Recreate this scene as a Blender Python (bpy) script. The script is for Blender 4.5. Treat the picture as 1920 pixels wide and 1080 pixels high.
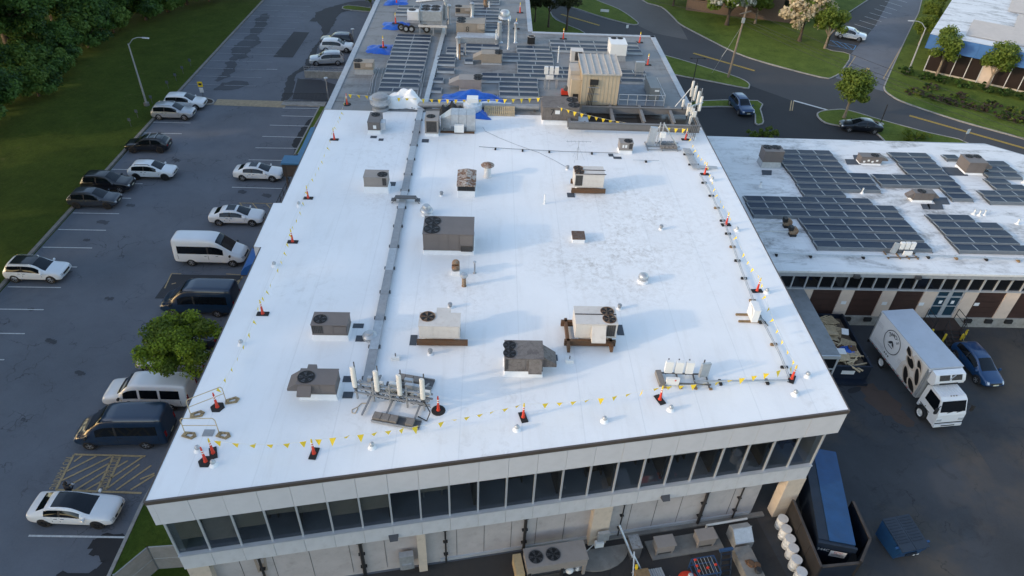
import bpy, bmesh, math, random
import numpy as np
from mathutils import Vector, Matrix
from mathutils.bvhtree import BVHTree

for _o in list(bpy.data.objects): bpy.data.objects.remove(_o)
SC = bpy.context.scene
COL = SC.collection
rad = math.radians

# ------------------------------------------------------------------ camera
CAM_H = 36.0
PITCH, ROLL, YAW, FPX = rad(38.41651923), rad(2.68184538), rad(2.66797221), 1306.6575
_f = Vector((math.sin(YAW)*math.cos(PITCH), math.cos(YAW)*math.cos(PITCH), -math.sin(PITCH)))
_r = _f.cross(Vector((0, 0, 1))).normalized(); _u = _r.cross(_f)
RGT = math.cos(ROLL)*_r + math.sin(ROLL)*_u
UPV = -math.sin(ROLL)*_r + math.cos(ROLL)*_u
cam_d = bpy.data.cameras.new('camera'); cam = bpy.data.objects.new('camera', cam_d); COL.objects.link(cam)
cam.matrix_world = Matrix(((RGT.x, UPV.x, -_f.x, 0), (RGT.y, UPV.y, -_f.y, 0), (RGT.z, UPV.z, -_f.z, CAM_H), (0, 0, 0, 1)))
cam_d.sensor_width = 36.0; cam_d.lens = 36.0*FPX/1920.0
cam_d.clip_start = 0.5; cam_d.clip_end = 2500
SC.camera = cam

# ------------------------------------------------------------------ light
SUN_AZ, SUN_EL = rad(18.0), rad(16.0)          # light travels towards +X, a little +Y
_sd = Vector((-math.cos(SUN_AZ)*math.cos(SUN_EL), -math.sin(SUN_AZ)*math.cos(SUN_EL), math.sin(SUN_EL)))
world = bpy.data.worlds.new('World'); SC.world = world; world.use_nodes = True
_wn = world.node_tree.nodes; _wl = world.node_tree.links
_sky = _wn.new('ShaderNodeTexSky'); _sky.sky_type = 'NISHITA'; _sky.sun_disc = False
_sky.sun_elevation = SUN_EL; _sky.sun_rotation = math.atan2(_sd.x, _sd.y)
_sky.air_density = 1.0; _sky.dust_density = 1.2; _sky.ozone_density = 1.0
_bg = _wn['Background']; _wl.new(_sky.outputs[0], _bg.inputs[0]); _bg.inputs[1].default_value = 0.15
sun_d = bpy.data.lights.new('sun', 'SUN'); sun_d.energy = 0.62; sun_d.angle = rad(1.6); sun_d.color = (1.0, 0.80, 0.58)
sun = bpy.data.objects.new('sun', sun_d); COL.objects.link(sun); sun.location = (-60, -20, 60)
sun.rotation_euler = _sd.to_track_quat('Z', 'Y').to_euler()
SC.view_settings.view_transform = 'Standard'; SC.view_settings.look = 'None'
SC.view_settings.exposure = 1.44; SC.view_settings.gamma = 1.0; SC.view_settings.use_curve_mapping = False
SC.view_settings.use_white_balance = True; SC.view_settings.white_balance_temperature = 6950; SC.view_settings.white_balance_tint = 10

# ------------------------------------------------------------------ helpers
def at(px, py, z=0.0):
    """world point at height z seen at a place of the 1920x1080 picture"""
    d = RGT*((px-960)/FPX) - UPV*((py-540)/FPX) + _f
    t = (z-CAM_H)/d.z
    return Vector((d.x*t, d.y*t, z))
def pj(x, y, z):
    v = Vector((x, y, z-CAM_H)); w = v.dot(_f)
    return 960+FPX*v.dot(RGT)/w, 540-FPX*v.dot(UPV)/w
def zy(x, y, py):
    lo, hi = -3.0, 30.0
    for _ in range(40):
        m = (lo+hi)/2
        if pj(x, y, m)[1] > py: lo = m
        else: hi = m
    return lo

class MB:
    def __init__(s): s.v = []; s.f = []; s.m = []
    def add(s, vs, fs, mi=0):
        o = len(s.v); s.v += [tuple(p) for p in vs]; s.f += [tuple(i+o for i in f) for f in fs]; s.m += [mi]*len(fs); return s
    def box(s, x0, x1, y0, y1, z0, z1, mi=0):
        return s.add([(x0,y0,z0),(x1,y0,z0),(x1,y1,z0),(x0,y1,z0),(x0,y0,z1),(x1,y0,z1),(x1,y1,z1),(x0,y1,z1)],
                     [(0,3,2,1),(4,5,6,7),(0,1,5,4),(1,2,6,5),(2,3,7,6),(3,0,4,7)], mi)
    def obox(s, c, sx, sy, sz, rz=0, mi=0):
        ca, sa = math.cos(rz), math.sin(rz); vs = []
        for dz in (0, sz):
            for dx, dy in ((-sx/2,-sy/2),(sx/2,-sy/2),(sx/2,sy/2),(-sx/2,sy/2)):
                vs.append((c[0]+dx*ca-dy*sa, c[1]+dx*sa+dy*ca, c[2]+dz))
        return s.add(vs, [(0,3,2,1),(4,5,6,7),(0,1,5,4),(1,2,6,5),(2,3,7,6),(3,0,4,7)], mi)
    def beam(s, a, b, w, h=None, mi=0, up=(0,0,1)):
        a = Vector(a); b = Vector(b); h = h or w; d = (b-a).normalized(); up = Vector(up)
        if abs(d.dot(up)) > .98: up = Vector((1,0,0))
        r = d.cross(up).normalized()*(w/2); u = r.cross(d).normalized()*(h/2); vs = []
        for p in (a, b): vs += [p-r-u, p+r-u, p+r+u, p-r+u]
        return s.add(vs, [(0,3,2,1),(4,5,6,7),(0,1,5,4),(1,2,6,5),(2,3,7,6),(3,0,4,7)], mi)
    def cyl(s, a, b, r0, r1=None, n=10, mi=0, caps=True):
        a = Vector(a); b = Vector(b); r1 = r0 if r1 is None else r1; d = (b-a).normalized()
        up = Vector((0,0,1)) if abs(d.z) < .95 else Vector((1,0,0))
        p = d.cross(up).normalized(); q = p.cross(d); vs = []
        for c, r in ((a, r0), (b, r1)):
            for i in range(n):
                t = 2*math.pi*i/n; vs.append(c+p*(r*math.cos(t))+q*(r*math.sin(t)))
        fs = [(i, n+i, n+(i+1)%n, (i+1)%n) for i in range(n)]
        if caps: fs += [tuple(range(n)), tuple(range(2*n-1, n-1, -1))]
        return s.add(vs, fs, mi)
    def tube(s, pts, r, n=6, mi=0):
        for a, b in zip(pts[:-1], pts[1:]): s.cyl(a, b, r, r, n, mi)
        return s
    def lathe(s, prof, c=(0,0,0), n=16, mi=0, cap=True, axis='z'):
        vs = []; k = len(prof)
        for r, z in prof:
            for i in range(n):
                t = 2*math.pi*i/n
                if axis == 'z': vs.append((c[0]+r*math.cos(t), c[1]+r*math.sin(t), c[2]+z))
                else: vs.append((c[0]+r*math.cos(t), c[1]+z, c[2]+r*math.sin(t)))
        fs = []
        for j in range(k-1):
            for i in range(n):
                fs.append((j*n+i, j*n+(i+1)%n, (j+1)*n+(i+1)%n, (j+1)*n+i))
        if cap: fs += [tuple(range(n-1, -1, -1)), tuple(range((k-1)*n, k*n))]
        return s.add(vs, fs, mi)
    def prism(s, poly, z0, z1, mi=0, top=True, bot=True):
        n = len(poly); vs = [(p[0], p[1], z0) for p in poly]+[(p[0], p[1], z1) for p in poly]
        fs = [(i, (i+1)%n, n+(i+1)%n, n+i) for i in range(n)]
        if top: fs.append(tuple(range(n, 2*n)))
        if bot: fs.append(tuple(range(n-1, -1, -1)))
        return s.add(vs, fs, mi)
    def extr(s, poly, a, b, mi=0):
        """poly in (y,z) swept along x from a to b"""
        n = len(poly); vs = [(a, p[0], p[1]) for p in poly]+[(b, p[0], p[1]) for p in poly]
        fs = [(i, (i+1)%n, n+(i+1)%n, n+i) for i in range(n)]+[tuple(range(n-1,-1,-1)), tuple(range(n,2*n))]
        return s.add(vs, fs, mi)
    def quad(s, a, b, c, d, mi=0): return s.add([a,b,c,d], [(0,1,2,3)], mi)
    def mesh(s, name, mats, smooth=False, tri=False):
        me = bpy.data.meshes.new(name); me.from_pydata([tuple(p) for p in s.v], [], s.f)
        for m in (mats if isinstance(mats, (list, tuple)) else [mats]): me.materials.append(m)
        if isinstance(mats, (list, tuple)) and len(mats) > 1: me.polygons.foreach_set('material_index', s.m)
        bm = bmesh.new(); bm.from_mesh(me)
        if tri: bmesh.ops.triangulate(bm, faces=bm.faces[:])
        else: bmesh.ops.recalc_face_normals(bm, faces=bm.faces[:])
        bm.to_mesh(me); bm.free()
        if smooth: smooth_mesh(me, 40 if smooth is True else smooth)
        return me
    def build(s, name, mats, parent=None, smooth=False, loc=None, rz=0, tri=False):
        return obj(name, s.mesh(name, mats, smooth, tri), parent, loc, rz)
def smooth_mesh(me, ang):
    me.polygons.foreach_set('use_smooth', [True]*len(me.polygons))
    bm = bmesh.new(); bm.from_mesh(me)
    for e in bm.edges: e.smooth = len(e.link_faces) == 2 and e.calc_face_angle(0) < rad(ang)
    bm.to_mesh(me); bm.free()
def obj(name, me, parent=None, loc=None, rz=0):
    o = bpy.data.objects.new(name, me); COL.objects.link(o)
    if parent is not None: o.parent = parent
    if loc is not None: o.location = loc
    if rz: o.rotation_euler = (0, 0, rz)
    return o
def tag(o, label=None, cat=None, group=None, kind=None):
    if label: o['label'] = label
    if cat: o['category'] = cat
    if group: o['group'] = group
    if kind: o['kind'] = kind
    return o
def thing(name, label, cat, loc=(0,0,0), rz=0, group=None):
    o = bpy.data.objects.new(name, None); COL.objects.link(o); o.empty_display_size = .3
    o.location = loc; o.rotation_euler = (0, 0, rz)
    return tag(o, label, cat, group)
def struct(o): o['kind'] = 'structure'; return o
def dup(o, loc=None, rz=None, label=None, parent=None):
    c = o.copy(); COL.objects.link(c); c.parent = parent
    if loc is not None: c.location = loc
    if rz is not None: c.rotation_euler = (0, 0, rz)
    if label: c['label'] = label
    for ch in list(o.children): dup(ch, parent=c)
    return c
ORD = 'first second third fourth fifth sixth seventh eighth ninth tenth eleventh twelfth thirteenth fourteenth fifteenth sixteenth seventeenth eighteenth nineteenth twentieth'.split()
def catmull(pts, k=6, closed=False):
    n = len(pts); out = []
    for i in range(n if closed else n-1):
        p0, p1, p2, p3 = (pts[(i-1)%n] if closed or i else pts[i]), pts[i], pts[(i+1)%n], (pts[(i+2)%n] if closed or i+2 < n else pts[(i+1)%n])
        for j in range(k):
            t = j/k; out.append(tuple(.5*(2*p1[a]+(p2[a]-p0[a])*t+(2*p0[a]-5*p1[a]+4*p2[a]-p3[a])*t*t+(3*p1[a]-p0[a]-3*p2[a]+p3[a])*t**3) for a in (0,1)))
    if not closed: out.append(tuple(pts[-1][:2]))
    return out

# ------------------------------------------------------------------ materials
_mc = {}
def nodes_of(name):
    m = bpy.data.materials.new(name); m.use_nodes = True
    nt = m.node_tree; return m, nt, nt.nodes['Principled BSDF']
class NT:
    def __init__(s, nt): s.t = nt
    def n(s, typ, **kw):
        x = s.t.nodes.new(typ)
        for k, v in kw.items():
            if k in x.inputs: x.inputs[k].default_value = v
            else: setattr(x, k, v)
        return x
    def l(s, a, b): s.t.links.new(a, b)
    def coord(s): return s.n('ShaderNodeTexCoord').outputs['Object']
    def noise(s, scale, detail=5, rough=.55, vec=None, dist=0):
        x = s.n('ShaderNodeTexNoise'); x.inputs['Scale'].default_value = scale; x.inputs['Detail'].default_value = detail
        x.inputs['Roughness'].default_value = rough; x.inputs['Distortion'].default_value = dist
        s.l(vec or s.coord(), x.inputs['Vector']); return x.outputs[0]
    def ramp(s, fac, p0, p1, c0=(0,0,0,1), c1=(1,1,1,1)):
        x = s.n('ShaderNodeValToRGB'); e = x.color_ramp.elements; e[0].position = p0; e[1].position = p1
        e[0].color = c0 if len(c0) == 4 else (*c0, 1); e[1].color = c1 if len(c1) == 4 else (*c1, 1); s.l(fac, x.inputs[0]); return x.outputs[0]
    def mix(s, fac, a, b, mode='MIX'):
        x = s.n('ShaderNodeMix', data_type='RGBA', blend_type=mode)
        for k, v in ((0, fac), (6, a), (7, b)):
            if hasattr(v, 'is_output'): s.l(v, x.inputs[k])
            elif k == 0: x.inputs[0].default_value = v
            else: x.inputs[k].default_value = (*v, 1) if len(v) == 3 else v
        return x.outputs[2]
    def math(s, op, a, b=None, clamp=False):
        x = s.n('ShaderNodeMath', operation=op, use_clamp=clamp)
        for k, v in ((0, a), (1, b)):
            if v is None: continue
            if hasattr(v, 'is_output'): s.l(v, x.inputs[k])
            else: x.inputs[k].default_value = v
        return x.outputs[0]
    def bump(s, h, strength, dist=.02):
        x = s.n('ShaderNodeBump'); x.inputs['Strength'].default_value = strength; x.inputs['Distance'].default_value = dist
        s.l(h, x.inputs['Height']); return x.outputs[0]
def mul(c, k): return tuple(min(1, x*k) for x in c[:3])
def M(name, col, rough=.7, metal=0.0, var=.12, scale=1.2, dirt=0.0, dirtcol=(.12,.10,.08), bump=0.0, bscale=40, coat=0.0, spec=.5):
    """plain painted or coated surface with uneven tone and a little grime"""
    if name in _mc: return _mc[name]
    m, nt, b = nodes_of(name); N = NT(nt)
    c = N.mix(N.ramp(N.noise(scale, 6, .6), .3, .7), mul(col, 1-var), mul(col, 1+var))
    if dirt: c = N.mix(N.math('MULTIPLY', N.ramp(N.noise(scale*2.3, 8, .7), .52, .72), dirt), c, dirtcol)
    N.l(c, b.inputs['Base Color']); b.inputs['Roughness'].default_value = rough; b.inputs['Metallic'].default_value = metal
    b.inputs['Specular IOR Level'].default_value = spec; b.inputs['Coat Weight'].default_value = coat; b.inputs['Coat Roughness'].default_value = .08
    if bump: N.l(N.bump(N.noise(bscale, 4), bump), b.inputs['Normal'])
    _mc[name] = m; return m
def cracks(N, scale, width, warp=.6):
    co = N.coord(); x = N.n('ShaderNodeTexNoise'); x.inputs['Scale'].default_value = scale*2.2; x.inputs['Detail'].default_value = 6; N.l(co, x.inputs['Vector'])
    v = N.n('ShaderNodeVectorMath', operation='SCALE'); N.l(x.outputs[1], v.inputs[0]); v.inputs[3].default_value = warp/scale
    a = N.n('ShaderNodeVectorMath', operation='ADD'); N.l(co, a.inputs[0]); N.l(v.outputs[0], a.inputs[1])
    vo = N.n('ShaderNodeTexVoronoi', feature='DISTANCE_TO_EDGE'); vo.inputs['Scale'].default_value = scale; N.l(a.outputs[0], vo.inputs['Vector'])
    return N.ramp(vo.outputs['Distance'], 0, width, (1,1,1,1), (0,0,0,1))
def asphalt(name, col, crack=.7, patch=.3, wear=.25, warm=0.0):
    if name in _mc: return _mc[name]
    m, nt, b = nodes_of(name); N = NT(nt)
    c = N.mix(N.ramp(N.noise(.12, 6, .65), .3, .7), mul(col, 1-wear), mul(col, 1+wear))
    c = N.mix(N.math('MULTIPLY', N.ramp(N.noise(.45, 7, .7, dist=1.0), .56, .66), patch), c, mul(col, .35))
    if warm: c = N.mix(N.math('MULTIPLY', N.ramp(N.noise(.09, 6, .65), .47, .64), warm), c, (.10,.075,.052))
    c = N.mix(N.math('MULTIPLY', N.ramp(N.noise(9, 3, .7), .35, .75), .35), c, mul(col, 1.35))
    gate = N.ramp(N.noise(.13, 4, .6), .47, .60)
    ck = N.math('MULTIPLY', cracks(N, .20, .010, 1.0), gate)
    ck2 = N.math('MULTIPLY', cracks(N, .9, .03), N.ramp(N.noise(.22, 3), .6, .7))
    c = N.mix(N.math('MULTIPLY', N.math('MAXIMUM', ck, ck2), crack), c, (.010,.011,.013))
    N.l(c, b.inputs['Base Color']); b.inputs['Roughness'].default_value = .88
    N.l(N.bump(N.noise(30, 3), .35), b.inputs['Normal'])
    _mc[name] = m; return m
def grass(name, c0, c1):
    if name in _mc: return _mc[name]
    m, nt, b = nodes_of(name); N = NT(nt)
    c = N.mix(N.ramp(N.noise(.35, 8, .7), .35, .65), mul(c0, .8), mul(c1, 1.15))
    c = N.mix(N.math('MULTIPLY', N.ramp(N.noise(2.2, 8, .8), .4, .6), .5), c, mul(c1, 1.3))
    c = N.mix(N.math('MULTIPLY', N.ramp(N.noise(6, 6, .75), .35, .7), .55), c, mul(c0, .55))
    c = N.mix(N.math('MULTIPLY', N.ramp(N.noise(.9, 5, .6), .62, .72), .4), c, (.10,.095,.035))
    N.l(c, b.inputs['Base Color']); b.inputs['Roughness'].default_value = .95; b.inputs['Specular IOR Level'].default_value = .15
    N.l(N.bump(N.noise(14, 6, .8), .9, .08), b.inputs['Normal'])
    _mc[name] = m; return m
def membrane(name, col, seam=3.05, streak=.25, blot=.25, dirt=(.30,.26,.22), spots=(), smudge=0.0, along=(1.0,.12,1)):
    """single ply roofing: lapped seams, scuffs, ponding stains"""
    m, nt, b = nodes_of(name); N = NT(nt); co = N.coord()
    sx = N.n('ShaderNodeSeparateXYZ'); N.l(co, sx.inputs[0])
    c = N.mix(N.ramp(N.noise(.25, 7, .6), .25, .75), mul(col, .93), mul(col, 1.03))
    mp = N.n('ShaderNodeMapping'); mp.inputs['Scale'].default_value = along; N.l(co, mp.inputs[0])
    c = N.mix(N.math('MULTIPLY', N.ramp(N.noise(1.6, 7, .7, mp.outputs[0]), .52, .75), streak), c, mul(dirt, 1.3))
    if smudge:
        m2 = N.n('ShaderNodeMapping'); m2.inputs['Scale'].default_value = (.35, 1.0, 1); N.l(co, m2.inputs[0])
        sm_ = N.math('MULTIPLY', N.ramp(N.noise(.55, 8, .68, m2.outputs[0], dist=.5), .50, .66), N.ramp(N.noise(3.0, 6, .7), .25, .6))
        c = N.mix(N.math('MULTIPLY', sm_, smudge), c, mul(dirt, .55))
    big = N.ramp(N.noise(.16, 4, .6), .48, .68)
    fine = N.ramp(N.noise(1.7, 9, .75, dist=.6), .50, .70)
    c = N.mix(N.math('MULTIPLY', N.math('MULTIPLY', big, fine), blot), c, dirt)
    for (x, y, r, k) in spots:
        d = N.n('ShaderNodeVectorMath', operation='DISTANCE'); N.l(co, d.inputs[0]); d.inputs[1].default_value = (x, y, ROOF if y > -900 else 0)
        msk = N.ramp(N.math('DIVIDE', d.outputs['Value'], r), .1, 1.0, (1,1,1,1), (0,0,0,1))
        c = N.mix(N.math('MULTIPLY', N.math('MULTIPLY', msk, N.math('MULTIPLY', N.ramp(N.noise(2.6, 10, .8, dist=.3), .45, .66), N.ramp(N.noise(.5, 4, .6), .30, .60))), min(1, k*1.05)), c, dirt)
    fr = N.math('FRACT', N.math('DIVIDE', N.math('ADD', sx.outputs[0], 50.0), seam))
    sm = N.ramp(fr, 0.0, .022, (1,1,1,1), (0,0,0,1))
    c = N.mix(N.math('MULTIPLY', sm, .12), c, mul(dirt, .8))
    N.l(c, b.inputs['Base Color']); b.inputs['Roughness'].default_value = .62; b.inputs['Specular IOR Level'].default_value = .35
    hb = N.math('ADD', N.noise(.7, 6, .6), N.math('MULTIPLY', sm, .25))
    N.l(N.bump(hb, .35, .06), b.inputs['Normal'])
    _mc[name] = m; return m
def glass_mat(name, tint=(.02,.024,.03), alpha=.0, rough=.04):
    """window glass: dark tint that lets part of the room show, with real reflections"""
    if name in _mc: return _mc[name]
    m = bpy.data.materials.new(name); m.use_nodes = True; nt = m.node_tree; nt.nodes.clear(); N = NT(nt)
    out = N.n('ShaderNodeOutputMaterial'); g = N.n('ShaderNodeBsdfGlossy'); g.inputs['Roughness'].default_value = rough; g.inputs['Color'].default_value = (.9,.95,1,1)
    d = N.n('ShaderNodeBsdfDiffuse'); d.inputs[0].default_value = (*tint, 1); t = N.n('ShaderNodeBsdfTransparent'); t.inputs[0].default_value = (.64,.67,.69,1)
    a = N.n('ShaderNodeMixShader'); a.inputs[0].default_value = alpha; N.l(d.outputs[0], a.inputs[1]); N.l(t.outputs[0], a.inputs[2])
    fr_ = N.n('ShaderNodeFresnel'); fr_.inputs[0].default_value = 1.5; gg = N.n('ShaderNodeNewGeometry'); frv = N.math('MULTIPLY', fr_.outputs[0], N.math('SUBTRACT', 1.0, gg.outputs['Backfacing']))
    b = N.n('ShaderNodeMixShader'); N.l(frv, b.inputs[0]); N.l(a.outputs[0], b.inputs[1]); N.l(g.outputs[0], b.inputs[2]); N.l(b.outputs[0], out.inputs[0])
    _mc[name] = m; return m
def rust_mat(name, base, rust=(.16,.065,.025), lo=.42, hi=.6, scale=2.5, rough=.75):
    if name in _mc: return _mc[name]
    m, nt, b = nodes_of(name); N = NT(nt)
    c = N.mix(N.ramp(N.noise(scale, 9, .72, dist=.8), lo, hi), base, rust)
    c = N.mix(N.math('MULTIPLY', N.ramp(N.noise(scale*4, 5, .7), .45, .7), .5), c, mul(rust, .45))
    N.l(c, b.inputs['Base Color']); b.inputs['Roughness'].default_value = rough
    _mc[name] = m; return m
def leaf_mat(name, c0, c1):
    if name in _mc: return _mc[name]
    m, nt, b = nodes_of(name); N = NT(nt)
    c = N.mix(N.ramp(N.noise(.7, 6, .7), .35, .68), c0, c1)
    g = N.n('ShaderNodeNewGeometry'); c = N.mix(N.math('MULTIPLY', g.outputs['Random Per Island'], .5), c, mul(c0, .6))
    N.l(c, b.inputs['Base Color']); b.inputs['Roughness'].default_value = .6; b.inputs['Specular IOR Level'].default_value = .25
    tr = N.n('ShaderNodeBsdfTranslucent'); N.l(c, tr.inputs[0]); ms = N.n('ShaderNodeMixShader'); ms.inputs[0].default_value = .38
    out = nt.nodes['Material Output']; N.l(b.outputs[0], ms.inputs[1]); N.l(tr.outputs[0], ms.inputs[2]); N.l(ms.outputs[0], out.inputs[0])
    _mc[name] = m; return m
ROOF = 9.3
RB = 5.6
# ================================================================== the setting
A_LOT = asphalt('lot_asphalt', (.120,.130,.150), crack=.75, patch=.18, wear=.22)
A_YARD = asphalt('yard_asphalt', (.038,.041,.047), crack=.75, patch=.45, wear=.42, warm=.85)  # warm blotches put the yard's sunlit brown tone into the colour
A_ROAD = asphalt('road_asphalt', (.050,.050,.052), crack=.15, patch=.08, wear=.12)
A_BRANCH = asphalt('old_road_asphalt', (.095,.090,.086), crack=.3, patch=.12, wear=.2)
A_NEW = asphalt('fresh_asphalt', (.040,.042,.047), crack=.05, patch=.1, wear=.15)
A_MID = asphalt('sealed_asphalt', (.060,.065,.075), crack=.4, patch=.5, wear=.3)
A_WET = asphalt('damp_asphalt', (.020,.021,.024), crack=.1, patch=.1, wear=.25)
G_LAWN = grass('lawn_grass', (.036,.062,.007), (.056,.084,.011))
G_LAWN2 = grass('strip_grass', (.040,.072,.010), (.065,.105,.016))
G_VERGE = grass('verge_grass', (.066,.105,.016), (.115,.155,.028))
CONC = M('kerb_concrete', (.30,.29,.27), .9, var=.2, scale=2, dirt=.5)
CONC_D = M('slab_concrete', (.20,.19,.175), .92, var=.2, scale=1.5, dirt=.5)
MULCH = M('mulch', (.045,.032,.024), .95, var=.4, scale=6, bump=.5, bscale=25)
P_WHITE = M('white_line_paint', (.55,.56,.56), .8, var=.15, scale=5, dirt=.55, dirtcol=(.08,.08,.09))
P_YEL = M('yellow_line_paint', (.62,.40,.06), .8, var=.15, scale=4, dirt=.3, dirtcol=(.10,.09,.06))
P_TAN = M('faded_yellow_paint', (.42,.31,.17), .85, var=.2, scale=5, dirt=.55, dirtcol=(.06,.06,.065))
P_FADE = M('worn_line_paint', (.30,.31,.33), .85, var=.25, scale=4, dirt=.8, dirtcol=(.10,.11,.12))
P_BLUE = M('blue_line_paint', (.10,.30,.55), .8, var=.1, scale=4)

def sheet(name, pts, z, mat, parent=None, kind='structure'):
    mb = MB(); mb.add([(p[0], p[1], z) for p in pts], [tuple(range(len(pts)))])
    o = mb.build(name, mat, parent, tri=True)
    bm = bmesh.new(); bm.from_mesh(o.data)
    for f in bm.faces:
        if f.normal.z < 0: f.normal_flip()
    bm.to_mesh(o.data); bm.free()
    if parent is None: o['kind'] = kind
    return o
def gp(pts, k=0, closed=True, z=0):
    w = [tuple(at(x, y, z)[:2]) for x, y in pts]
    return catmull(w, k, closed) if k else w
def kerb(name, pts, closed=False, w=.16, h=.14, parent=None, mat=None):
    n = len(pts); L = []; R = []
    for i in range(n):
        a = Vector(pts[(i-1)%n] if closed or i else pts[i]); b = Vector(pts[(i+1)%n] if closed or i < n-1 else pts[i])
        d = (b-a); d = d.normalized() if d.length > 1e-6 else Vector((1,0)); nn = Vector((-d.y, d.x))*w/2
        p = Vector(pts[i]); L.append(p+nn); R.append(p-nn)
    mb = MB(); vs = []
    for i in range(n): vs += [(L[i].x,L[i].y,-.02),(L[i].x,L[i].y,h),(R[i].x,R[i].y,h),(R[i].x,R[i].y,-.02)]
    fs = []
    for i in range(n if closed else n-1):
        a = i*4; b = ((i+1)%n)*4
        for k in range(3): fs.append((a+k, b+k, b+k+1, a+k+1))
    mb.add(vs, fs); o = mb.build(name, mat or CONC, parent)
    if parent is None: o['kind'] = 'structure'
    return o
def island(name, px, k=4, mat=None, h=.10, kerbed=True):
    pts = gp(px, k); o = sheet(name, pts, h, mat or G_VERGE)
    if kerbed: kerb('kerb', pts, True)
    return o
ground = sheet('ground', [(-420,-300),(420,-300),(420,460),(-420,460)], -.03, G_LAWN)
lot = sheet('parking_lot', [(-39.0,-40),(16,-40),(16,60),(40,60),(40,175),(-37.4,175),(-37.9,118)], 0, A_LOT)
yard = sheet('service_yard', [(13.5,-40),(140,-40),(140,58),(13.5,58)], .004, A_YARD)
sheet('lawn', [(-220,-60),(-38.85,-60),(-38.75,45),(-38.55,70),(-37.9,119),(-37.3,170),(-220,170)], .10, G_LAWN)
kerb('kerb', [(-38.75,-40),(-38.75,20),(-38.7,45),(-38.5,70),(-38.1,100),(-37.8,120),(-37.4,165)], w=.32, h=.15, mat=CONC_D)
# --- roads on the upper right
ROADZ = .008
up_edge = [(1035,-40),(1055,-8),(1062,12),(1090,22),(1130,34),(1180,47),(1198,47),(1214,30),(1232,18),(1262,34),(1275,47),(1310,66),(1380,101),(1440,121),(1540,147),(1566,146),(1660,172),(1672,182),(1700,196),(1800,229),(1920,262),(2080,305)]
lo_edge = [(2080,345),(1940,305),(1800,266),(1655,227),(1590,208),(1565,207),(1475,186),(1405,160),(1385,148),(1335,132),(1247,106),(1150,75),(1095,61),(1050,38),(1020,15),(1000,-30)]
road = sheet('road', gp(up_edge)+gp(lo_edge), ROADZ, A_ROAD)
side_lot = sheet('side_parking_lot', gp([(1240,150),(1265,118),(1340,135),(1405,160),(1480,187),(1560,207),(1660,230),(1800,268),(1900,300),(1900,330),(1300,330)]), .012, A_WET)
sheet('branch_road', gp([(1130,-30),(1170,-20),(1240,14),(1262,34),(1275,47),(1290,75),(1225,62),(1200,50),(1150,20),(1120,0),(1090,-20)]), .014, A_BRANCH)
sheet('side_street', gp([(1566,146),(1580,134),(1594,103),(1640,50),(1690,-40),(1760,-40),(1722,25),(1690,90),(1662,150),(1658,172)]), .016, A_LOT)
# stalls beside the brick building
sheet('visitor_parking', gp([(1594,103),(1550,92),(1560,60),(1600,20),(1640,-40),(1700,-40),(1650,50)]), .012, A_ROAD)
island('lawn_verge', [(1195,-40),(1203,0),(1240,14),(1262,33),(1275,46),(1310,65),(1380,100),(1440,120),(1540,146),(1562,145),(1577,134),(1593,103),(1548,92),(1560,60),(1590,25),(1640,-40)], 3)
island('lawn_verge', [(1722,25),(1690,90),(1663,150),(1658,168),(1672,181),(1700,195),(1800,228),(1920,261),(2100,310),(2200,120),(2000,-60),(1770,-60)], 3)
island('traffic_island', [(1062,8),(1090,20),(1130,33),(1180,46),(1196,46),(1190,38),(1160,18),(1120,2),(1075,-18)], 3)
island('lawn_verge', [(985,-40),(1020,-5),(1036,32),(1060,46),(1095,62),(1085,75),(1000,90),(960,60)], 3)
island('grass_strip', [(1225,108),(1247,105),(1335,131),(1385,147),(1403,157),(1404,164),(1396,166),(1335,154),(1265,141),(1225,130)], 3)
island('grass_strip', [(1300,191),(1420,190),(1425,206),(1431,229),(1425,234),(1416,232),(1404,202),(1300,202)], 2)
island('planted_island', [(1532,217),(1540,210),(1565,207),(1590,208),(1655,227),(1740,250),(1815,270),(1800,310),(1690,290),(1655,262),(1640,250),(1600,241),(1580,238),(1547,231)], 3)
island('grass_island', [(642,17),(652,11),(700,17),(700,23),(660,20)], 2)
island('planted_island', [(345,191),(352,181),(375,183),(397,188),(401,192),(396,196),(370,197)], 3, MULCH)
# grass strip beside the white roofed building and by its front corner
island('grass_strip', [(600,200),(612,200),(560,290),(552,292)], 0)
sheet('grass_strip', [(-19.75,-10),(-19.75,24.2),(-19.6,26.3),(-14.4,26.3),(-14.3,-10)], .10, G_LAWN2)
kerb('kerb', [(-19.85,-10),(-19.85,24.2),(-19.7,26.4),(-14.5,26.4)], w=.2)

def paint(name, a, b, w, mat, z=.03, parent=None):
    a = Vector(a[:2]); b = Vector(b[:2]); d = (b-a).normalized(); n = Vector((-d.y, d.x))*w/2
    o = MB().quad((*(a-n), z), (*(b-n), z), (*(b+n), z), (*(a+n), z)).build(name, mat, parent)
    return o
def pline(p, q, w=.11, mat=None, parent=None, z=.03): return paint('painted_line', at(*p), at(*q), w, mat or P_WHITE, z, parent or lot)
# stalls along the kerb
y0 = at(131.25, 399.5).y
for k in range(-13, 28):
    y = y0+k*2.742
    if 66 < y < 69.5 or 76.5 < y < 84.4: continue
    paint('painted_line', (-38.2, y), (-34.05, y+.02), .11 if y < 84 else .09, P_WHITE if y < 84 else P_FADE, .03, lot)
    if y > 84: paint('painted_line', (-33.6, y), (-29.6, y+.02), .09, P_FADE, .03, lot)
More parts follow.
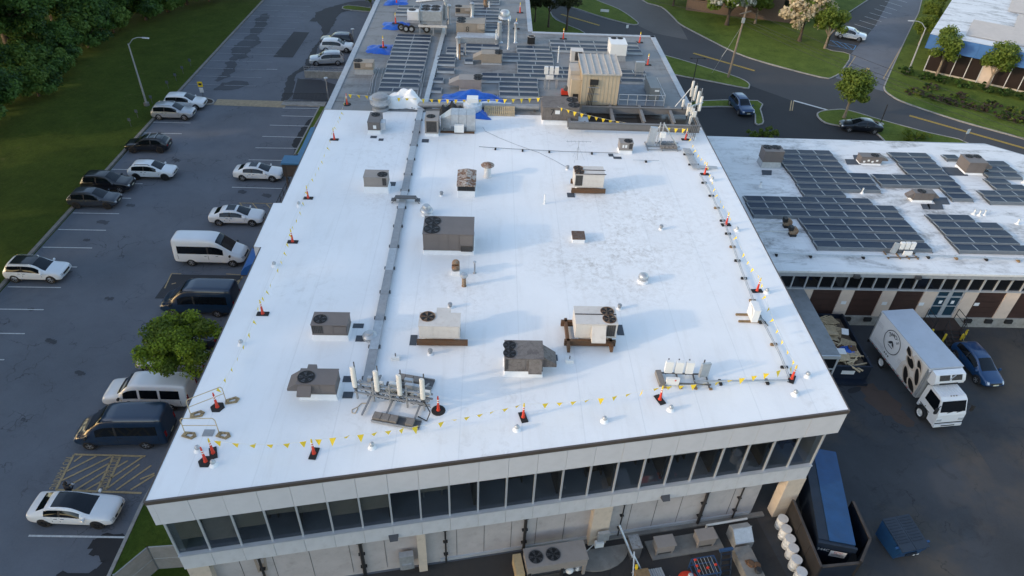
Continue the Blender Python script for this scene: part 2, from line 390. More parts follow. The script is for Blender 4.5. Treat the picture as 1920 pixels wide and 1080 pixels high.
# stalls beside the building
for p, q in (((506,235),(584,237)),((492,256),(570,258)),((479,277.5),(560,278.5)),((466,300),(545,301.5)),((435,351.5),(529,354)),((528,217.5),(591,219)),((530,203),(600,204)),((500,130),(520,130.5))): pline(p, q)
for p, q in (((448,381),(513,382)),((450,381),(461,397)),((473,381),(486,396)),((498,381),(510,394))): pline(p, q, .1, P_TAN)
for p, q in (((322,513),(340,514)),((322,513),(309,541)),((424,514),(456,516)),((456,516),(438,545)),((442,525),(425,535)),((455,521),(430,539)),((322,533),(330,531))): pline(p, q, .1, P_TAN)
# no parking hatch
for p, q in (((139,852.5),(273,856)),((105,919),(266,925)),((139,853),(105,919)),((213,855),(183,920)),((226,857),(198,919))): pline(p, q, .14, P_TAN)
for p, q in (((139,866),(154,855)),((125,884),(182,855)),((117,901),(208,857)),((128,912),(207,868)),((142,919),(198,884)),((160,920),(192,902)),((220,876),(240,864)),((208,897),(268,857)),((200,917),(262,871)),((218,919),(284,873)),((245,919),(290,891)),((263,899),(290,888))): pline(p, q, .12, P_TAN)
def text(name, s, size, mat, parent=None, loc=(0,0,0), rot=(0,0,0), align='CENTER', ext=0.0, flat=True):
    cu = bpy.data.curves.new(name, 'FONT'); cu.body = s; cu.size = size; cu.align_x = align; cu.align_y = 'CENTER'; cu.extrude = ext
    t = bpy.data.objects.new(name+'_tmp', cu); COL.objects.link(t)
    me = bpy.data.meshes.new_from_object(t.evaluated_get(bpy.context.evaluated_depsgraph_get()))
    bpy.data.objects.remove(t); me.materials.clear(); me.materials.append(mat)
    o = bpy.data.objects.new(name, me); COL.objects.link(o); o.parent = parent; o.location = loc; o.rotation_euler = rot
    return o
for a, b in (((130,858),(98,918)),((218,858),(187,919))):
    A = at(*a); B = at(*b); d = B-A; c = (A+B)/2
    t = text('painted_lettering', 'NO PARKING', .62, P_TAN, lot, (c.x, c.y, .032), (0, 0, math.atan2(d.y, d.x)))
    w = max(v.co.x for v in t.data.vertices)-min(v.co.x for v in t.data.vertices); t.scale = (d.length/w, 1.0, 1)
pline((54,1005),(238,1008), .12)
# yellow centre lines, stop bar, side stalls
for p, q in (((1300,100),(1415,133)),((1705,217),(1800,244)),((1800,244),(1930,281)),((1052,27),(1124,48)),((1628,128),(1618,146))):
    for s in (-.13, .13):
        a = at(*p); b = at(*q); d = (b-a).normalized(); n = Vector((-d.y, d.x, 0))*s
        paint('painted_line', a+n, b+n, .13, P_YEL, .034, road)
for p, q, w in (((1488,189),(1553,207),.35),((1488,190),(1485,208),.12),((1484,189),(1481,208),.12),((1656,148),(1712,50),.14),((1656,148),(1668,150),.12),((1604,106),(1583,137),.12),((1604,106),(1596,104),.12)):
    pline(p, q, w, P_WHITE if w > .2 else P_TAN, road, .036)
for k in range(10):
    a = (1583+k*9.5, 60-k*7.2); b = (a[0]+32, a[1]+10); pline(a, b, .11, P_WHITE, road, .036)
for p, q in (((1556,76),(1605,86)),((1552,84),(1600,94)),((1605,86),(1600,94)),((1560,77),(1576,89)),((1570,78),(1588,91)),((1582,81),(1598,93))): pline(p, q, .11, P_BLUE, road, .036)
# patches of fresher or damp asphalt
PZ = [.018]
def F_(s, d_):
    a = Vector((-14.70, 18.21)); u = (Vector((18.85, 23.97))-a).normalized(); return a+u*s+Vector((u.y, -u.x))*d_
def ragged(px, k, amp, seed=1):
    R = random.Random(seed); pts = gp(px, max(k, 1) if k else 0); out = []
    if not k: return pts
    for i, a in enumerate(pts):
        b = pts[(i+1) % len(pts)]; l = math.hypot(b[0]-a[0], b[1]-a[1]); n = max(1, int(l/.5))
        for j in range(n):
            q = j/n; out.append((a[0]+(b[0]-a[0])*q+R.uniform(-amp,amp), a[1]+(b[1]-a[1])*q+R.uniform(-amp,amp)))
    return out
def patch(px, k=0, mat=None, z=None, amp=.16):
    PZ[0] += .0006
    return sheet('asphalt_patch', ragged(px, k, amp, int(px[0][0])), PZ[0], mat or A_NEW, lot)
patch([(512,107),(549,108),(580,61),(551,59.5)])
patch([(580,40),(593,41),(598,33),(587,33)])
patch([(592,24),(660,3),(697,4),(690,14),(640,24),(628,44),(616,62),(600,78),(592,100),(580,128),(560,136),(553,150),(548,176),(534,189),(528,186),(538,152),(545,140),(572,122),(578,104),(604,66),(600,46)], 3)
patch([(558,148),(600,150),(640,162),(620,190),(548,186)], 0)
patch([(452,78),(470,60),(478,40),(492,26),(505,30),(496,52),(484,66),(490,80),(470,92),(462,108),(445,112),(440,132),(420,150),(404,152),(416,136),(424,118),(436,104),(432,92)], 2, A_MID, amp=.3)
patch([(420,156),(452,150),(470,158),(440,168),(400,170)], 2, A_MID, amp=.3)
patch([(580,224),(592,221),(575,262),(560,300),(545,320),(536,318),(552,288),(548,268),(560,250),(568,238)], 4, A_WET)
patch([(170,1015),(205,1003),(240,1006),(230,1030),(212,1070),(200,1100),(100,1100),(120,1075),(180,1068),(188,1050),(172,1036)], 4, A_WET)
patch([(322,515),(455,517),(420,560),(290,560)], 0, A_NEW)
for px in ([(1813,812),(1838,812),(1905,904),(1872,904)],):
    o = sheet('asphalt_patch', gp(px), .012, A_NEW, yard)
o = sheet('rust_stain', ragged([(1596,712),(1612,708),(1640,722),(1672,745),(1690,765),(1712,790),(1695,798),(1668,782),(1650,778),(1632,756),(1615,738)], 3, .28, 7), .013, asphalt('rusty_asphalt', (.062,.042,.034), .2, .45, .45), yard)
sheet('oil_stain', gp([(1590,730),(1612,725),(1612,733),(1594,738)], 4), .0136, A_WET, yard)
for k, (x, y, w_, h_) in enumerate(((192,417,12,4),(163,450,6,2.5),(130,510,5,2),(500,367,9,4),(205,560,8,3),(95,640,12,5),(150,700,10,4),(245,385,8,3),(455,360,8,4),(60,580,8,3),(330,300,7,2.5),(300,250,7,2.5))):
    sheet('oil_stain', ragged([(x-w_,y),(x-w_*.5,y-h_),(x+w_*.4,y-h_*.8),(x+w_,y-h_*.1),(x+w_*.5,y+h_),(x-w_*.4,y+h_*.8)], 3, .1, k), .0205+.0004*k, A_MID, lot)
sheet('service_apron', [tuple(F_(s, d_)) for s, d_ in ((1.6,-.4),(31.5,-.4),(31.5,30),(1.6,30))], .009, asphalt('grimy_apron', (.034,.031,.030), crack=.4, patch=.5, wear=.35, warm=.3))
# crossing hump
HUMP = M('tan_hump_paint', (.33,.26,.17), .85, var=.2, scale=3, dirt=.4)
struct(MB().add([(p.x,p.y,z) for p, z in ((at(400,197),.012),(at(408,186),.012),(at(540,190),.012),(at(534,202),.012),(at(405,193),.09),(at(414,188),.09),(at(530,192),.09),(at(526,198),.09))],
   [(4,5,6,7),(0,1,5,4),(1,2,6,5),(2,3,7,6),(3,0,4,7)]).build('speed_hump', HUMP))
struct(MB().prism([tuple(at(*p)[:2]) for p in ((527,198),(533,190),(612,193),(608,201))], 0, .14).build('sidewalk', CONC))
# catch basins and bits of litter
# ================================================================== the white roofed building
FL, FR = Vector((-14.70, 18.21)), Vector((18.85, 23.97))
FU = (FR-FL).normalized(); FN = Vector((FU.y, -FU.x)); FLEN = (FR-FL).length; FANG = math.atan2(FU.y, FU.x)
def F(s, d, z): p = FL+FU*s+FN*d; return Vector((p.x, p.y, z))
T_ROOF = membrane('white_membrane', (.80,.805,.81), spots=[(8.5,36,5.5,.75),(11,42,6.5,.7),(5,37,4,.5),(-1.5,33,4,.4),(7.5,46,4,.4),(-8,44,4,.3)], streak=.14, blot=.30)
T_GREY = membrane('grey_membrane', (.21,.215,.22), streak=.5, blot=.9, dirt=(.105,.095,.085), seam=2.1, smudge=.75)
T_RB = membrane('stained_white_membrane', (.70,.71,.72), streak=.35, blot=.8, dirt=(.19,.175,.16), seam=3.0, smudge=.85, along=(.2,1.0,1))
FASC = M('fascia_panel', (.60,.59,.61), .6, var=.05, scale=.8, dirt=.12, dirtcol=(.3,.28,.26))
BAND = M('precast_band', (.52,.525,.545), .75, var=.07, scale=1.0, dirt=.25, dirtcol=(.25,.23,.21))
WALL = M('precast_wall', (.41,.38,.375), .85, var=.09, scale=.9, dirt=.35, dirtcol=(.22,.20,.18))
COLM = M('column_stucco', (.52,.44,.36), .85, var=.08, scale=1.2, dirt=.25)
EDGE = M('bronze_edge_metal', (.085,.068,.058), .5, var=.15, scale=1)
ALU = M('mullion_aluminium', (.50,.52,.55), .45, .35, var=.05)
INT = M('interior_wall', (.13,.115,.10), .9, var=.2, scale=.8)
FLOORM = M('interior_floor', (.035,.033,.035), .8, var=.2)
BLIND = M('window_blind', (.58,.50,.41), .85, var=.1, scale=3)
GLASS = glass_mat('tinted_glass', alpha=.92)
GLASS_D = glass_mat('dark_glass', (.008,.009,.011), alpha=.0)
TRIM_L = M('light_coping', (.38,.40,.43), .5, .2, var=.1, scale=2, dirt=.3)

bld = thing('office_building', 'large two storey building with white flat roof and ribbon of dark windows', 'building')
# lower walls, floor slab, room behind the ribbon of windows
def ring(d): return [tuple(F(.45, d, 0)[:2]), tuple(F(31.25, d, 0)[:2]), (15.9, 58), (-14.4, 58)]
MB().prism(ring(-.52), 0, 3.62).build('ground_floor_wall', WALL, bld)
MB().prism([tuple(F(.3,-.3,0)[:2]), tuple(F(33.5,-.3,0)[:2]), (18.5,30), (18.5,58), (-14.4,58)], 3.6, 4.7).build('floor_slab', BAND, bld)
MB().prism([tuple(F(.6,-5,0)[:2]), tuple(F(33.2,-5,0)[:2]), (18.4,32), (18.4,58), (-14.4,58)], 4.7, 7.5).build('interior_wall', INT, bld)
mbp = MB()
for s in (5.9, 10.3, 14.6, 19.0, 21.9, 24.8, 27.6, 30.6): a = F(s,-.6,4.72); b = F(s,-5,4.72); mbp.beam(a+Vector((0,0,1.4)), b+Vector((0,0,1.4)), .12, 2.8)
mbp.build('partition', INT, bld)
for s0, s1 in ((.25,.55),(33.2,33.5)):
    MB().add([F(s0,-.35,4.7),F(s1,-.35,4.7),F(s1,-5.1,4.7),F(s0,-5.1,4.7),F(s0,-.35,7.5),F(s1,-.35,7.5),F(s1,-5.1,7.5),F(s0,-5.1,7.5)],[(0,1,2,3),(7,6,5,4),(0,4,5,1),(1,5,6,2),(2,6,7,3),(3,7,4,0)]).build('end_wall', BAND, bld)
rp = [tuple(F(0,-.16,0)[:2]), tuple(F(FLEN,-.16,0)[:2]), (18.85,58.66), (-14.70,58.66), (-14.70,42.9), (-15.28,42.86), (-15.22,37.5), (-14.72,37.4)]
MB().prism(rp, 7.52, 9.27).build('roof_slab', FASC, bld)
rm = MB(); rpo = [tuple(F(0,.0,0)[:2]), tuple(F(FLEN,.0,0)[:2])]+rp[2:]
rm.add([(p[0], p[1], ROOF) for p in rpo], [tuple(range(len(rpo)))]); mo = rm.build('roof_membrane', T_ROOF, bld, tri=True)
for p in mo.data.polygons:
    if p.normal.z < 0: p.flip()
# dark metal drip edge
eb = MB()
def edge_run(a, b, w=.10, z0=9.10, z1=9.325, off=.06):
    a = Vector(a); b = Vector(b); d = (b-a).normalized(); n = Vector((d.y, -d.x))
    p = [a-d*.02+n*off, b+d*.02+n*off, b+d*.02+n*(off-w), a-d*.02+n*(off-w)]
    return [(q.x, q.y) for q in p]
MB().prism(edge_run(rpo[0], rpo[1]), 9.10, 9.325).build('drip_edge', EDGE, bld)
for a, b in ((rpo[1], rpo[2]), (rpo[3], rpo[4]), (rpo[5], rpo[6]), (rpo[7], rpo[0])):
    MB().prism(edge_run(a, b, .07, off=.05), 9.14, 9.318).build('drip_edge', EDGE, bld)
# fascia panels, sill panels, panes and mullions
PW = (33.5-.25)/23
pm = MB().box(-PW/2+.007, PW/2-.007, 0, .15, 7.52, 9.10).mesh('fascia_panel', FASC)
lm = MB().box(-PW/2+.007, PW/2-.007, 0, .2, 3.56, 4.68).mesh('sill_panel', BAND)
gm = MB().box(-PW/2+.03, PW/2-.03, 0, .02, 4.78, 7.50).mesh('window_pane', GLASS)
vm = MB().box(-.045, .045, 0, .14, 4.74, 7.518).mesh('mullion', ALU)
for k in range(23):
    s = .25+PW*(k+.5)
    j = random.Random(k).uniform(-.006, .006)
    for me, d, nm in ((pm, .0+j, 'fascia_panel'), (lm, -.09+j, 'sill_panel'), (gm, -.24, 'window_pane')):
        p = F(s, d, 0); obj(nm, me, bld, p, FANG)
for s0, s1 in ((0.002,.25-.003),(33.503,FLEN-.002)):
    MB().add([F(s0,0,7.52),F(s1,0,7.52),F(s1,-.15,7.52),F(s0,-.15,7.52),F(s0,0,9.1),F(s1,0,9.1),F(s1,-.15,9.1),F(s0,-.15,9.1)],[(0,3,2,1),(4,5,6,7),(0,1,5,4),(1,2,6,5),(2,3,7,6),(3,0,4,7)]).build('fascia_panel', FASC, bld)
for k in range(24): obj('mullion', vm, bld, F(.25+PW*k, -.17, 0), FANG)
MB().box(0, 33.25, 0, .28, 4.70, 4.76).build('window_sill', ALU, bld, loc=F(.25, -.03, 0), rz=FANG)
# blinds and office furniture seen through the glass
rr = random.Random(4)
for k, (drop, wk) in {0:(1.8,1),1:(2.2,1),2:(1.5,1),3:(.8,1),4:(1.0,1),5:(1.6,1),6:(1.5,1),8:(.7,1),12:(.5,1),17:(.5,1),18:(.4,1),20:(.5,1)}.items():
    MB().box(-.68*wk, .68*wk, 0, .02, 7.45-drop, 7.45).build('blind', BLIND, bld, loc=F(.25+PW*(k+.5), -.36, 0), rz=FANG)
DESK = M('office_furniture', (.16,.12,.09), .6, var=.3); PALE = M('pale_equipment', (.42,.42,.40), .6)
for k in range(23):
    s = .25+PW*(k+.5); m = PALE if k in (8, 15, 13) else DESK
    w, dd, h = rr.uniform(.4,.6), rr.uniform(.3,.55), rr.uniform(.35,.8)
    mb = MB().box(-w, w, 0, dd, 4.72+h, 4.78+h)
    for dx in (-w, w-.06): mb.box(dx, dx+.06, 0, dd, 4.71, 4.72+h)
    mb.box(-w*.4, w*.3, .05, dd*.6, 4.78+h, 4.78+h+rr.uniform(.2,.5))
    mb.build('desk', m, bld, loc=F(s, -1.3-rr.random(), 0), rz=FANG)
# columns
for s0, w in ((.35,1.0),(11.5,.45),(21.05,1.05),(32.45,1.1)):
    MB().box(0, w, 0, .62, 0, 3.56).build('column', COLM, bld, loc=F(s0, -.08, 0), rz=FANG)
# joints, down pipes and stains on the lower wall
JT = M('dark_wall_joint', (.10,.095,.09), .9); PIPE_B = M('black_pipe', (.022,.022,.024), .5); PIPE_W = M('white_pipe', (.62,.62,.60), .5)
for k, s in enumerate((2.6,4.2,6.0,8.0,9.8,13.6,15.1,16.6,18.0,19.6,23.4,24.9,26.4,28.0,29.6)):
    MB().box(0, .022, 0, .02, .25, 3.55).build('wall_joint', JT, bld, loc=F(s, -.505, 0), rz=FANG)  # thin dark strips marking the joints of the lower wall
for s, r in ((8.6,.10),(13.0,.05),(17.35,.09),(22.9,.04),(27.8,.09),(30.0,.05),(3.6,.07)):
    mb = MB().cyl((0,-.08,.1),(0,-.08,3.55), r, n=8)
    for z in (.8, 2.0, 3.1): mb.box(-r-.07, r+.07, -.1, .08, z, z+.05)
    mb.build('down_pipe', PIPE_B, bld, loc=F(s, -.45, 0), rz=FANG)
MB().box(0, 18.4, -.12, .1, .12, .34).build('base_flashing', ALU, bld, loc=F(12.7, -.55, 0), rz=FANG)
MB().tube([F(28.1,.1,.3),F(28.1,.1,.55),F(30.6,.1,.6)], .07, 8).build('white_drain_pipe', PIPE_W, bld)
PATCHM = M('patched_render', (.30,.25,.21), .9, var=.15)
for s, z, pts in ((3.3,1.6,[(0,0),(.5,.1),(.62,1.5),(.5,1.5),(.42,.8),(.15,.75),(.1,1.5),(0,1.5)]),):
    MB().add([(p[0],0,p[1]) for p in pts],[tuple(range(len(pts)))]).build('patched_render', PATCHM, bld, loc=F(s,-.515,z), rz=FANG, tri=True)
LAMPM = M('wall_lamp_metal', (.05,.05,.055), .5)
for s in (10.35, 25.0): MB().add([(-.25,0,0),(.25,0,0),(.2,-.28,.02),(-.2,-.28,.02),(-.25,0,.22),(.25,0,.22)],[(0,1,2,3),(0,3,4),(1,5,2),(3,2,5,4),(0,4,5,1)]).build('wall_lamp', LAMPM, bld, loc=F(s,-.08,3.72), rz=FANG)
# left side: entrance awnings and low canopy
AWN = M('blue_awning', (.045,.17,.30), .6, var=.08, scale=1.5)
AWN2 = M('bright_blue_awning', (.012,.10,.33), .6, var=.08, scale=1.5)
def awning(label, y0, y1, x0, x1, z0, z1, mat, n=7, dark=True):
    t = thing('awning', label, 'awning', (x1, y0, 0))
    pts = []
    for i in range(n+1):
        a = math.pi/2*i/n; pts.append((x0-x1+(x1-x0)*(1-math.cos(a)), z0+(z1-z0)*math.sin(a)))
    L = y1-y0; mb = MB(); vs = [(p[0], 0, p[1]) for p in pts]+[(p[0], L, p[1]) for p in pts]; m = len(pts)
    mb.add(vs, [(i, i+1, m+i+1, m+i) for i in range(m-1)]).build('canvas', mat, t, smooth=True)
    MB().add([(p[0],0,p[1]) for p in pts]+[(0,0,z0)], [tuple(range(m+1))]).build('end_panel', mat, t)
    MB().add([(p[0],L,p[1]) for p in pts]+[(0,L,z0)], [tuple(range(m+1))]).build('end_panel', mat, t)
    fr = MB().beam((x0-x1,0,z0),(x0-x1,L,z0),.08); fr.beam((x0-x1,0,z0),(0,0,z0),.08); fr.beam((x0-x1,L,z0),(0,L,z0),.08); fr.build('frame', EDGE, t)
    return t
t = thing('awning', 'faded blue canopy roof along the left wall near the rear wing', 'awning', (-14.72, 59.3, 0))
MB().add([(-3.4,0,4.05),(0,0,4.45),(0,6.6,4.45),(-3.4,6.6,4.05),(-3.4,0,3.75),(0,0,4.15),(0,6.6,4.15),(-3.4,6.6,3.75)],[(0,1,2,3),(7,6,5,4),(0,4,5,1),(1,5,6,2),(2,6,7,3),(3,7,4,0)]).build('canvas', AWN, t)
for y in (.1, 6.4): MB().box(-3.35, -3.25, y, y+.1, 0, 3.76).build('post', EDGE, t)
t = thing('entrance_canopy', 'blue edged entrance canopy with bronze front by the white sedan', 'canopy', (-19.1, 57.75, 0))
MB().box(0, 4.35, 0, 1.5, 2.95, 4.2).build('box', M('bronze_panel', (.075,.058,.048), .45, .2, var=.15, scale=1), t)
MB().box(-.06, 4.35, -.06, 1.52, 4.2, 4.36).build('blue_cap', AWN, t)
for k in range(3): MB().box(.4+1.3*k, 1.5+1.3*k, -.02, -.001, 3.1, 4.05).build('front_panel', M('bronze_front', (.11,.085,.07), .4, .2, var=.15, scale=1), t)
for x in (.1, 4.0): MB().box(x, x+.15, .2, .35, 0, 2.95).build('post', EDGE, t)
awning('bright blue barrel awning curving out beside the white passenger van', 42.9, 49.4, -18.9, -14.75, 2.7, 4.4, AWN2)
ra = at(519,380,.9); rb_ = at(541,336,.9)
t = thing('ramp_railing', 'black metal handrail sloping beside the blue doorway awning', 'railing', (ra.x, ra.y, 0), math.atan2(rb_.y-ra.y, rb_.x-ra.x)-rad(86.6))
mb = MB(); mb.tube([(0,0,1.0),(.4,6.8,1.0)], .04); mb.tube([(0,0,.55),(.4,6.8,.55)], .03)
for k in range(7): mb.tube([(.066*k,1.13*k,0),(.066*k,1.13*k,1.0)], .03)
mb.build('rail', PIPE_B, t)
# canopy on the right side of the building with glass door under it
cz = 3.62
A = at(1508.5,540.7,cz); B = at(1574.7,668,cz)
can = thing('side_canopy', 'low grey flat roofed vestibule along the right wall beside the pallet dumpster', 'canopy', (18.5, B.y, 0))
cw = (A.x+B.x)/2-18.5; cl = A.y-B.y
MB().box(0, cw, 0, cl, cz-.22, cz).build('roof', M('canopy_roofing', (.23,.24,.25), .75, var=.15, scale=1.2, dirt=.4), can)
MB().box(0, cw, -.03, .05, cz-.26, cz+.03).build('front_trim', ALU, can)
for x in (.02, cw-.14): MB().box(x, x+.12, .02, .14, 0, cz-.22).build('post', ALU, can)
MB().box(.15, cw-.15, .06, .10, .05, cz-.3).build('door_glass', GLASS_D, can)
for x in (cw*.5-.05,): MB().box(x, x+.1, .03, .12, 0, cz-.22).build('mullion', ALU, can)
for z in (2.3, .03): MB().box(.12, cw-.12, .02, .13, z, z+.1).build('rail', ALU, can)
MB().box(cw-.08, cw, .14, cl, 0, cz-.22).build('side_wall', BAND, can)
# ================================================================== rear wing, grey roof
wing = thing('rear_wing', 'rear wing with weathered grey flat roof crowded with equipment', 'building')
wp = [(-14.6,58.70),(18.85,58.70),(18.85,80.95),(4.72,81.05),(4.95,100),(5.2,150),(-14.3,150)]
MB().prism([(x*.995, y) for x, y in wp], 0, 9.2).build('wall', WALL, wing)
o = MB().add([(p[0], p[1], ROOF-.004) for p in wp], [tuple(range(len(wp)))]).build('roof_membrane', T_GREY, wing, tri=True)
for p in o.data.polygons:
    if p.normal.z < 0: p.flip()
for a, b in ((wp[1],wp[2]),(wp[2],wp[3]),(wp[3],wp[5]),(wp[6],wp[0])):
    MB().prism(edge_run(a, b, .55, off=.06), 9.1, 9.36).build('coping', TRIM_L, wing)
# ================================================================== low building with loading docks
dock = thing('dock_building', 'low white roofed building with solar arrays and loading docks on the right', 'building')
c1 = at(1850,271,RB); c2 = at(1920,291,RB); sl = (c2.x-c1.x)/(c2.y-c1.y); xr = c1.x+(40.9-c1.y)*sl
WY = 41.5
rbp = [(18.95,40.9),(xr,40.9),(c1.x,c1.y),(18.95,63.1)]
MB().prism([(19.0,WY),(xr-.6,WY),(c1.x-.5,62.7),(19.0,62.7)], 0, 5.2).build('wall', WALL, dock)
MB().prism([(18.96,40.93),(xr-.03,40.93),(c1.x-.03,63.07),(18.96,63.07)], 5.12, RB-.03).build('roof_edge', TRIM_L, dock)
o = MB().add([(p[0], p[1], RB) for p in rbp], [tuple(range(4))]).build('roof_membrane', T_RB, dock, tri=True)
for p in o.data.polygons:
    if p.normal.z < 0: p.flip()
MB().box(18.96, xr-.1, 40.86, 41.04, RB-.12, RB+.05).build('coping', M('white_coping', (.66,.67,.68), .5, var=.08, scale=1.5, dirt=.25), dock)
mx0 = at(1480+30/4.908, 510, 5.05).x; mx1 = at(1680+120/7.2, 514, 5.05).x
mp_ = 1.27
n_m = round((at(1680+1600/7.2,519,5.05).x-mx1)/1.0)
mp_ = (at(1680+1600/7.2,519,5.05).x-mx1)/8
dg = MB().box(-mp_/2+.03, mp_/2-.03, 0, .02, 3.72, 5.1).mesh('window_pane', GLASS_D); dm = MB().box(-.05,.05,-.04,.1,3.7,5.12).mesh('mullion', ALU)
k0 = -int((mx1-19.3)/mp_); k1 = int((60-mx1)/mp_)
for k in range(k0, k1):
    x = mx1+k*mp_; obj('mullion', dm, dock, (x, WY-.12, 0)); obj('window_pane', dg, dock, (x+mp_/2, WY-.06, 0))
MB().box(19.1, 60, WY-.22, WY, 3.60, 3.70).build('window_sill', ALU, dock)
PIER = M('beige_pier', (.62,.50,.42), .8, var=.06, scale=1.2, dirt=.2, dirtcol=(.35,.3,.26))
DOORB = M('brown_dock_door', (.045,.022,.018), .55, var=.15, scale=1.5)
BUMP = M('black_rubber', (.015,.015,.016), .85, var=.2)
dx = [(at(a,543,3.6).x, at(b,543,3.6).x) for a, b in ((1527,1580),(1604,1656),(1682,1733),(1758.5,1808.5),(1834,1885.5),(1911,1962))]
prev = 19.1
MB().box(19.1, 60, WY-.16, WY, 0, .95).build('dock_base', CONC, dock)
for i, (a, b) in enumerate(dx+[(60, 61)]):
    MB().box(prev, a, WY-.14, WY, .95, 3.598).build('pier', PIER, dock)
    if i == 6: break
    prev = b
    if i == 3:
        continue
    d = MB().box(a, b, WY-.05, WY, .95, 3.598).build('dock_door', DOORB, dock)
    for k in range(1, 5):
        z = .95+2.65*k/5; MB().box(a+.02, b-.02, WY-.075, WY-.05, z-.012, z+.012).build('door_rib', DOORB, d)
    for q in (.12, .88): MB().box(a+(b-a)*q-.28, a+(b-a)*q+.28, WY-.34, WY-.16, .55, .88).build('dock_bumper', BUMP, dock)
for px, py in ((1480+500/4.908,500+333/4.908),(1480+877/4.908,500+342/4.908),(1680+352/7.2,500+520/7.2),(1680+1140/7.2,500+570/7.2)):
    p = at(px, py, 2.3); yy = WY-.15 if px < 1800 else WY-.06
    MB().box(p.x-.2, p.x+.2, yy-.012, yy, 2.15, 2.45).build('notice_sheet', M('paper_white', (.75,.76,.78), .7, var=.03), dock)
# glazed entrance
a, b = dx[3]; mid = (a+b)/2
e = MB().box(a, b, WY-.04, WY, .95, 3.598).build('entrance_glass', glass_mat('entrance_glass', (.02,.05,.075), 0), dock)
for x0, x1, z0, z1 in ((a,a+.1,.95,3.598),(b-.1,b,.95,3.598),(mid-.16,mid+.16,.95,3.598),(a+.1,mid-.16,2.95,3.07),(mid+.16,b-.1,2.95,3.07),(a+.1,mid-.16,.95,1.12),(mid+.16,b-.1,.95,1.12),(mid+.16,b-.1,2.05,2.1),(a+.1,mid-.16,2.05,2.1)):
    MB().box(x0, x1, WY-.10, WY-.041, z0, z1).build('door_frame', ALU, e)
for q in (.3, .75): MB().box(a+(b-a)*q-.12, a+(b-a)*q+.12, WY-.055, WY-.042, 2.3, 2.6).build('notice_sheet', _mc['paper_white'], e)
for px in (1604, 1717): p = at(px, 512, RB-.2); MB().box(p.x-.22, p.x+.22, 40.66, 40.84, 5.2, 5.45).build('wall_lamp', LAMPM, dock)
# ================================================================== rooftop plant
TAUPE = M('taupe_cabinet', (.145,.125,.118), .55, var=.07, scale=1.5, dirt=.2, dirtcol=(.12,.10,.09))
TAUPE_L = M('beige_cabinet', (.27,.24,.22), .55, var=.07, scale=1.5, dirt=.25, dirtcol=(.2,.16,.13))
CREAM = M('cream_cabinet', (.58,.54,.50), .6, var=.06, scale=1.5, dirt=.3, dirtcol=(.35,.25,.18))
TAN = M('tan_cabinet', (.29,.245,.20), .6, var=.08, scale=1.2, dirt=.25)
GALV = M('galvanised_steel', (.46,.48,.50), .42, .55, var=.12, scale=4, dirt=.2)
STEEL = M('grey_steel', (.30,.31,.325), .55, .3, var=.12, scale=3, dirt=.25)
DGREY = M('dark_grey_metal', (.10,.10,.105), .6, .1, var=.15, scale=2)
COIL = M('coil_fins', (.055,.05,.048), .75, .2, var=.35, scale=8)
FANB = M('fan_black', (.012,.012,.013), .6)
BLADE = M('fan_blade', (.10,.10,.105), .45, .5, var=.1)
RUST = rust_mat('rusty_steel', (.30,.22,.15))
RUSTB = rust_mat('rusty_beam', (.11,.062,.034), (.13,.058,.024))
RUSTCAP = rust_mat('rust_stained_top', (.42,.38,.34), (.17,.075,.035), .45, .55, 3)
WCURB = M('white_curb_flashing', (.74,.75,.77), .65, var=.05, scale=2, dirt=.12, dirtcol=(.5,.48,.46))
MATB = M('rubber_walk_pad', (.060,.072,.090), .85, var=.1, scale=2)
WHITEM = M('white_metal', (.72,.72,.71), .5, var=.04, dirt=.15, dirtcol=(.5,.48,.45))
RED_C = M('cone_red', (.62,.045,.02), .55, var=.08); REFL = M('cone_collar', (.78,.76,.70), .4, var=.05)
YEL = M('flag_yellow', (.78,.55,.03), .6, var=.08); ROPE = M('rope_white', (.7,.68,.6), .8)
WOODB = M('timber_block', (.22,.14,.07), .85, var=.25, scale=5)
LTAN = M('barrier_tan_paint', (.50,.38,.22), .55, var=.12, scale=3, dirt=.3)

def fan(parent, x, y, z, r, ring_mat=None, blades=5, ringed=True, rust=False):
    f = MB().lathe([(r*1.02,0),(r*1.04,.03),(r*.97,.035),(r*.93,.008)], (0,0,0), 22, cap=False).build('fan_ring', ring_mat or DGREY, parent, loc=(x,y,z), smooth=True)
    MB().lathe([(0.001,.006),(r*.97,.006)], (0,0,0), 20, cap=False).build('fan_dark_disc', FANB, f)  # flush black disc, painted for the shade of a sunken fan recess
    mb = MB().cyl((0,0,.008),(0,0,.03), r*.2, n=10)
    for k in range(blades):
        a = 2*math.pi*k/blades+.3; ca, sa = math.cos(a), math.sin(a); cb, sb = math.cos(a+.55), math.sin(a+.55)
        mb.quad((ca*r*.15,sa*r*.15,.022),(ca*r*.88,sa*r*.88,.026),(cb*r*.88,sb*r*.88,.012),(cb*r*.18,sb*r*.18,.01))
    mb.build('fan_blade', RUST if rust else BLADE, f)
    mb = MB()
    for q in (.35,.68): mb.lathe([(r*q-.008,.032),(r*q+.008,.032),(r*q+.008,.04),(r*q-.008,.04)], (0,0,0), 18, cap=False)
    for k in range(4): a = math.pi*k/4; mb.beam((math.cos(a)*r,math.sin(a)*r,.036),(-math.cos(a)*r,-math.sin(a)*r,.036),.012)
    mb.build('fan_guard', FANB, f)
    return f
def fit(fl, fr, yt, bl, z0):
    A = at(*fl, z0); B = at(*fr, z0); w = (B-A).length; h = zy(A.x, A.y, yt)-z0
    C = at(*bl, z0+h); d = C.y-A.y
    return A, w, d, h
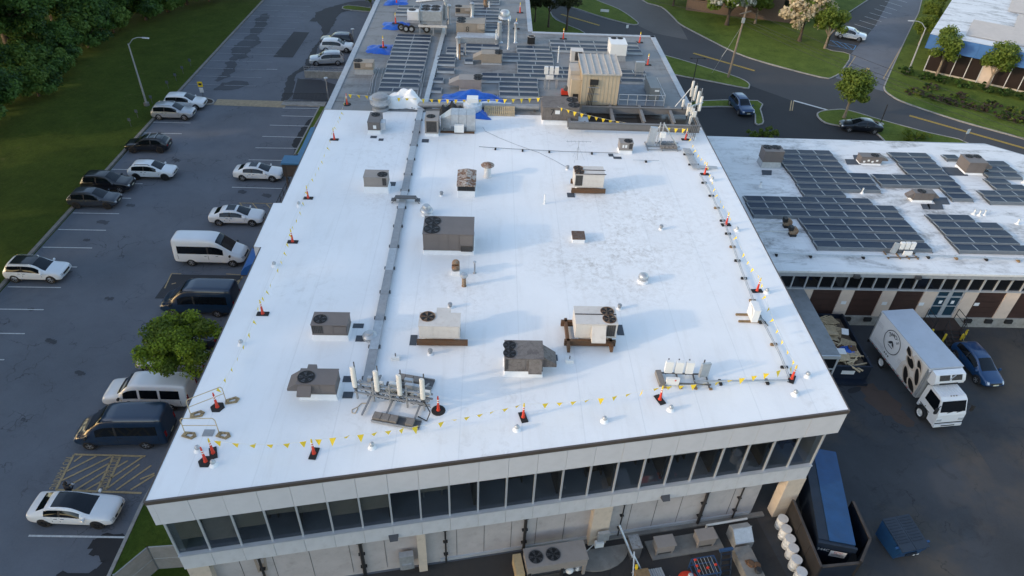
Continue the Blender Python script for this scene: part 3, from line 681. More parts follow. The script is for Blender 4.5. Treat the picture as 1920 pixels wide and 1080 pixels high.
def ac_unit(label, fl, fr, yt, bl, mat=None, fans=(), coils=(), splits=(), hoods=(), curb=.4, curbmat=None, zr=ROOF, cat='air conditioner', name='rooftop_unit', beam=None, fan_mat=None, rustfan=False, curb_in=.06, group='rooftop units', dims=None, louvre=True):
    mat = mat or TAUPE; z0 = zr+curb
    A, w, d, h = fit(fl, fr, yt, bl, z0) if dims is None else (at(*fl, z0), *dims)
    t = thing(name, label, cat, (A.x, A.y, zr), 0, group)
    if curb > .05: MB().add([(curb_in-.1,curb_in-.1,0),(w-curb_in+.1,curb_in-.1,0),(w-curb_in+.1,d-curb_in+.1,0),(curb_in-.1,d-curb_in+.1,0),(curb_in,curb_in,curb),(w-curb_in,curb_in,curb),(w-curb_in,d-curb_in,curb),(curb_in,d-curb_in,curb)],[(0,1,5,4),(1,2,6,5),(2,3,7,6),(3,0,4,7),(4,5,6,7)]).build('curb', curbmat or WCURB, t)
    c = MB().box(0, w, 0, d, curb+.002, curb+h-.03).build('cabinet', mat, t)
    MB().box(-.025, w+.025, -.025, d+.025, curb+h-.03, curb+h).build('top_panel', mat, c)
    MB().box(-.012, w+.012, -.012, d+.012, curb+.01, curb+.10).build('base_rail', mat, c)
    ss = [0]+list(splits)+[1]
    for a, b in zip(ss[:-1], ss[1:]):
        if any(cs[0] == 'front' and not (cs[2] <= a+.02 or cs[1] >= b-.02) for cs in coils): continue
        MB().box(w*a+.03, w*b-.03, -.014, .0, curb+.13, curb+h-.06).build('access_panel', mat, c)
    for cs in coils:
        side, a, b = cs[:3]; z1, z2 = curb+.14, curb+h-.07
        if side == 'front':
            p = MB().box(w*a+.02, w*b-.02, -.012, .0, z1, z2).build('coil', COIL, c)
            mb = MB(); n = max(3, int((b-a)*w/.09))
            for k in range(n): x = w*a+.04+(w*(b-a)-.08)*k/(n-1); mb.box(x-.006, x+.006, -.022, -.012, z1+.02, z2-.02)
            tag(mb.build('coil_fins', DGREY, p), kind='stuff')
        else:
            x = 0 if side == 'left' else w; s = -1 if side == 'left' else 1
            MB().box(min(x, x+s*.012), max(x, x+s*.012), d*a+.02, d*b-.02, z1, z2).build('coil', COIL, c)
    for u, v, r in fans: fan(t, w*u, d*v, curb+h+.001, r, fan_mat or FANB, rust=rustfan)
    for hd in hoods:
        side, a, b, dep, hh = hd[:5]; z2 = curb+h*(hd[5] if len(hd) > 5 else .95); z1 = z2-h*hh
        if side == 'front':
            x0, x1 = w*a, w*b
            hb = MB().add([(x0,0,z2),(x1,0,z2),(x1,-dep,z1+h*.12),(x0,-dep,z1+h*.12),(x0,-dep,z1),(x1,-dep,z1),(x0,0,z1),(x1,0,z1)],[(0,1,2,3),(3,2,5,4),(0,3,4,6),(1,7,5,2),(4,5,7,6)]).build('hood', mat, t)
            MB().box(x0+.03, x1-.03, -dep+.02, -.02, z1-.004, z1-.001).build('hood_screen', FANB, hb)
        elif side in ('right', 'left'):
            s = 1 if side == 'right' else -1; xx = w if s > 0 else 0; y0, y1 = d*a, d*b
            hb = MB().add([(xx,y0,z2),(xx,y1,z2),(xx+s*dep,y1,z1+h*.2),(xx+s*dep,y0,z1+h*.2),(xx+s*dep,y0,z1),(xx+s*dep,y1,z1),(xx,y0,z1),(xx,y1,z1)],[(0,1,2,3),(3,2,5,4),(0,3,4,6),(1,7,5,2),(4,5,7,6)]).build('hood', mat, t)
        else:
            MB().box(w*a, w*b, d, d+dep, z1, z2).build('economiser_box', mat, t)
    if beam:
        for (x0, y0, x1, y1) in beam: MB().beam((w*x0, d*y0, curb*.55),(w*x1, d*y1, curb*.55), .16, curb*.7).build('support_beam', RUSTB, t)
    t['w'] = w; t['d'] = d; t['h'] = h
    return t, w, d, h
Q = lambda ox, oy, *pts: [(ox+x/4, oy+y/4) for x, y in pts]
# white roof, front rows
u1, w, d, h = ac_unit('taupe unit with one fan, back left of the front left pair', (586,628), (652.5,628), 609, (590,585), fans=[(.22,.45,.36)], coils=[('front',0,.33)], splits=(.33,.62))
MB().box(w*.64, w*.98, -.06, -.015, .4+h*.25, .4+h*.9).build('service_panel', TAUPE, u1)
u2, w, d, h = ac_unit('taupe unit with slanted left hood nearest the antenna rack', (560,739), (631,739), 720, (565,691), fans=[(.2,.45,.42)], splits=(.45,.6), hoods=[('left',.05,.95,.55,.75,.97),('front',.02,.38,.45,.55,.9),('back',.15,.38,.35,.5)])
u3, w, d, h = ac_unit('cream unit with square rust rail along its front edge', (786,634), (862,634), 611, (792,586), CREAM, fans=[(.2,.7,.42)], splits=(.35,.98), hoods=[('back',.4,.75,.5,.5)], curb=.5, curb_in=.35, fan_mat=RUST, rustfan=True, beam=[(-.06,-.06,1.2,-.06),(-.02,1.02,1.0,1.02)])
u4, w, d, h = ac_unit('cream two fan unit standing on rusty beams', (1077.5,633), (1155,640), 607, (1078,574), CREAM, fans=[(.8,.72,.38),(.82,.3,.38)], coils=[('front',.74,.97)], splits=(.36,.72), hoods=[('front',.38,.72,.55,.8,.9)], curb=.55, curb_in=.3, fan_mat=RUST, rustfan=True, beam=[(-.25,-.08,1.0,-.08),(-.28,1.0,.1,1.0),(-.16,-.5,-.16,1.15),(.88,-.45,.88,.2)])
MB().box(-.01, w+.01, d*.52, d*.56, .55+h, .575+h).build('top_seam', FANB, u4)
u5, w, d, h = ac_unit('taupe two fan unit with peeling top nearest the front flag line', (946,696), (1017,697), 672, (944,638), rust_mat('peeling_taupe', (.17,.15,.14), (.115,.098,.094), .5, .56, 1.6), fans=[(.12,.72,.33),(.12,.28,.33)], coils=[('front',.0,.10)], splits=(.12,.55,.62), hoods=[('right',.15,.85,.75,.8,.95),('front',.62,.97,.30,.85)], rustfan=False)
u6, w, d, h = ac_unit('large taupe two fan unit in the middle of the white roof', (794,469), (887.5,472), 438, (800,405), fans=[(.17,.72,.52),(.17,.26,.52)], splits=(.3,.5,.72), hoods=[('front',.73,.99,.12,.6,.95)], curb=.3)
MB().box(w*.75, w*.98, -.16, -.13, .35, .3+h*.35).build('outlet', COIL, u6)
u7, w, d, h = ac_unit('beige one fan unit beside the cable tray near the left flags', (683,350), (727,350), 332, (686,318), TAUPE_L, fans=[(.78,.4,.36)], coils=[('front',.78,.97)], splits=(.4,.76), curb=.5, curb_in=.02)
A, w, d, h = fit((857.5,358), (891,358), 345, (858,318), ROOF+.55)
t = thing('exhaust_hood', 'square hood with rust streaked top beside the rusty mushroom vent', 'vent', (A.x, A.y, ROOF))
MB().box(.03, w-.03, .03, d-.03, 0, .55).build('curb', WCURB, t); MB().box(0, w, 0, d, .55, .55+h*.8).build('cabinet', DGREY, t)
MB().add([(-.05,-.1,.55+h*.75),(w+.05,-.1,.55+h*.75),(w+.05,d+.05,.55+h*.95),(-.05,d+.05,.55+h*.95),(w/2,-.1,.6+h),(w/2,d+.05,.65+h)],[(0,4,5,3),(4,1,2,5),(0,1,4),(3,5,2)]).build('top', RUSTCAP, t)
for q in (.28,.72): MB().box(w*q-.28, w*q+.28, -.02, 0, .6, .55+h*.7).build('louvre', FANB, t)
u9, w, d, h = ac_unit('cream two fan unit on a rusty beam near the rear wing', (1076,351), (1131,352), 327, (1074,311), CREAM, fans=[(.14,.75,.36),(.16,.32,.36)], coils=[('front',.02,.28)], splits=(.3,.65), curb=.5, curb_in=.3, fan_mat=RUST, rustfan=True, beam=[(-.08,-.06,1.08,-.06),(-.05,1.0,1.05,1.0)])
for v in (.5, .02): MB().box(w*.0, w*1.05, d*v, d*v+.07, .5+h, .53+h).build('top_seam', FANB, u9)
u10, w, d, h = ac_unit('taupe cube condenser at the rear left corner of the white roof', (690,244), (713,244), 229, (694,210), fans=[(.5,.75,.36)], splits=(), curb=.35)
MB().box(w+.01, w+.4, .2, .9, .3, .95).build('pipe_box', ALU, u10)
for a, b in ((.45,.7),): MB().box(w*a, w*b, -.03, -.015, .5, .8).build('label_plate', WHITEM, u10)
u11, w, d, h = ac_unit('grey taupe tall unit feeding a sheet metal duct by the rear wing', (797,250), (822,250), 226, (798,208), TAUPE_L, fans=[(.42,.45,.36)], coils=[('front',.1,.9)], curb=.25)
u12, w, d, h = ac_unit('small beige condenser beside the rear roof conduit', (1161,282), (1186,283), 268, (1161,259), TAUPE_L, fans=[(.65,.45,.33)], coils=[('front',.68,.97)], splits=(.35,.66), curb=.3)
for a, b in ((.2,.33),(.4,.55)): MB().box(w*a, w*b, -.03, -.015, .55, .8).build('label_plate', WHITEM, u12)
u13, w, d, h = ac_unit('wide brown unit with two fans marked 7', (1016,225), (1084,227), 201, (1018,180), rust_mat('brown_cabinet', (.17,.145,.13), (.13,.11,.10), .45, .6, 1.0), fans=[(.85,.72,.5),(.87,.25,.5)], splits=(.3,.55,.8), curb=.45, curb_in=.15)
text('unit_number', '7', .75, FANB, u13, (w*.27, -.02, .45+h*.62), (rad(90), 0, 0))
MB().box(w*.35, w*.48, -.02, -.015, .45+h*.5, .45+h*.78).build('label_plate', WHITEM, u13)
# duct beside u11
p = at(826,246,ROOF); du = thing('sheet_metal_duct', 'bent galvanised duct between tall unit and blue tarp', 'duct', (p.x, p.y, ROOF))
MB().add([(0,.2,.2),(.9,-.1,.3),(.9,1.2,.3),(0,1.0,.2),(0,.2,1.0),(.9,-.1,1.55),(.9,1.2,1.6),(0,1.0,1.0)],[(0,3,2,1),(4,5,6,7),(0,1,5,4),(1,2,6,5),(2,3,7,6),(3,0,4,7)]).build('transition', GALV, du)
for k, (a, b) in enumerate(((.92,1.55),(1.57,2.2),(2.22,2.95))): MB().box(a, b, -.12, 1.2, .55 if k < 2 else .1, 1.6).build('duct_section', GALV, du)
MB().box(1.2, 2.0, -.5, -.15, .15, .8).build('filter_box', WHITEM, du)
MB().box(0, 2.9, -.35, -.15, .02, .12).build('support_rail', RUSTB, du)
for x in (.1, 1.4, 2.7): MB().box(x, x+.12, 0, 1.0, 0, .3).build('stand', GALV, du)
# small hatch, mini split
A, w, d, h = fit((1074,450), (1096.5,450), 447, (1073,434), ROOF+.25)
t = thing('roof_hatch', 'square roof hatch with brown rusty lid', 'roof hatch', (A.x, A.y, ROOF)); MB().box(0,w,0,d,0,.3).build('curb', WCURB, t); MB().box(-.03,w+.03,-.03,d+.03,.3,.42).build('lid', rust_mat('rusty_lid', (.13,.10,.085), (.10,.05,.03), .4, .6, 4), t)
p = at(1396,605,ROOF); t = thing('mini_split', 'small white condenser on timber sleepers beside right edge conduit', 'air conditioner', (p.x, p.y, ROOF))
for y in (.0,.62): MB().box(-.35, 1.0, y, y+.12, 0, .1).build('sleeper', WOODB, t)
MB().box(.35,.72,-.08,.85,.1,1.0).build('cabinet', WHITEM, t)
MB().lathe([(.3,0),(.33,.03),(.25,.03)], (0,0,0), 16, axis='y').build('fan_grille', WHITEM, t, loc=(.33,.38,.6), rz=rad(90))
MB().tube([(.72,.2,.5),(1.0,.3,.3),(1.1,.5,.06),(1.3,-.3,.05)], .03).build('line_set', DGREY, t)
# dark rubber walk pads
pads = [(660,604,13,7),(671,635,16,10),(649,661,12,12),(651,741,16,10),(774,638,12,16),(1163,618,11,18),(1041,671,7,9),(735,346,12,6),(1071,366,14,7),(1146,292,8,5),(1158,297,14,4),(703,258,12,3),(714,263,9,3),(797,264,12,5),(665,607,12,8)]
pads = [(671,611,20,8),(675,635,18,11),(651,741,19,12),(652,711,20,11),(774,638,13,19),(1164,619,13,19),(1042,671,8,11),(735,345,12,7),(1071,366,14,8),(1146,291,9,5),(1158,296,15,4),(700,257,12,4),(714,262,9,4),(797,264,13,6)]
near = ['right of the back left taupe unit','beside the mushroom vent','in front of the slanted hood unit','between slanted hood unit and antenna rack','left of the square rust rail unit','right of the two fan unit on beams','right of the peeling taupe unit','right of the beige one fan unit','in front of the rear cream unit','left of the small beige condenser','in front of the small beige condenser','in front of the corner cube condenser','right of the corner cube condenser','in front of the tall ducted unit']
for (x, y, w_, h_), nr in zip(pads, near):
    a = at(x-w_/2, y+h_/2, ROOF); b = at(x+w_/2, y+h_/2, ROOF); c = at(x-w_/2, y-h_/2, ROOF)
    tag(MB().box(a.x, b.x, a.y, c.y, ROOF+.004, ROOF+.03).build('walk_pad', MATB), 'dark rubber pad lying '+nr, 'walk pad', 'rubber walk pads')

# ---------------------------------------------------------------- vents
def vent(name, label, px, py, parts, zr=ROOF, cat='vent', group='roof vents'):
    p = at(px, py, zr); t = thing(name, label, cat, p, 0, group)
    for nm, prof, m in parts: MB().lathe(prof, (0,0,0), 16).build(nm, m, t, smooth=50)
    return t
def dome(label, px, py, s=1.0):
    return vent('drain_vent', label, px, py, [('boot', [(.30*s,0),(.26*s,.03),(.15*s,.22*s),(.13*s,.24*s)], WCURB), ('dome', [(.13*s,.24*s),(.17*s,.26*s),(.17*s,.36*s),(.13*s,.45*s),(.05*s,.5*s),(.005,.505*s)], GALV)])
for lb, x, y in (('front edge between flag line and middle cone',969,806),('front edge right of the middle cone',1133,790),('front edge beside the right front cone',1257,769),('right front corner below the corner cone',1490,740),('right front corner beside the corner cone',1513,706),('front edge left of the middle',698,839),('front left corner right of the two cones',401,872),('front left corner left of the two cones',372,845),
                 ('left edge above the bump in the roofline',561,386),('left edge at the fifth flag gap',515,499),('left edge above the tree',453,646),('right edge below the conduit turn',1335,339),('right edge beside the middle right cone',1381,433),('right edge near the steel platform beam',1301,259),('right edge beside the lower right cone',1437,549)):
    dome('white boot vent with silver dome, '+lb, x, y, .72)
mush = lambda s, m, m2: [('base', [(.45*s,0),(.45*s,.15*s),(.30*s,.2*s),(.30*s,.35*s)], m2), ('cap', [(.5*s,.33*s),(.55*s,.40*s),(.48*s,.55*s),(.34*s,.60*s),(.33*s,.80*s),(.26*s,.90*s),(.01,.92*s)], m)]
vent('mushroom_vent', 'grey mushroom exhaust vent behind the large middle unit', 800, 402, mush(.85, GALV, WCURB))
vent('mushroom_vent', 'low round grey vent beside the cable tray', 694, 633, [('base', [(.42,0),(.42,.12),(.3,.15)], GALV), ('cap', [(.38,.14),(.42,.2),(.3,.32),(.22,.34),(.2,.42),(.01,.46)], GALV)])
vent('mushroom_vent', 'tall white flue with rusty flat mushroom cap', 914, 331, [('flue', [(.36,0),(.30,.08),(.26,.12),(.26,.95)], M('peeling_white_pipe',(.62,.62,.62),.6,var=.15,scale=4,dirt=.5,dirtcol=(.25,.15,.1))), ('cap', [(.50,.95),(.52,1.0),(.3,1.12),(.01,1.2)], RUSTCAP)])
vent('turbine_vent', 'round silver turbine vent on white curb right of the middle', 1205, 528, [('curb', [(.34,0),(.34,.2)], WCURB), ('turbine', [(.22,.2),(.30,.28),(.33,.42),(.28,.55),(.14,.63),(.01,.65)], GALV)])
vent('flue_pipe', 'short rusty flue pipe with round grey cap', 870, 536, [('pipe', [(.16,0),(.13,.08),(.13,.75)], RUST), ('cap', [(.2,.72),(.24,.8),(.2,.92),(.06,.96),(.005,.965)], GALV)])
vent('vent_pipe', 'thin grey vent pipe with cap behind the large middle unit', 890, 512, [('pipe', [(.12,0),(.05,.06),(.05,.85)], STEEL), ('cap', [(.1,.83),(.1,.9),(.01,.92)], GALV)])
vent('vent_pipe', 'bare white vent pipe standing left of the rear cream unit', 1021, 382, [('pipe', [(.14,0),(.07,.05),(.065,.80),(.05,.80)], WHITEM)])
for lb, x, y in (('behind the cream unit with rust rail',844,577),('behind the two fan unit on beams',1161,579),('left of the rust streaked hood',828,367),('right of the rusty lid hatch',1239,430),('behind the rear cream unit',1064,318),('below the cream unit with rust rail',807,664)):
    vent('vent_stub', 'tiny grey capped vent '+lb, x, y, [('boot', [(.18,0),(.1,.1)], WCURB), ('cap', [(.1,.1),(.1,.25),(.14,.26),(.12,.34),(.01,.37)], STEEL)])
p = at(855,512,ROOF); t = thing('gooseneck_vent', 'rusty brown gooseneck vent on a white curb', 'vent', p, 0, 'roof vents')
MB().box(-.25,.25,-.25,.25,0,.3).build('curb', WCURB, t)
mb = MB(); pts = [(0,0,.3),(0,0,.62),(0,.06,.75),(0,-.1,.86),(0,-.32,.8),(0,-.42,.62)]
MB().tube(pts, .24, 12).build('hood', RUST, t, smooth=60); MB().lathe([(.2,0),(.22,.02),(.01,.025)], (0,0,0), 12).build('mouth', GALV, t, loc=(0,-.44,.58))
for lb, x, y in (('left of centre below the cream unit',742,673),('below the two fan unit on beams',1067.5,678)):
    p = at(x, y, ROOF); t = thing('pitch_pocket', 'small white metal box '+lb, 'roof box', p); MB().box(-.22,.22,-.15,.15,0,.22).build('box', WHITEM, t); MB().cyl((0,0,.22),(0,0,.42),.03).build('stub_pipe', DGREY, t)
# ---------------------------------------------------------------- cable tray running back along the roof
a = at(695,690,ROOF); b = at(789,207,ROOF)
tr = thing('cable_tray', 'long galvanised cable trough running down the white roof', 'cable tray', (a.x, a.y-1.2, ROOF), -math.atan2(b.x-a.x, b.y-a.y))
L = (b-a).length+1.2; k = 0; y = 0.0; rr = random.Random(9)
while y < L:
    l = min(2.4, L-y); MB().box(-.24, .24, y+.01, y+l-.01, .10, .22+.008*(k % 2)).build('cover', [STEEL, GALV, STEEL][k % 3], tr)
    for s in (-1, 1): MB().box(s*.3-.03, s*.3+.03, y+.3, y+.45, 0, .15).build('clip', DGREY, tr)
    y += l; k += 1
mb = MB(); y = .4
while y < L: MB().box(-.3, .3, y, y+.12, 0, .1).build('sleeper', DGREY, tr); y += 2.4
# crossover step
p = at(761,379,ROOF); t = thing('crossover_step', 'dark metal step bridging the cable trough', 'step', p)
MB().box(-.75,.75,-.22,.22,.38,.44).build('tread', DGREY, t)
for s in (-1, 1):
    MB().box(s*.85-.18, s*.85+.18, -.2,.2,.18,.23).build('tread', DGREY, t)
    for q in (-.2,.2): MB().beam((s*.7,q,.4),(s*1.0,q,0),.04).build('leg', DGREY, t)
# ---------------------------------------------------------------- delineator cones
def make_cone(kind):
    t = thing('delineator_cone', 'x', 'traffic cone', (0,0,ROOF), 0, 'red delineator cones on the roof')
    if kind == 'rect': MB().box(-.34,.34,-.17,.17,0,.05).build('base', BUMP, t)
    else: MB().lathe([(.36,0),(.34,.05)], (0,0,0), 6 if kind == 'hex' else 14).build('base', BUMP, t)
    MB().lathe([(.105,.05),(.08,.12),(.05,.62)], (0,0,0), 12, cap=False).build('cone_body', RED_C, t, smooth=50)
    for z in (.62,.76): MB().lathe([(.052,z),(.048,z+.07)], (0,0,0), 12, cap=False).build('reflective_collar', REFL, t, smooth=50)
    MB().lathe([(.050,.69),(.048,.76)], (0,0,0), 12, cap=False).build('cone_neck', RED_C, t, smooth=50)
    MB().lathe([(.048,.83),(.045,.94),(.03,.94),(.03,1.0),(.04,1.02),(.03,1.05),(.003,1.05)], (0,0,0), 12).build('top', RED_C if kind != 'rect' else YEL, t, smooth=50)
    return t
protos = {}
CONES = {}
def cone(key, label, px, py, kind='rect', rz=0, zr=ROOF, s=1.0):
    p = at(px, py, zr)
    if kind not in protos: protos[kind] = make_cone(kind); t = protos[kind]; t.location = p; t.rotation_euler = (0,0,rz); t['label'] = label
    else: t = dup(protos[kind], p, rz, label)
    t.scale = (s, s, s); CONES[key] = (Vector(p), 1.0*s); return t
for key, lb, x, y, kd, rz in (('l1','second red cone from the rear on the left roof edge',627,262,'rect',0),('l2','red cone on the left edge above the roofline bump',578,372,'rect',0),('l3','red cone on the left edge below the roofline bump',549,454,'rect',0),('l4','red cone on the left edge right of the tree',493,589,'rect',0),
    ('l5','red cone with hexagonal base inside the tan ladder barrier',408,764,'hex',0),('f0','red cone on rectangular base at the front left corner',400,850,'rect',rad(112)),('fx','red cone with hexagonal base at the front left corner',386,866,'hex',0),('f1','first red cone along the front edge from the left',589,851,'rect',rad(84)),('ra','red cone on round base beside the antenna rack',822,770,'round',0),
    ('f2','middle red cone along the front flag line',981,783,'rect',rad(105)),('f3','red cone in front of the white radio boxes',1237,750,'rect',rad(112)),('r0','red cone at the front right corner',1484,711,'rect',rad(60)),('r1','lowest red cone on the right edge above the corner',1419,546,'rect',rad(5)),('r2','middle red cone on the right roof edge',1361,422,'rect',rad(5)),('r3','upper red cone on the right edge beside the conduits',1321,327,'rect',0),('r4','red cone near the steel platform beam',1285,262,'rect',0),
    ('g0','red cone with flags at the rear left where white roof ends',651,196,'round',0)):
    cone(key, lb, x, y, kd, rz)
for key, lb, x, y in (('g1','red cone on the farthest blue tarp at the picture top',744,8),('g2','red cone on the middle blue tarp',742,44),('g3','red cone on the nearest small blue tarp',719,89),('g4','red cone at the far right of the grey roof by the pines',975,24),('g5','red cone behind the silver vent pipe',968,54),('g6','red cone on the rear edge beside the pines',1056,73),('g7','red cone at the far corner of the grey roof',1199,80),('g8','red cone right of the tan penthouse on the grey roof',1214,122)):
    cone(key, lb, x, y, 'rect', 0, ROOF+(.35 if key in ('g2','g3') else 0), 1.15)
# ---------------------------------------------------------------- pennant lines
flagm = [MB().add([(-.16,0,0),(.16,0,0),(.0+dx,dy,-.40)],[(0,1,2)]).mesh('flag', YEL) for dx, dy in ((0,.02),(.03,.12),(-.03,-.1),(.0,.2))]
def pennants(label, a, b, n, za=None, zb=None, sag=.25, seed=0, skip=(), tw=.35):
    A = a if isinstance(a, Vector) else CONES[a][0]+Vector((0,0,CONES[a][1])); B = b if isinstance(b, Vector) else CONES[b][0]+Vector((0,0,CONES[b][1]))
    t = thing('pennant_line', label, 'pennant flags', A, 0, 'yellow pennant lines'); R = random.Random(seed); d = B-A
    P = lambda q: d*q-Vector((0,0,sag*4*q*(1-q)))
    MB().tube([P(i/12) for i in range(13)], .008, 4).build('rope', ROPE, t)
    ang = math.atan2(d.y, d.x)
    n = n if tw > .2 else max(4, round(n*.75))
    for i in range(n):
        if i in skip: continue
        q = (i+.5)/n; o = obj('flag', R.choice(flagm), t, P(q), ang+R.uniform(-tw,tw)+(R.choice((0,.8)) if R.random() < .2 and tw > .2 else 0)); o.rotation_euler[0] = R.uniform(-.3,.3); o.scale = (1,1,1) if tw > .2 else (.72,.72,.72)
    return t
pennants('yellow flags along the front edge from left corner to first cone', 'f0', 'f1', 6, sag=.35, seed=1)
pennants('yellow flags along the front edge from first to middle cone', 'f1', 'f2', 16, sag=.3, seed=2)
pennants('yellow flags along the front edge from middle cone to radio boxes', 'f2', 'f3', 10, sag=.3, seed=3)
pennants('yellow flags along the front edge from radio boxes to right corner', 'f3', 'r0', 11, sag=.3, seed=4)
pennants('yellow flags on the right edge from the corner to the lowest cone', 'r0', 'r1', 11, sag=.45, seed=5, tw=.14)
pennants('yellow flags on the right edge from lowest to middle cone', 'r1', 'r2', 10, sag=.5, seed=6, tw=.14)
pennants('yellow flags on the right edge from middle to upper cone', 'r2', 'r3', 11, sag=.45, seed=7, tw=.14)
pennants('yellow flags on the right edge from upper cone to platform beam', 'r3', 'r4', 9, sag=.45, seed=8, tw=.14)
pennants('yellow flags on the left edge from grey roof to second cone', 'g0', 'l1', 10, sag=.4, seed=9, tw=.14)
pennants('yellow flags on the left edge from second cone to above the bump', 'l1', 'l2', 12, sag=.5, seed=10, tw=.14)
pennants('yellow flags on the left edge across the roofline bump', 'l2', 'l3', 7, sag=.4, seed=11, tw=.14)
pennants('yellow flags on the left edge down to the cone by the tree', 'l3', 'l4', 12, sag=.5, seed=12, tw=.14)
pennants('yellow flags on the left edge from the tree to ladder barrier', 'l4', 'l5', 10, sag=.6, seed=13, tw=.14)
e7 = at(1017,183,ROOF+1.75); pennants('yellow flags strung from the rear left cone to the brown unit', 'g0', e7, 24, sag=.35, seed=14)
e8 = at(1045,200,ROOF+1.7); pennants('yellow flags from the brown unit along the steel platform', e8, 'r4', 18, sag=.4, seed=15, skip=(10,12,13,14))
# ---------------------------------------------------------------- ladder barriers
def barrier(label, a, b):
    A = at(*a, ROOF); B = at(*b, ROOF); d = B-A; l = d.length; t = thing('ladder_barrier', label, 'barrier', A, math.atan2(d.y, d.x))
    MB().tube([(0,0,.05),(0,0,.92),(.08,0,1.05),(l-.08,0,1.05),(l,0,.92),(l,0,.05)], .022).build('frame', LTAN, t); MB().tube([(0,0,.55),(l,0,.55)], .02).build('mid_rail', LTAN, t)
    for x, s in ((0,1),(l,1)):
        pts = [(x+.02,-.02)]; 
        mb = MB(); pr = [(0,-.12),(.55,-.3),(.75,-.12),(.62,.1),(.1,.15)]
        out = [(x+q[0]*.95-.1, q[1]-.1) for q in pr]; cx = sum(q[0] for q in out)/5; cy = sum(q[1] for q in out)/5
        inn = [(cx+(q[0]-cx)*.5, cy+(q[1]-cy)*.5) for q in out]; vs = []
        for z in (0,.07):
            vs += [(q[0],q[1],z) for q in out]+[(q[0],q[1],z) for q in inn]
        fs = []
        for i in range(5):
            j = (i+1)%5; fs += [(i,j,10+j,10+i),(5+i,15+i,15+j,5+j),(10+i,10+j,15+j,15+i),(i,5+i,5+j,j)]
        mb.add(vs, fs).build('base_weight', rust_mat('worn_tan_weight', (.40,.29,.15), (.16,.11,.06), .45, .6, 5), t)
    return t
barrier('tan pipe barrier slanting back from the left roof edge', (358,778), (424,752))
barrier('tan pipe barrier beside the front left cones', (347,812), (411,812))
p = at(391,812,ROOF); tag(MB().box(p.x-.25,p.x+.25,p.y-.2,p.y+.2,ROOF+.004,ROOF+.03).build('metal_plate', STEEL), 'grey metal plate lying by the tan barrier', 'plate')
# ================================================================== antennas, conduits and the crowded grey roof
ANT = M('antenna_radome', (.66,.64,.60), .55, var=.04, dirt=.1); BLK = M('ballast_block', (.20,.18,.165), .9, var=.15, scale=6)
def antenna(parent, x, y, z, l, ry=0, w=.26):
    a = MB().lathe([(.01,0),(w*.45,.0),(w*.5,.04),(w*.5,l-.04),(w*.42,l),(.01,l)], (0,0,0), 14).build('antenna', ANT, parent, loc=(x,y,z), smooth=50); a.scale = (1,.62,1)
    MB().cyl((.05,.22,-.25),(.05,.22,l+.22), .035, n=8).build('mount_pipe', DGREY, a)
    for q in (.18,.8): MB().box(.02,.08,.05,.24,l*q-.04,l*q+.04).build('bracket', DGREY, a)
    mb = MB()
    for k in range(4): mb.tube([(-.06+.04*k,0,0),(-.06+.04*k,.02,-.22),(.05,.12,-.4)], .012, 5)
    tag(mb.build('cables', FANB, a), kind='stuff'); return a
Z1 = ROOF+1.05; A1 = at(665.5,725.5,Z1); A4 = at(793,748,Z1); dv = A4-A1; ang = math.atan2(dv.y, dv.x); Lr = dv.length
rk = thing('antenna_rack', 'steel ballast frame carrying four upright panel antennas', 'antenna rack', (A1.x, A1.y, ROOF), ang)
hA = zy(A1.x, A1.y, 688)-Z1
for k in range(4): antenna(rk, Lr*k/3, 0, 1.05, hA)
def loc_of(px, py, z):
    p = at(px, py, z)-Vector((A1.x, A1.y, ROOF)); return Vector((p.x*math.cos(ang)+p.y*math.sin(ang), -p.x*math.sin(ang)+p.y*math.cos(ang), p.z))
for zz, yy in ((.55,.12),(.85,.12),(1.25,.15),(.45,.62),(.75,.66)): MB().beam((-.15,yy,zz),(Lr+.3,yy,zz), .08).build('rail', STEEL, rk)
for k in range(5):
    x = Lr*k/4; MB().beam((x,.12,.08),(x,.12,1.5), .08).build('post', STEEL, rk); MB().beam((x,.66,.08),(x,.66,.9), .07).build('post', STEEL, rk)
for x in (.6, Lr*.5, Lr-.3): MB().beam((x,.12,1.2),(x,1.9,.12), .07).build('brace', STEEL, rk); MB().beam((x,-.9,.12),(x,1.9,.12), .08).build('base_beam', STEEL, rk)
for c, x0, x1, y in (('front', Lr*.33, Lr*1.02, -.85), ('back', Lr*.42, Lr*.98, 1.95)):
    MB().box(x0, x1, y-.28, y+.28, .04, .08).build('ballast_tray', DGREY, rk)
    for s in (-1, 1): MB().box(x0, x1, y+s*.28-.02, y+s*.28+.02, .04, .16).build('tray_edge', STEEL, rk)
    x = x0+.04; k = 0
    while x < x1-.42:
        if (k % 5) != 3: MB().box(x, x+.39, y-.2, y+.2, .08, .27).build('ballast_block', BLK, rk)
        x += .42; k += 1
R_ = random.Random(3)
for k in range(20):
    x = R_.uniform(-.2, Lr); y = .25+R_.random()*.5; z = R_.uniform(.3,1.1); w_ = R_.uniform(.2,.42)
    MB().box(x, x+w_, y, y+.18, z, z+R_.uniform(.25,.5)).build('radio_box', R_.choice([GALV, ANT, DGREY]), rk)
mb = MB()
for k in range(26):
    x = R_.uniform(0,Lr); mb.tube([(x,.2,1.0),(x+R_.uniform(-.4,.4),.3,.5),(x+R_.uniform(-.8,.8),.4,.06)], .016, 5)
mb.tube([(Lr,.1,.8),(Lr+.4,-.2,.4),(Lr+.3,-.5,.06),(Lr-.2,-.3,.05)], .03, 6); tag(mb.build('cables', FANB, rk), kind='stuff')
mb = MB(); pts = [loc_of(x,y,ROOF+.02) for x, y in ((690,756),(678,756),(671,763),(660,768),(660,774),(666,775),(671,765))]; mb.tube(pts, .018, 5).build('loose_cable', LTAN, rk)
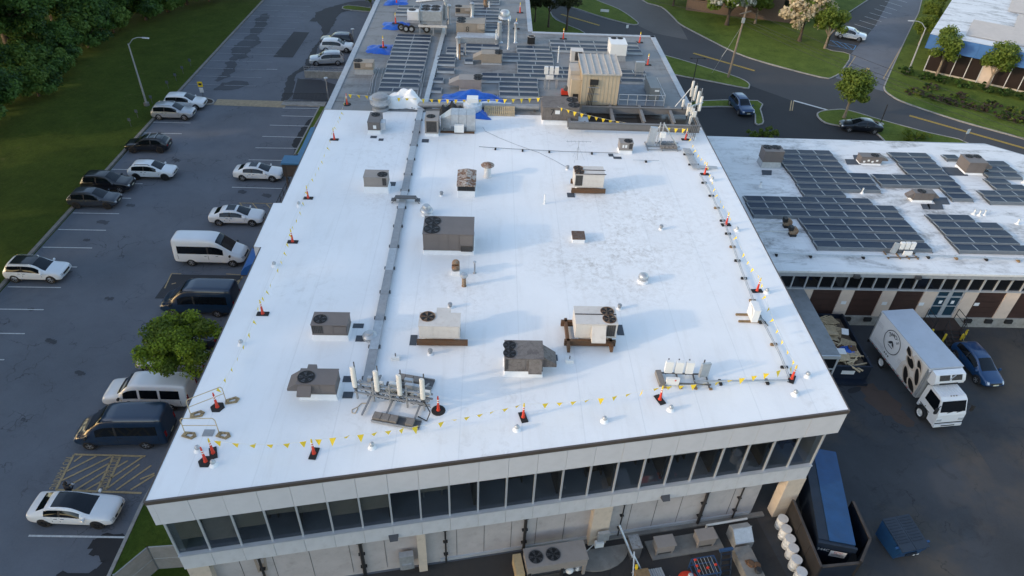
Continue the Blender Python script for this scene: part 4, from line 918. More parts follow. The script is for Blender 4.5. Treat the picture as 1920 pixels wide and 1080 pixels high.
# white radio boxes near the front right
p = at(1237,723,ROOF); rb = thing('radio_rack', 'three white radio boxes and a grey panel on a low rack', 'radio rack', p, rad(-2))
for k in range(3): MB().add([(.25+.55*k,.5,.45),(.65+.55*k,.5,.45),(.65+.55*k,.75,.45),(.25+.55*k,.75,.45),(.25+.55*k,.55,1.2),(.65+.55*k,.55,1.2),(.65+.55*k,.75,1.2),(.25+.55*k,.75,1.2)],[(0,3,2,1),(4,5,6,7),(0,1,5,4),(1,2,6,5),(2,3,7,6),(3,0,4,7)]).build('radio_box', WHITEM, rb)
MB().box(.3,.98,-.02,.12,.12,.55).build('junction_box', WHITEM, rb); MB().box(.72,.8,-.03,-.021,.4,.48).build('red_label', RED_C, rb)
MB().beam((.0,.9,.15),(.1,-.1,.15),.3,.25).build('ballast', BLK, rb)
g_ = MB().box(0,.55,0,.14,0,.85).build('panel', GALV, rb, loc=(2.1,.35,.35)); g_.rotation_euler = (rad(-8),rad(8),rad(20))
for x in (.1,1.0,1.9,2.6): MB().beam((x,-.1,.08),(x,.9,.08),.07).build('rail', DGREY, rb)
for y in (.05,.8): MB().beam((0,y,.16),(2.7,y,.16),.07).build('rail', DGREY, rb)
for x in (.4,.95,1.5,2.3): MB().beam((x,.78,.1),(x,.78,1.25),.06).build('post', DGREY, rb)
for k in range(4): MB().box(.2+.8*k,.36+.8*k,-.2,-.08,0,.08).build('block', WOODB, rb)
# conduits on timber blocks
def conduit(label, pts, n=2, gap=.09, r=.028, step=1.8, z=.16, zr=ROOF, mat=None, grp='roof conduits'):
    W = [at(x, y, zr+z) for x, y in pts]; t = thing('conduit_run', label, 'conduit', (W[0].x, W[0].y, zr), 0, grp); o = W[0]
    L_ = [p-Vector((o.x,o.y,zr)) for p in W]
    for i in range(n):
        mb = MB()
        for a, b in zip(L_[:-1], L_[1:]):
            d = (b-a).normalized(); nn = Vector((-d.y,d.x,0))*gap*(i-(n-1)/2); mb.cyl(a+nn, b+nn, r, n=6)
        mb.build('conduit', mat or GALV, t)
    for a, b in zip(L_[:-1], L_[1:]):
        l = (b-a).length; k = max(1, round(l/step)); d = (b-a).normalized(); aa = math.atan2(d.y, d.x)
        for i in range(k):
            p = a+(b-a)*((i+.5)/k); MB().obox((p.x,p.y,0), .14, .2+gap*n, z-r-.01, aa).build('support_block', WOODB if i%2 else BUMP, t)
    return t
conduit('pair of conduits on blocks down the right roof edge', [(1312,327),(1329,354),(1361,424),(1388,500),(1420,583),(1463,665),(1480,708)], 2)
conduit('pair of conduits from the right corner to the radio boxes', [(1478,713),(1400,714),(1302,715)], 2, step=2.4)
conduit('wide bundle of silver conduits near the steel beam', [(1287,278),(1296,297),(1306,316)], 6, .11, .04, 1.5)
conduit('silver conduits turning to the right roof edge', [(1306,312),(1345,314)], 4, .1, .035, 2)
conduit('thin black pipe on blocks across the rear of the white roof', [(898,275),(960,279),(1000,281),(1060,284),(1160,287)], 1, .05, .02, 3.5, mat=DGREY)
conduit('short thin conduit beside the small beige condenser', [(1187,300),(1236,301)], 1, .05, .022, 2.2)
tv = at(1082,300,ROOF); t = thing('television_antenna', 'thin television antenna on a guyed mast', 'antenna', tv)
MB().cyl((0,0,0),(0,0,1.7),.02,n=6).build('mast', STEEL, t); MB().cyl((-1.0,0,1.62),(1.0,.05,1.62),.015,n=5).build('boom', STEEL, t)
for k in range(7): x = -.9+.3*k; MB().cyl((x,-.3+.03*k,1.62),(x,.3-.03*k,1.62),.008,n=4).build('element', STEEL, t)
for a in (0,2.1,4.2): MB().cyl((0,0,1.2),(.6*math.cos(a),.6*math.sin(a),0),.008,n=4).build('guy_wire', STEEL, t)
mb = MB(); W = [at(x,y,ROOF+.02) for x, y in ((905,238),(910,246),(935,258),(970,272),(1010,286),(1040,301),(1063,314))]; mb.tube(W, .010, 5)
tag(mb.build('loose_cable', DGREY), 'thin black cable snaking across the rear of the white roof', 'cable')
# tripod rack by the beam
p = at(1212,281,ROOF); rk2 = thing('equipment_rack', 'grey cabinet on a braced pipe frame near the steel beam', 'equipment rack', p)
for y in (-.1,.5,1.2): MB().beam((0,y,.1),(2.9,y,.1),.07).build('rail', STEEL, rk2)
for x in (.1,1.3,2.6): MB().beam((x,-.2,.06),(x,1.3,.06),.08).build('rail', STEEL, rk2)
g_ = MB().box(0,.62,0,.3,.2,1.75).build('cabinet', GALV, rk2, loc=(.1,.55,0)); g_.rotation_euler=(0,rad(4),0)
for x in (.95,1.25): MB().cyl((x,.6,.1),(x,.6,2.2),.05,n=8).build('mast', GALV, rk2)
MB().box(1.05,1.5,.35,.6,.95,1.4).build('junction_box', WHITEM, rk2)
for y in (.5,.75): MB().cyl((1.25,y,2.1),(2.7,y-.1,.1),.045,n=8).build('brace', GALV, rk2)
MB().cyl((.95,.6,1.9),(.0,.9,.1),.03,n=6).build('brace', GALV, rk2)
for k in range(4): MB().box(1.2+.35*k,1.5+.35*k,.0,.36,.14,.3).build('ballast_block', BLK, rk2)
for k in range(4): MB().box(1.2+.35*k,1.5+.35*k,.85,1.2,.14,.28).build('ballast_block', STEEL, rk2)
# ---------------------------------------------------------------- solar rows
PV = None
def pv_mat():
    m, nt, b = nodes_of('solar_cells'); N = NT(nt); co = N.coord(); sx = N.n('ShaderNodeSeparateXYZ'); N.l(co, sx.inputs[0])
    fx = N.math('FRACT', N.math('MULTIPLY', sx.outputs[0], 6.2)); fy = N.math('FRACT', N.math('MULTIPLY', sx.outputs[1], 6.2))
    ln = N.math('MAXIMUM', N.ramp(fx, 0, .07, (1,1,1,1),(0,0,0,1)), N.ramp(fy, 0, .07, (1,1,1,1),(0,0,0,1)))
    c = N.mix(N.math('MULTIPLY', ln, .3), (.020,.034,.062), (.10,.12,.15)); N.l(c, b.inputs['Base Color']); b.inputs['Roughness'].default_value = .45; b.inputs['Specular IOR Level'].default_value = .08
    _mc['solar_cells'] = m; return m
PV = pv_mat(); PVF = M('panel_frame', (.26,.28,.30), .4, .4, var=.05); DEFL = M('wind_deflector', (.15,.165,.185), .5, .4, var=.12, scale=2); DEFL2 = M('bright_deflector', (.32,.34,.36), .5, .4, var=.12, scale=2)
DEEP = .98
def panel_mesh(w):
    mb = MB(); z1, z0 = .27, .19
    mb.add([(.02,0.02,z1),(w-.02,0.02,z1),(w-.02,DEEP-.02,z0),(.02,DEEP-.02,z0)], [(0,1,2,3)], 0)
    for (x0,x1,y0,y1) in ((0,.04,0,DEEP),(w-.04,w,0,DEEP),(.04,w-.04,0,.03),(.04,w-.04,DEEP-.03,DEEP)):
        zz = lambda y: z1+(z0-z1)*y/DEEP
        mb.add([(x0,y0,zz(y0)-.04),(x1,y0,zz(y0)-.04),(x1,y1,zz(y1)-.04),(x0,y1,zz(y1)-.04),(x0,y0,zz(y0)+.006),(x1,y0,zz(y0)+.006),(x1,y1,zz(y1)+.006),(x0,y1,zz(y1)+.006)],[(0,3,2,1),(4,5,6,7),(0,1,5,4),(1,2,6,5),(2,3,7,6),(3,0,4,7)],1)
    return mb.mesh('panel', [PV, PVF])
PMESH = {}
def solar_row(label, l, r, zr, group, bright=False, pw=1.66):
    A = at(*l, zr+.27); B = at(*r, zr+.27); w = B.x-A.x; n = max(1, round(w/pw)); q = w/n; key = round(q, 2)
    if key not in PMESH: PMESH[key] = panel_mesh(key-.012)
    t = thing('solar_row', label, 'solar panels', (A.x, (A.y+B.y)/2, zr), 0, group)
    for i in range(n): obj('panel', PMESH[key], t, (i*q+.006, 0, 0))
    MB().add([(0,-.03,.235),(w,-.03,.235),(w,-.12,.05),(0,-.12,.05),(0,-.01,.235),(w,-.01,.235),(w,-.09,.04),(0,-.09,.04)],[(0,1,2,3),(7,6,5,4),(0,4,5,1),(3,2,6,7),(0,3,7,4),(1,5,6,2)]).build('wind_deflector', DEFL2 if bright else DEFL, t)
    for x in (0, w): MB().beam((x,-.2,.06),(x,DEEP+.1,.06),.06).build('end_rail', PVF if bright else DEFL, t)
    return t
def rows(lst, zr, fmt, group, ox=0, oy=0, s=1.0, bright=False, rev=False):
    n = len(lst)
    for i, (x0,y0,x1,y1) in enumerate(lst):
        k = n-1-i; solar_row(fmt % ORD[k], (ox+x0/s, oy+y0/s), (ox+x1/s, oy+y1/s), zr, group, bright)
GR = 'solar rows on the grey roof'; RR = 'solar rows on the low white roof'
rows([(1145,545,1665,555),(1120,590,1660,605),(1105,650,1640,665),(1085,705,1625,720),(1065,765,1615,775),(1050,825,1605,840),(1030,885,1590,905),(1000,945,1570,965),(985,1018,1555,1035),(970,1085,1540,1100),(940,1155,1520,1175),(905,1228,1505,1245),(885,1295,1490,1310),(860,1365,1300,1378)], ROOF, '%s solar row from the white wrapped unit in the left grey roof array', GR, 600, 0, 8, True)
rows([(1165,105,1640,115),(1145,150,1310,157),(1120,200,1310,208)], ROOF, '%s short solar row from the front between tarp and white chiller', GR, 600, 0, 8, True)
rows([(485,10,935,15),(490,35,935,45),(545,95,700,100),(545,140,935,150),(545,190,930,200),(720,250,925,260),(720,295,920,300)], ROOF, '%s solar row from the front behind the big silver mushroom vent', GR, 820, 0, 8, True)
rows([(720,385,985,395),(720,430,985,440)], ROOF, '%s solar row from the front right of the unit marked 8', GR, 820, 0, 8, True)
rows([(410,690,930,705),(135,740,660,755),(130,780,390,790)], ROOF, '%s solar row from the front behind the hooded tan unit', GR, 820, 0, 8, True)
rows([(1690,640,3010,660),(1700,695,3040,735),(1710,745,3080,790)], ROOF, '%s solar row from the front along the rear right edge', GR, 820, 0, 8, True)
rows([(1190,720,1690,728),(1195,780,1725,790),(970,835,1735,848),(970,890,1745,905),(1200,965,1750,975),(1205,1030,2100,1042),(1205,1090,2130,1105),(665,1145,2120,1165),(665,1205,1510,1225)], ROOF, '%s solar row from the front in the array behind the pennants, upper group', GR, 820, 0, 8, True)
rows([(925,320,1505,335),(925,395,1520,410),(930,470,1530,490)], ROOF, '%s solar row from the front in the array behind the pennants, lower group', GR, 820, 120, 8, True)
rows([(515,400,715,405),(520,432,705,438),(520,468,700,474)], ROOF, '%s solar row from the front right of the tan penthouse', GR, 1040, 40, 4.153, True)
rows([(0,850,265,855),(-5,900,270,905),(-10,955,262,960),(-10,1060,255,1066)], ROOF, '%s short pair of panels from the front beside the cable trough', GR, 820, 0, 8, True)
for i, (x0,y0,x1,y1) in enumerate(((1690,245,1850,252),(1660,395,1820,402),(1625,568,1790,575))): solar_row('%s single solar panel from the rear beside the grey roof trough' % ORD[i], (600+x0/8,120+y0/8), (600+x1/8,120+y1/8), ROOF, GR, True)
solar_row('single solar panel between the trough and the fan unit', (842,151), (859,152), ROOF, GR, True); solar_row('single solar panel left of the flagged array', (916,183), (933,184), ROOF, GR, True); solar_row('single upright panel beside the hooded tan unit', (871,115), (887,116), ROOF, GR, True)
rows([(115,68,490,80),(125,112,525,122),(120,155,560,165),(150,195,595,212),(185,238,780,255),(215,282,815,300),(240,330,850,350),(272,380,590,392)], RB, '%s solar row from the front in the upper left array of the low roof', RR, 1440, 270, 4)
rows([(-164,416,796,456),(-140,472,985,508),(-112,524,1028,564),(255,595,1075,615),(290,640,1125,668),(330,700,1180,730),(370,770,1235,790)], RB, '%s solar row from the front in the lower left array of the low roof', RR, 1440, 270, 4)
rows([(930,88,1225,100),(975,130,1265,140),(1010,175,1310,185),(1050,220,1350,230),(810,255,1405,275),(850,300,1450,320)], RB, '%s solar row from the front in the upper middle array of the low roof', RR, 1440, 270, 4)
rows([(1330,358,1490,370),(1380,405,1545,415)], RB, '%s of two short solar rows below the upper middle array', RR, 1440, 270, 4)
rows([(1340,105,1450,115),(1660,150,1820,165),(1650,195,1875,210),(1650,240,1915,252),(1660,285,1830,300),(1710,332,1960,344),(1615,378,2010,395),(1665,430,2050,442)], RB, '%s solar row from the front in the upper right array of the low roof', RR, 1440, 270, 4)
rows([(1225,565,1555,575),(1275,615,1775,640),(1330,675,1840,695),(1375,730,1900,755),(1430,790,2030,815)], RB, '%s solar row from the front in the lower right array of the low roof', RR, 1440, 270, 4)
# ---------------------------------------------------------------- units on the low roof
GD = 'units on the low roof'
kw = dict(zr=RB, mat=TAUPE, group=GD)
ac_unit('taupe unit beside the main building edge on the low roof', (1430,304), (1466,305), 284, (1429,272), fans=[(.25,.7,.4),(.7,.7,.4)], splits=(.4,), curb=.6, curbmat=GALV, **kw)
t_, w, d, h = ac_unit('taupe unit with a row of white labels on the low roof', (1612,306), (1652,307), 294, (1613,286), fans=[(.68,.45,.36)], splits=(.5,), hoods=[('right',.1,.9,.6,.6)], curb=.15, **kw)
for k in range(4): MB().box(.25+.4*k,.45+.4*k,-.03,-.015,.25+.12*(k%2),.42+.12*(k%2)).build('label_plate', WHITEM, t_)
ac_unit('tall taupe unit with two rear fans near the right of the low roof', (1810,324), (1845,326), 305, (1814,289), fans=[(.35,.75,.34),(.8,.75,.34)], splits=(.5,), hoods=[('right',.1,.9,.7,.6)], curb=.2, **kw)
ac_unit('long taupe unit with sloped ends in the middle of the low roof', (1711,375), (1750,377), 362, (1707,354), fans=[(.4,.5,.34)], splits=(.35,.7), hoods=[('left',.1,.9,.5,.7),('right',.1,.9,.5,.7)], curb=.2, **kw)
for lb, x, y, w_, h_ in (('left of the label unit',1598,304,20,9),('behind the label unit',1606,295,9,7),('left of the tall unit',1789,322,24,14),('right of the sloped end unit',1762,377,17,12),('below the sloped end unit',1752,388,20,9),('by the main building unit',1436,324,14,8),('beside the pad below the sloped end unit',1734,388,7,9)):
    a = at(x-w_/2,y+h_/2,RB); b = at(x+w_/2,y-h_/2,RB); MBm = MB().prism([(a.x,a.y),(b.x-.1,a.y),(b.x+.2,b.y),(a.x+.2,b.y)], RB+.004, RB+.05).build('walk_pad', MATB); tag(MBm, 'dark mat on the low roof '+lb, 'walk pad', 'mats on the low roof')
for i, (x, y) in enumerate(((1474,425),(1485,441))):
    p = at(x, y, RB); t = thing('exhaust_blower', ('upper' if i == 0 else 'lower')+' rusty black blower on the low roof beside the main building', 'blower', p)
    MB().lathe([(.2,-.2),(.36,-.16),(.36,.16),(.2,.2)], (0,0,.42), 14, axis='y').build('housing', RUST, t); MB().box(-.25,.25,-.25,.25,0,.18).build('base', FANB, t); MB().box(-.4,-.1,-.2,.2,.5,.85).build('motor', FANB, t)
    MB().tube([(-.2,0,.35),(-2.2,.05,.3),(-3.0,.1,.1)], .07, 8).build('pipe', GALV, t)
p = at(1672,484,RB); t = thing('radio_rack', 'white radio boxes and grey panel at the front of the low roof', 'radio rack', p)
for k in range(3): MB().box(.55+.42*k,.88+.42*k,.4,.6,.55,1.15).build('radio_box', WHITEM, t)
MB().box(.85,1.5,.1,.22,.2,.55).build('junction_box', WHITEM, t); g_ = MB().box(0,.45,0,.12,0,.85).build('panel', GALV, t, loc=(-.1,.3,.3)); g_.rotation_euler = (rad(-10),rad(14),0)
for y in (.0,.6): MB().beam((-.4,y,.1),(2.1,y,.1),.07).build('rail', DGREY, t)
for x in (-.3,.6,1.3,2.0): MB().beam((x,-.15,.05),(x,.8,.05),.08).build('sleeper', WOODB, t)
for x in (.7,1.15,1.6): MB().beam((x,.62,.1),(x,.62,1.2),.05).build('post', DGREY, t)
conduit('conduits on blocks along the front edge of the low roof, left run', [(1443,473),(1470,476),(1570,479),(1668,480)], 2, .1, .035, 2.8, .2, RB, grp='low roof conduits')
conduit('conduits on blocks along the front edge of the low roof, right run', [(1715,478),(1820,482),(1940,487)], 2, .1, .035, 2.8, .2, RB, grp='low roof conduits')
for lb, x, y in (('left of three near the lower right array',1825,402),('middle of three near the lower right array',1835,404),('right of three near the lower right array',1845,403),('at the right picture edge',1907,420),('between the two left arrays',1616,362),('near the upper right array',1918,343),('beside the main building edge',1425,350)):
    vent('vent_pipe', 'small white vent on the low roof '+lb, x, y, [('boot', [(.2,0),(.1,.12),(.06,.14),(.05,.42)], WHITEM), ('cap', [(.05,.42),(.1,.43),(.08,.5),(.01,.52)], GALV)], RB, group='low roof pipe boots')
# ---------------------------------------------------------------- grey roof plant
GG = 'units on the grey roof'; kw = dict(group=GG)
t_, w, d, h = ac_unit('beige one fan unit near the left edge of the grey roof', (664,130), (700,131), 117, (666,110), TAN, fans=[(.2,.5,.42)], coils=[('front',.03,.35)], splits=(.36,.62), hoods=[('front',.62,.98,.25,.5)], curb=.5, curbmat=STEEL, **kw)
u8, w, d, h = ac_unit('wide tan two fan unit marked 8', (855.6,62), (908.8,62.8), 43, (855.6,32), TAN, fans=[(.17,.76,.48),(.17,.28,.48)], splits=(.3,.48,.72), hoods=[('front',.74,.99,.2,.5)], curb=.35, curbmat=STEEL, **kw)
text('unit_number', '8', .8, FANB, u8, (w*.39, -.02, .35+h*.4), (rad(90),0,0))
p = at(857,80,ROOF); MBd = thing('insulated_duct', 'low silver wrapped duct in front of the unit marked 8', 'duct', p); MB().extr([(0,0),(1.5,0),(1.5,.6),(1.2,.75),(.3,.75),(0,.6)], 0, 4.6).build('duct', GALV, MBd)
for x in (.1,4.2): MB().box(x,x+.3,-.2,1.6,0,.5).build('flange', STEEL, MBd)
ac_unit('small beige one fan unit far back on the grey roof', (854,25), (882,25.6), 14.5, (854,9), TAN, fans=[(.2,.6,.42)], coils=[('front',.02,.33)], splits=(.35,.62), hoods=[('front',.62,.98,.25,.45)], curb=.3, curbmat=STEEL, **kw)
ac_unit('hooded tan unit standing among the middle solar rows', (903,117.5), (940.5,118.7), 101, (904,92.5), TAN, fans=[(.85,.75,.4),(.85,.3,.4)], splits=(.3,.65), hoods=[('left',.1,.9,.9,.7)], curb=.2, curbmat=STEEL, **kw)
ac_unit('hooded tan unit behind the large blue tarp', (861,166), (902.5,167), 149, (862,139), TAUPE_L, fans=[(.85,.75,.42),(.85,.3,.42)], splits=(.3,.65), hoods=[('left',.1,.9,1.0,.7)], curb=.25, curbmat=STEEL, **kw)
ac_unit('white box unit near the far corner of the grey roof', (1143.5,104), (1173.6,104.5), 83, (1141,70), WHITEM, fans=[(.3,.9,.3),(.7,.9,.3)], curb=.6, curbmat=STEEL, **kw)
ac_unit('small black condenser with cream lid', (989,82), (1002.5,82), 69.5, (989,66), FANB, fans=[(.5,.5,.4)], curb=.05, fan_mat=CREAM, **kw)
t_, w, d, h = ac_unit('white hood unit with dark mouth behind the penthouse', (1070,116), (1092,116.5), 96, (1069,89), CREAM, coils=[('front',.3,.95)], curb=.2, curbmat=STEEL, **kw)
# penthouse
A, w, d, h = fit((1088,196), (1155.5,198), 136.5, (1086,105), ROOF+.55)
RIBT = M('tan_ribbed_metal', (.46,.375,.27), .55, var=.06, scale=1.0, dirt=.2, dirtcol=(.35,.25,.15)); RIBR = M('pale_ribbed_roof', (.42,.39,.355), .55, var=.08, scale=1.0, dirt=.3)
ph = thing('rooftop_penthouse', 'tall tan metal clad penthouse with ribbed sloping roof', 'penthouse', (A.x, A.y, ROOF))
MB().box(0,w,0,d,.55,.55+h-.1).build('wall', RIBT, ph)
n = int(w/.32); rm_ = MB().box(-.02,.02,-.03,0,.6,.5+h-.12).mesh('wall_rib', RIBT)
for k in range(n+1): obj('wall_rib', rm_, ph, (w*k/n, 0, 0))
rs = MB().box(-.03,0,-.02,.02,.6,.5+h-.12).mesh('wall_rib', RIBT)
for k in range(int(d/.32)): obj('wall_rib', rs, ph, (0, d*(k+.5)/int(d/.32), 0))
MB().add([(-.12,-.2,.55+h-.12),(w+.12,-.2,.55+h-.12),(w+.12,d+.1,.55+h+.05),(-.12,d+.1,.55+h+.05),(-.12,-.2,.55+h),(w+.12,-.2,.55+h),(w+.12,d+.1,.55+h+.2),(-.12,d+.1,.55+h+.2)],[(0,3,2,1),(4,5,6,7),(0,1,5,4),(1,2,6,5),(2,3,7,6),(3,0,4,7)]).build('roof', RIBR, ph)
for k in range(7): x = -.1+(w+.2)*k/6; MB().beam((x,-.2,.55+h+.03),(x,d+.1,.55+h+.23),.07,.08).build('roof_rib', RIBR, ph)
MB().box(-.9,-.04,.6,1.7,.5,2.6).build('side_cabinet', RIBT, ph); MB().box(-.9,-.04,2.0,d-.2,.5,2.9).build('side_cabinet', RIBR, ph); MB().box(-.7,-.2,.57,.599,.55,1.3).build('door_opening', FANB, ph)
mb = MB()
for k in range(4): x = .75+.14*k; mb.tube([(x,-.06,2.6),(x-.15,-.12,1.3),(x-.2,-.25,.3),(x-.2,-.6,-.0)], .03, 6)
mb.build('cables', FANB, ph); MB().box(.65,1.4,-.2,-.04,2.5,2.95).build('cable_entry', FANB, ph)
for z in (.9,1.6,2.2): MB().box(.5,1.5,-.12,-.05,z,z+.05).build('cable_ladder_rung', STEEL, ph)
# steel platform
p0 = at(1088,200,ROOF+.45); pf = thing('steel_platform', 'steel beam platform with railing beside the penthouse', 'platform', (p0.x, p0.y, ROOF)); rel = lambda x, y, z: at(x, y, ROOF+z)-Vector((p0.x, p0.y, ROOF))
def ibeam(a, b, h=.45):
    mb = MB(); mb.beam(a, b, .05, h); d = Vector((0,0,h/2)); mb.beam(Vector(a)+d, Vector(b)+d, .26, .04); mb.beam(Vector(a)-d, Vector(b)-d, .26, .04); return mb.build('beam', BEAMM, pf)
BEAMM = M('beam_grey_paint', (.17,.165,.165), .6, var=.12, scale=1.2, dirt=.35, dirtcol=(.1,.08,.07))
ibeam(rel(1066,235,.75), rel(1312,242,.75), .6); ibeam(rel(1090,204,.55), rel(1290,209,.55), .5)
for a, b in (((1143,199),(1150,229)),((1198,200),(1208,231)),((1253,202),(1264,233)),((1300,212),(1311,241)),((1066,213),(1067,235))): ibeam(rel(*a,.5), rel(*b,.7), .3)
for x, y in ((1067,240),(1306,247)): q = rel(x,y,0); MB().obox((q.x,q.y,0),.16,.16,.6).build('post', BEAMM, pf); MB().obox((q.x,q.y,.004),.5,.5,.08).build('foot', WCURB, pf)
q = rel(1075,240,0); MB().beam((q.x+.2,q.y,.1),(q.x+1.0,q.y,.65),.1).build('brace', BEAMM, pf); q = rel(1306,247,0); MB().beam((q.x,q.y,.1),(q.x-.8,q.y,.65),.1).build('brace', BEAMM, pf)
d0 = rel(1157,197,.6); d1 = rel(1245,199,.6); d2 = rel(1236,160,.6)
MB().box(d0.x+.05, d1.x, d0.y, d2.y, .5, .6).build('deck', M('deck_grating', (.13,.15,.18), .6, .2, var=.2, scale=2), pf)
for k in range(6):
    x = d0.x+.1+(d1.x-d0.x-.15)*k/5; MB().cyl((x,d0.y+.05,.6),(x,d0.y+.05,1.6),.028,n=6).build('railing_post', GALV, pf)
for z in (1.1,1.6): MB().cyl((d0.x+.1,d0.y+.05,z),(d1.x-.05,d0.y+.05,z),.028,n=6).build('railing', GALV, pf); MB().cyl((d1.x-.05,d0.y+.05,z),(d1.x-.05,d2.y-.6,z),.028,n=6).build('railing', GALV, pf)
wp_ = rel(1130,214,0); MB().box(0.6, d1.x+2.6, -2.6, -.35, .004, .012).build('dark_roof_strip', M('dark_glossy_roof', (.035,.03,.028), .25, var=.4, scale=.8), pf)  # thin dark glossy sheet laid on the roof between the beams
t_, w, d, h = ac_unit('dark grey generator cabinet behind the platform railing', (1217,187), (1235,188), 165, (1209,143), M('generator_grey',(.17,.18,.185),.5,var=.06), curb=.62, curbmat=BEAMM, cat='generator', name='generator', group=None)
MB().box(w*.45,w*.9,-.03,-.015,.62+h*.7,.62+h*.85).build('label_plate', WHITEM, t_)
p = at(1196,148,ROOF); t = thing('electrical_box', 'grey electrical box on legs behind the platform', 'electrical box', p); MB().box(-.4,.5,0,.3,.7,1.7).build('box', GALV, t)
for x in (-.3,.4): MB().box(x-.03,x+.03,.1,.16,0,.7).build('leg', STEEL, t)
# antenna mast at the right edge
p = at(1300,238,ROOF); am = thing('antenna_mast', 'cluster of white panel antennas on a pipe frame at the right roof edge', 'antenna', p); o3 = Vector((p.x,p.y,ROOF))
for (x0,y0),(x1,y1),zb in (((1299,152),(1295,181),1.6),((1305,161),(1301,188),1.6),((1311,171),(1306.5,197),1.6),((1316,181),(1311,208),1.6),((1281,186),(1280,200),1.2),((1290,201),(1288,216),.9),((1296,217),(1293,233),.4)):
    b = at(x1,y1,ROOF+zb); l = zy(b.x,b.y,y0)-ROOF-zb; q = b-o3; antenna(am, q.x, q.y, q.z, max(.6,l), w=.24)
a_ = at(1266,200,ROOF+.9)-o3; b_ = at(1296,165,ROOF+2.6)-o3; MB().cyl(a_, b_, .05, n=8).build('brace', GALV, am)
for z in (1.9,2.6,3.1): MB().cyl(at(1292,200,ROOF+z)-o3, at(1318,192,ROOF+z)-o3, .045, n=8).build('arm', GALV, am)
for k, (x,y) in enumerate(((1289,222),(1297,228),(1304,222))): q = at(x,y,ROOF)-o3; MB().cyl((q.x,q.y,0),(q.x+.1,q.y+.1,2.8),.045,n=8).build('mast', GALV, am)
for k in range(4): q = at(1292+3*k,205+5*k,ROOF+1.3)-o3; MB().box(q.x-.15,q.x+.15,q.y,q.y+.2,q.z,q.z+.5).build('radio_box', ANT, am)
mb = MB()
for k in range(8): q = at(1290+3*k,215+2*k,ROOF+1.6)-o3; mb.tube([q,(q.x-.2,q.y-.3,.9),(q.x-.3,q.y-.5,.1)],.02,5)
tag(mb.build('cables', FANB, am), kind='stuff')
# chiller on a raised frame
a = at(784,49,ROOF+1.0); ch = thing('chiller', 'grey four fan chiller on a raised steel frame', 'chiller', (a.x,a.y,ROOF)); b = at(838,51,ROOF+1.0); W_ = b.x-a.x
MB().box(0,W_,0,.2,.9,1.1).build('front_beam', CREAM, ch); MB().box(0,W_,2.6,2.8,.9,1.1).build('rear_beam', STEEL, ch)
for x in (.1,W_*.5,W_-.2):
    for y in (.05,2.65): MB().box(x,x+.12,y,y+.12,0,.9).build('leg', STEEL, ch)
MB().box(.3,W_*.8,.4,2.6,1.1,1.5).build('base', STEEL, ch); MB().box(.15,W_*.8,.3,2.7,1.5,2.55).build('cabinet', GALV, ch)
for x in (.28,.72):
    for y in (.3,.72): fan(ch, .15+(W_*.8-.15)*x, .3+2.4*y, 2.56, .5)
MB().box(.12,.22,.2,2.8,1.1,2.7).build('frame_post', STEEL, ch); MB().box(W_*.8,W_*.8+.12,.2,2.8,1.1,2.7).build('frame_post', STEEL, ch)
MB().tube([(W_*.9,2.5,1.0),(W_*.92,2.5,3.0),(W_*.85,3.6,3.0),(-.5,4.2,2.4)], .2, 10).build('pipe', GALV, ch)
ac_unit('white cabinet with one fan left of the chiller', (764,38), (785,38.5), 22, (765,17), WHITEM, fans=[(.4,.8,.42)], curb=.3, curbmat=STEEL, **kw)
p = at(780,62,ROOF); t = thing('wheeled_cart', 'low cart on fat black wheels under the chiller', 'cart', p)
for x,y in ((-1.7,.6),(-1.1,.1),(-.5,.1),(1.2,.15),(1.0,.7)): w_ = MB().lathe([(.2,-.1),(.38,-.1),(.42,0),(.38,.1),(.2,.1)], (0,0,0), 16, axis='y').build('wheel', BUMP, t, loc=(x,y,.42)); MB().lathe([(.01,-.11),(.2,-.11)], (0,0,0), 12, axis='y', cap=False).build('hub', GALV, w_)
MB().box(-1.8,1.4,.2,.6,.45,.55).build('frame', DGREY, t)
# pipes and stacks
def stack(label, px, py, r, h, mat, cap=True, name='vent_stack'):
    p = at(px,py,ROOF); t = thing(name, label, 'vent', p, 0, 'grey roof stacks'); MB().lathe([(r*1.8,0),(r,.12),(r,h)], (0,0,0), 12).build('pipe', mat, t, smooth=50)
    if cap: MB().lathe([(r*1.5,h-.05),(r*1.7,h+.1),(r*.6,h+.25),(.01,h+.27)], (0,0,0), 12).build('cap', GALV, t, smooth=50)
    return t
for lb, x, y, r, h_, m, c in (('tall silver flue with round cap among the left solar panels',859,110,.16,2.1,GALV,True),('brown pipe beside the tall silver flue',862,111,.1,1.6,RUST,False),('thick silver stack right of the unit marked 8',936,79,.24,2.2,GALV,False),('thin white pipe left of the thick silver stack',930,83,.06,1.6,WHITEM,False),('patched white pipe right of the thick silver stack',953,92,.10,3.0,GALV,True),('silver capped pipe in front of the red cone',966,80,.14,2.0,GALV,True),('capped flue behind the unit marked 8',885,32,.16,1.5,GALV,True),('rusty stack far back on the grey roof',910,12,.24,1.7,RUST,False),('thin white pipe by the rear right solar rows',1046,117,.06,1.7,WHITEM,False),('capped pipe left of the unit marked 8',842,45,.17,2.0,STEEL,True),('stub pipe beside the rusty stack',917,14,.07,.7,WHITEM,False),('stub post in the middle of the solar rows',873,103,.07,1.2,STEEL,False)): stack(lb,x,y,r,h_,m,c)
vent('mushroom_vent', 'big silver domed exhaust fan on the grey roof', 946, 42, [('curb',[(.6,0),(.6,.35)],STEEL),('skirt',[(.65,.35),(.78,.5),(.7,.75),(.6,.8)],GALV),('dome',[(.6,.8),(.58,1.2),(.42,1.4),(.01,1.45)],GALV)])
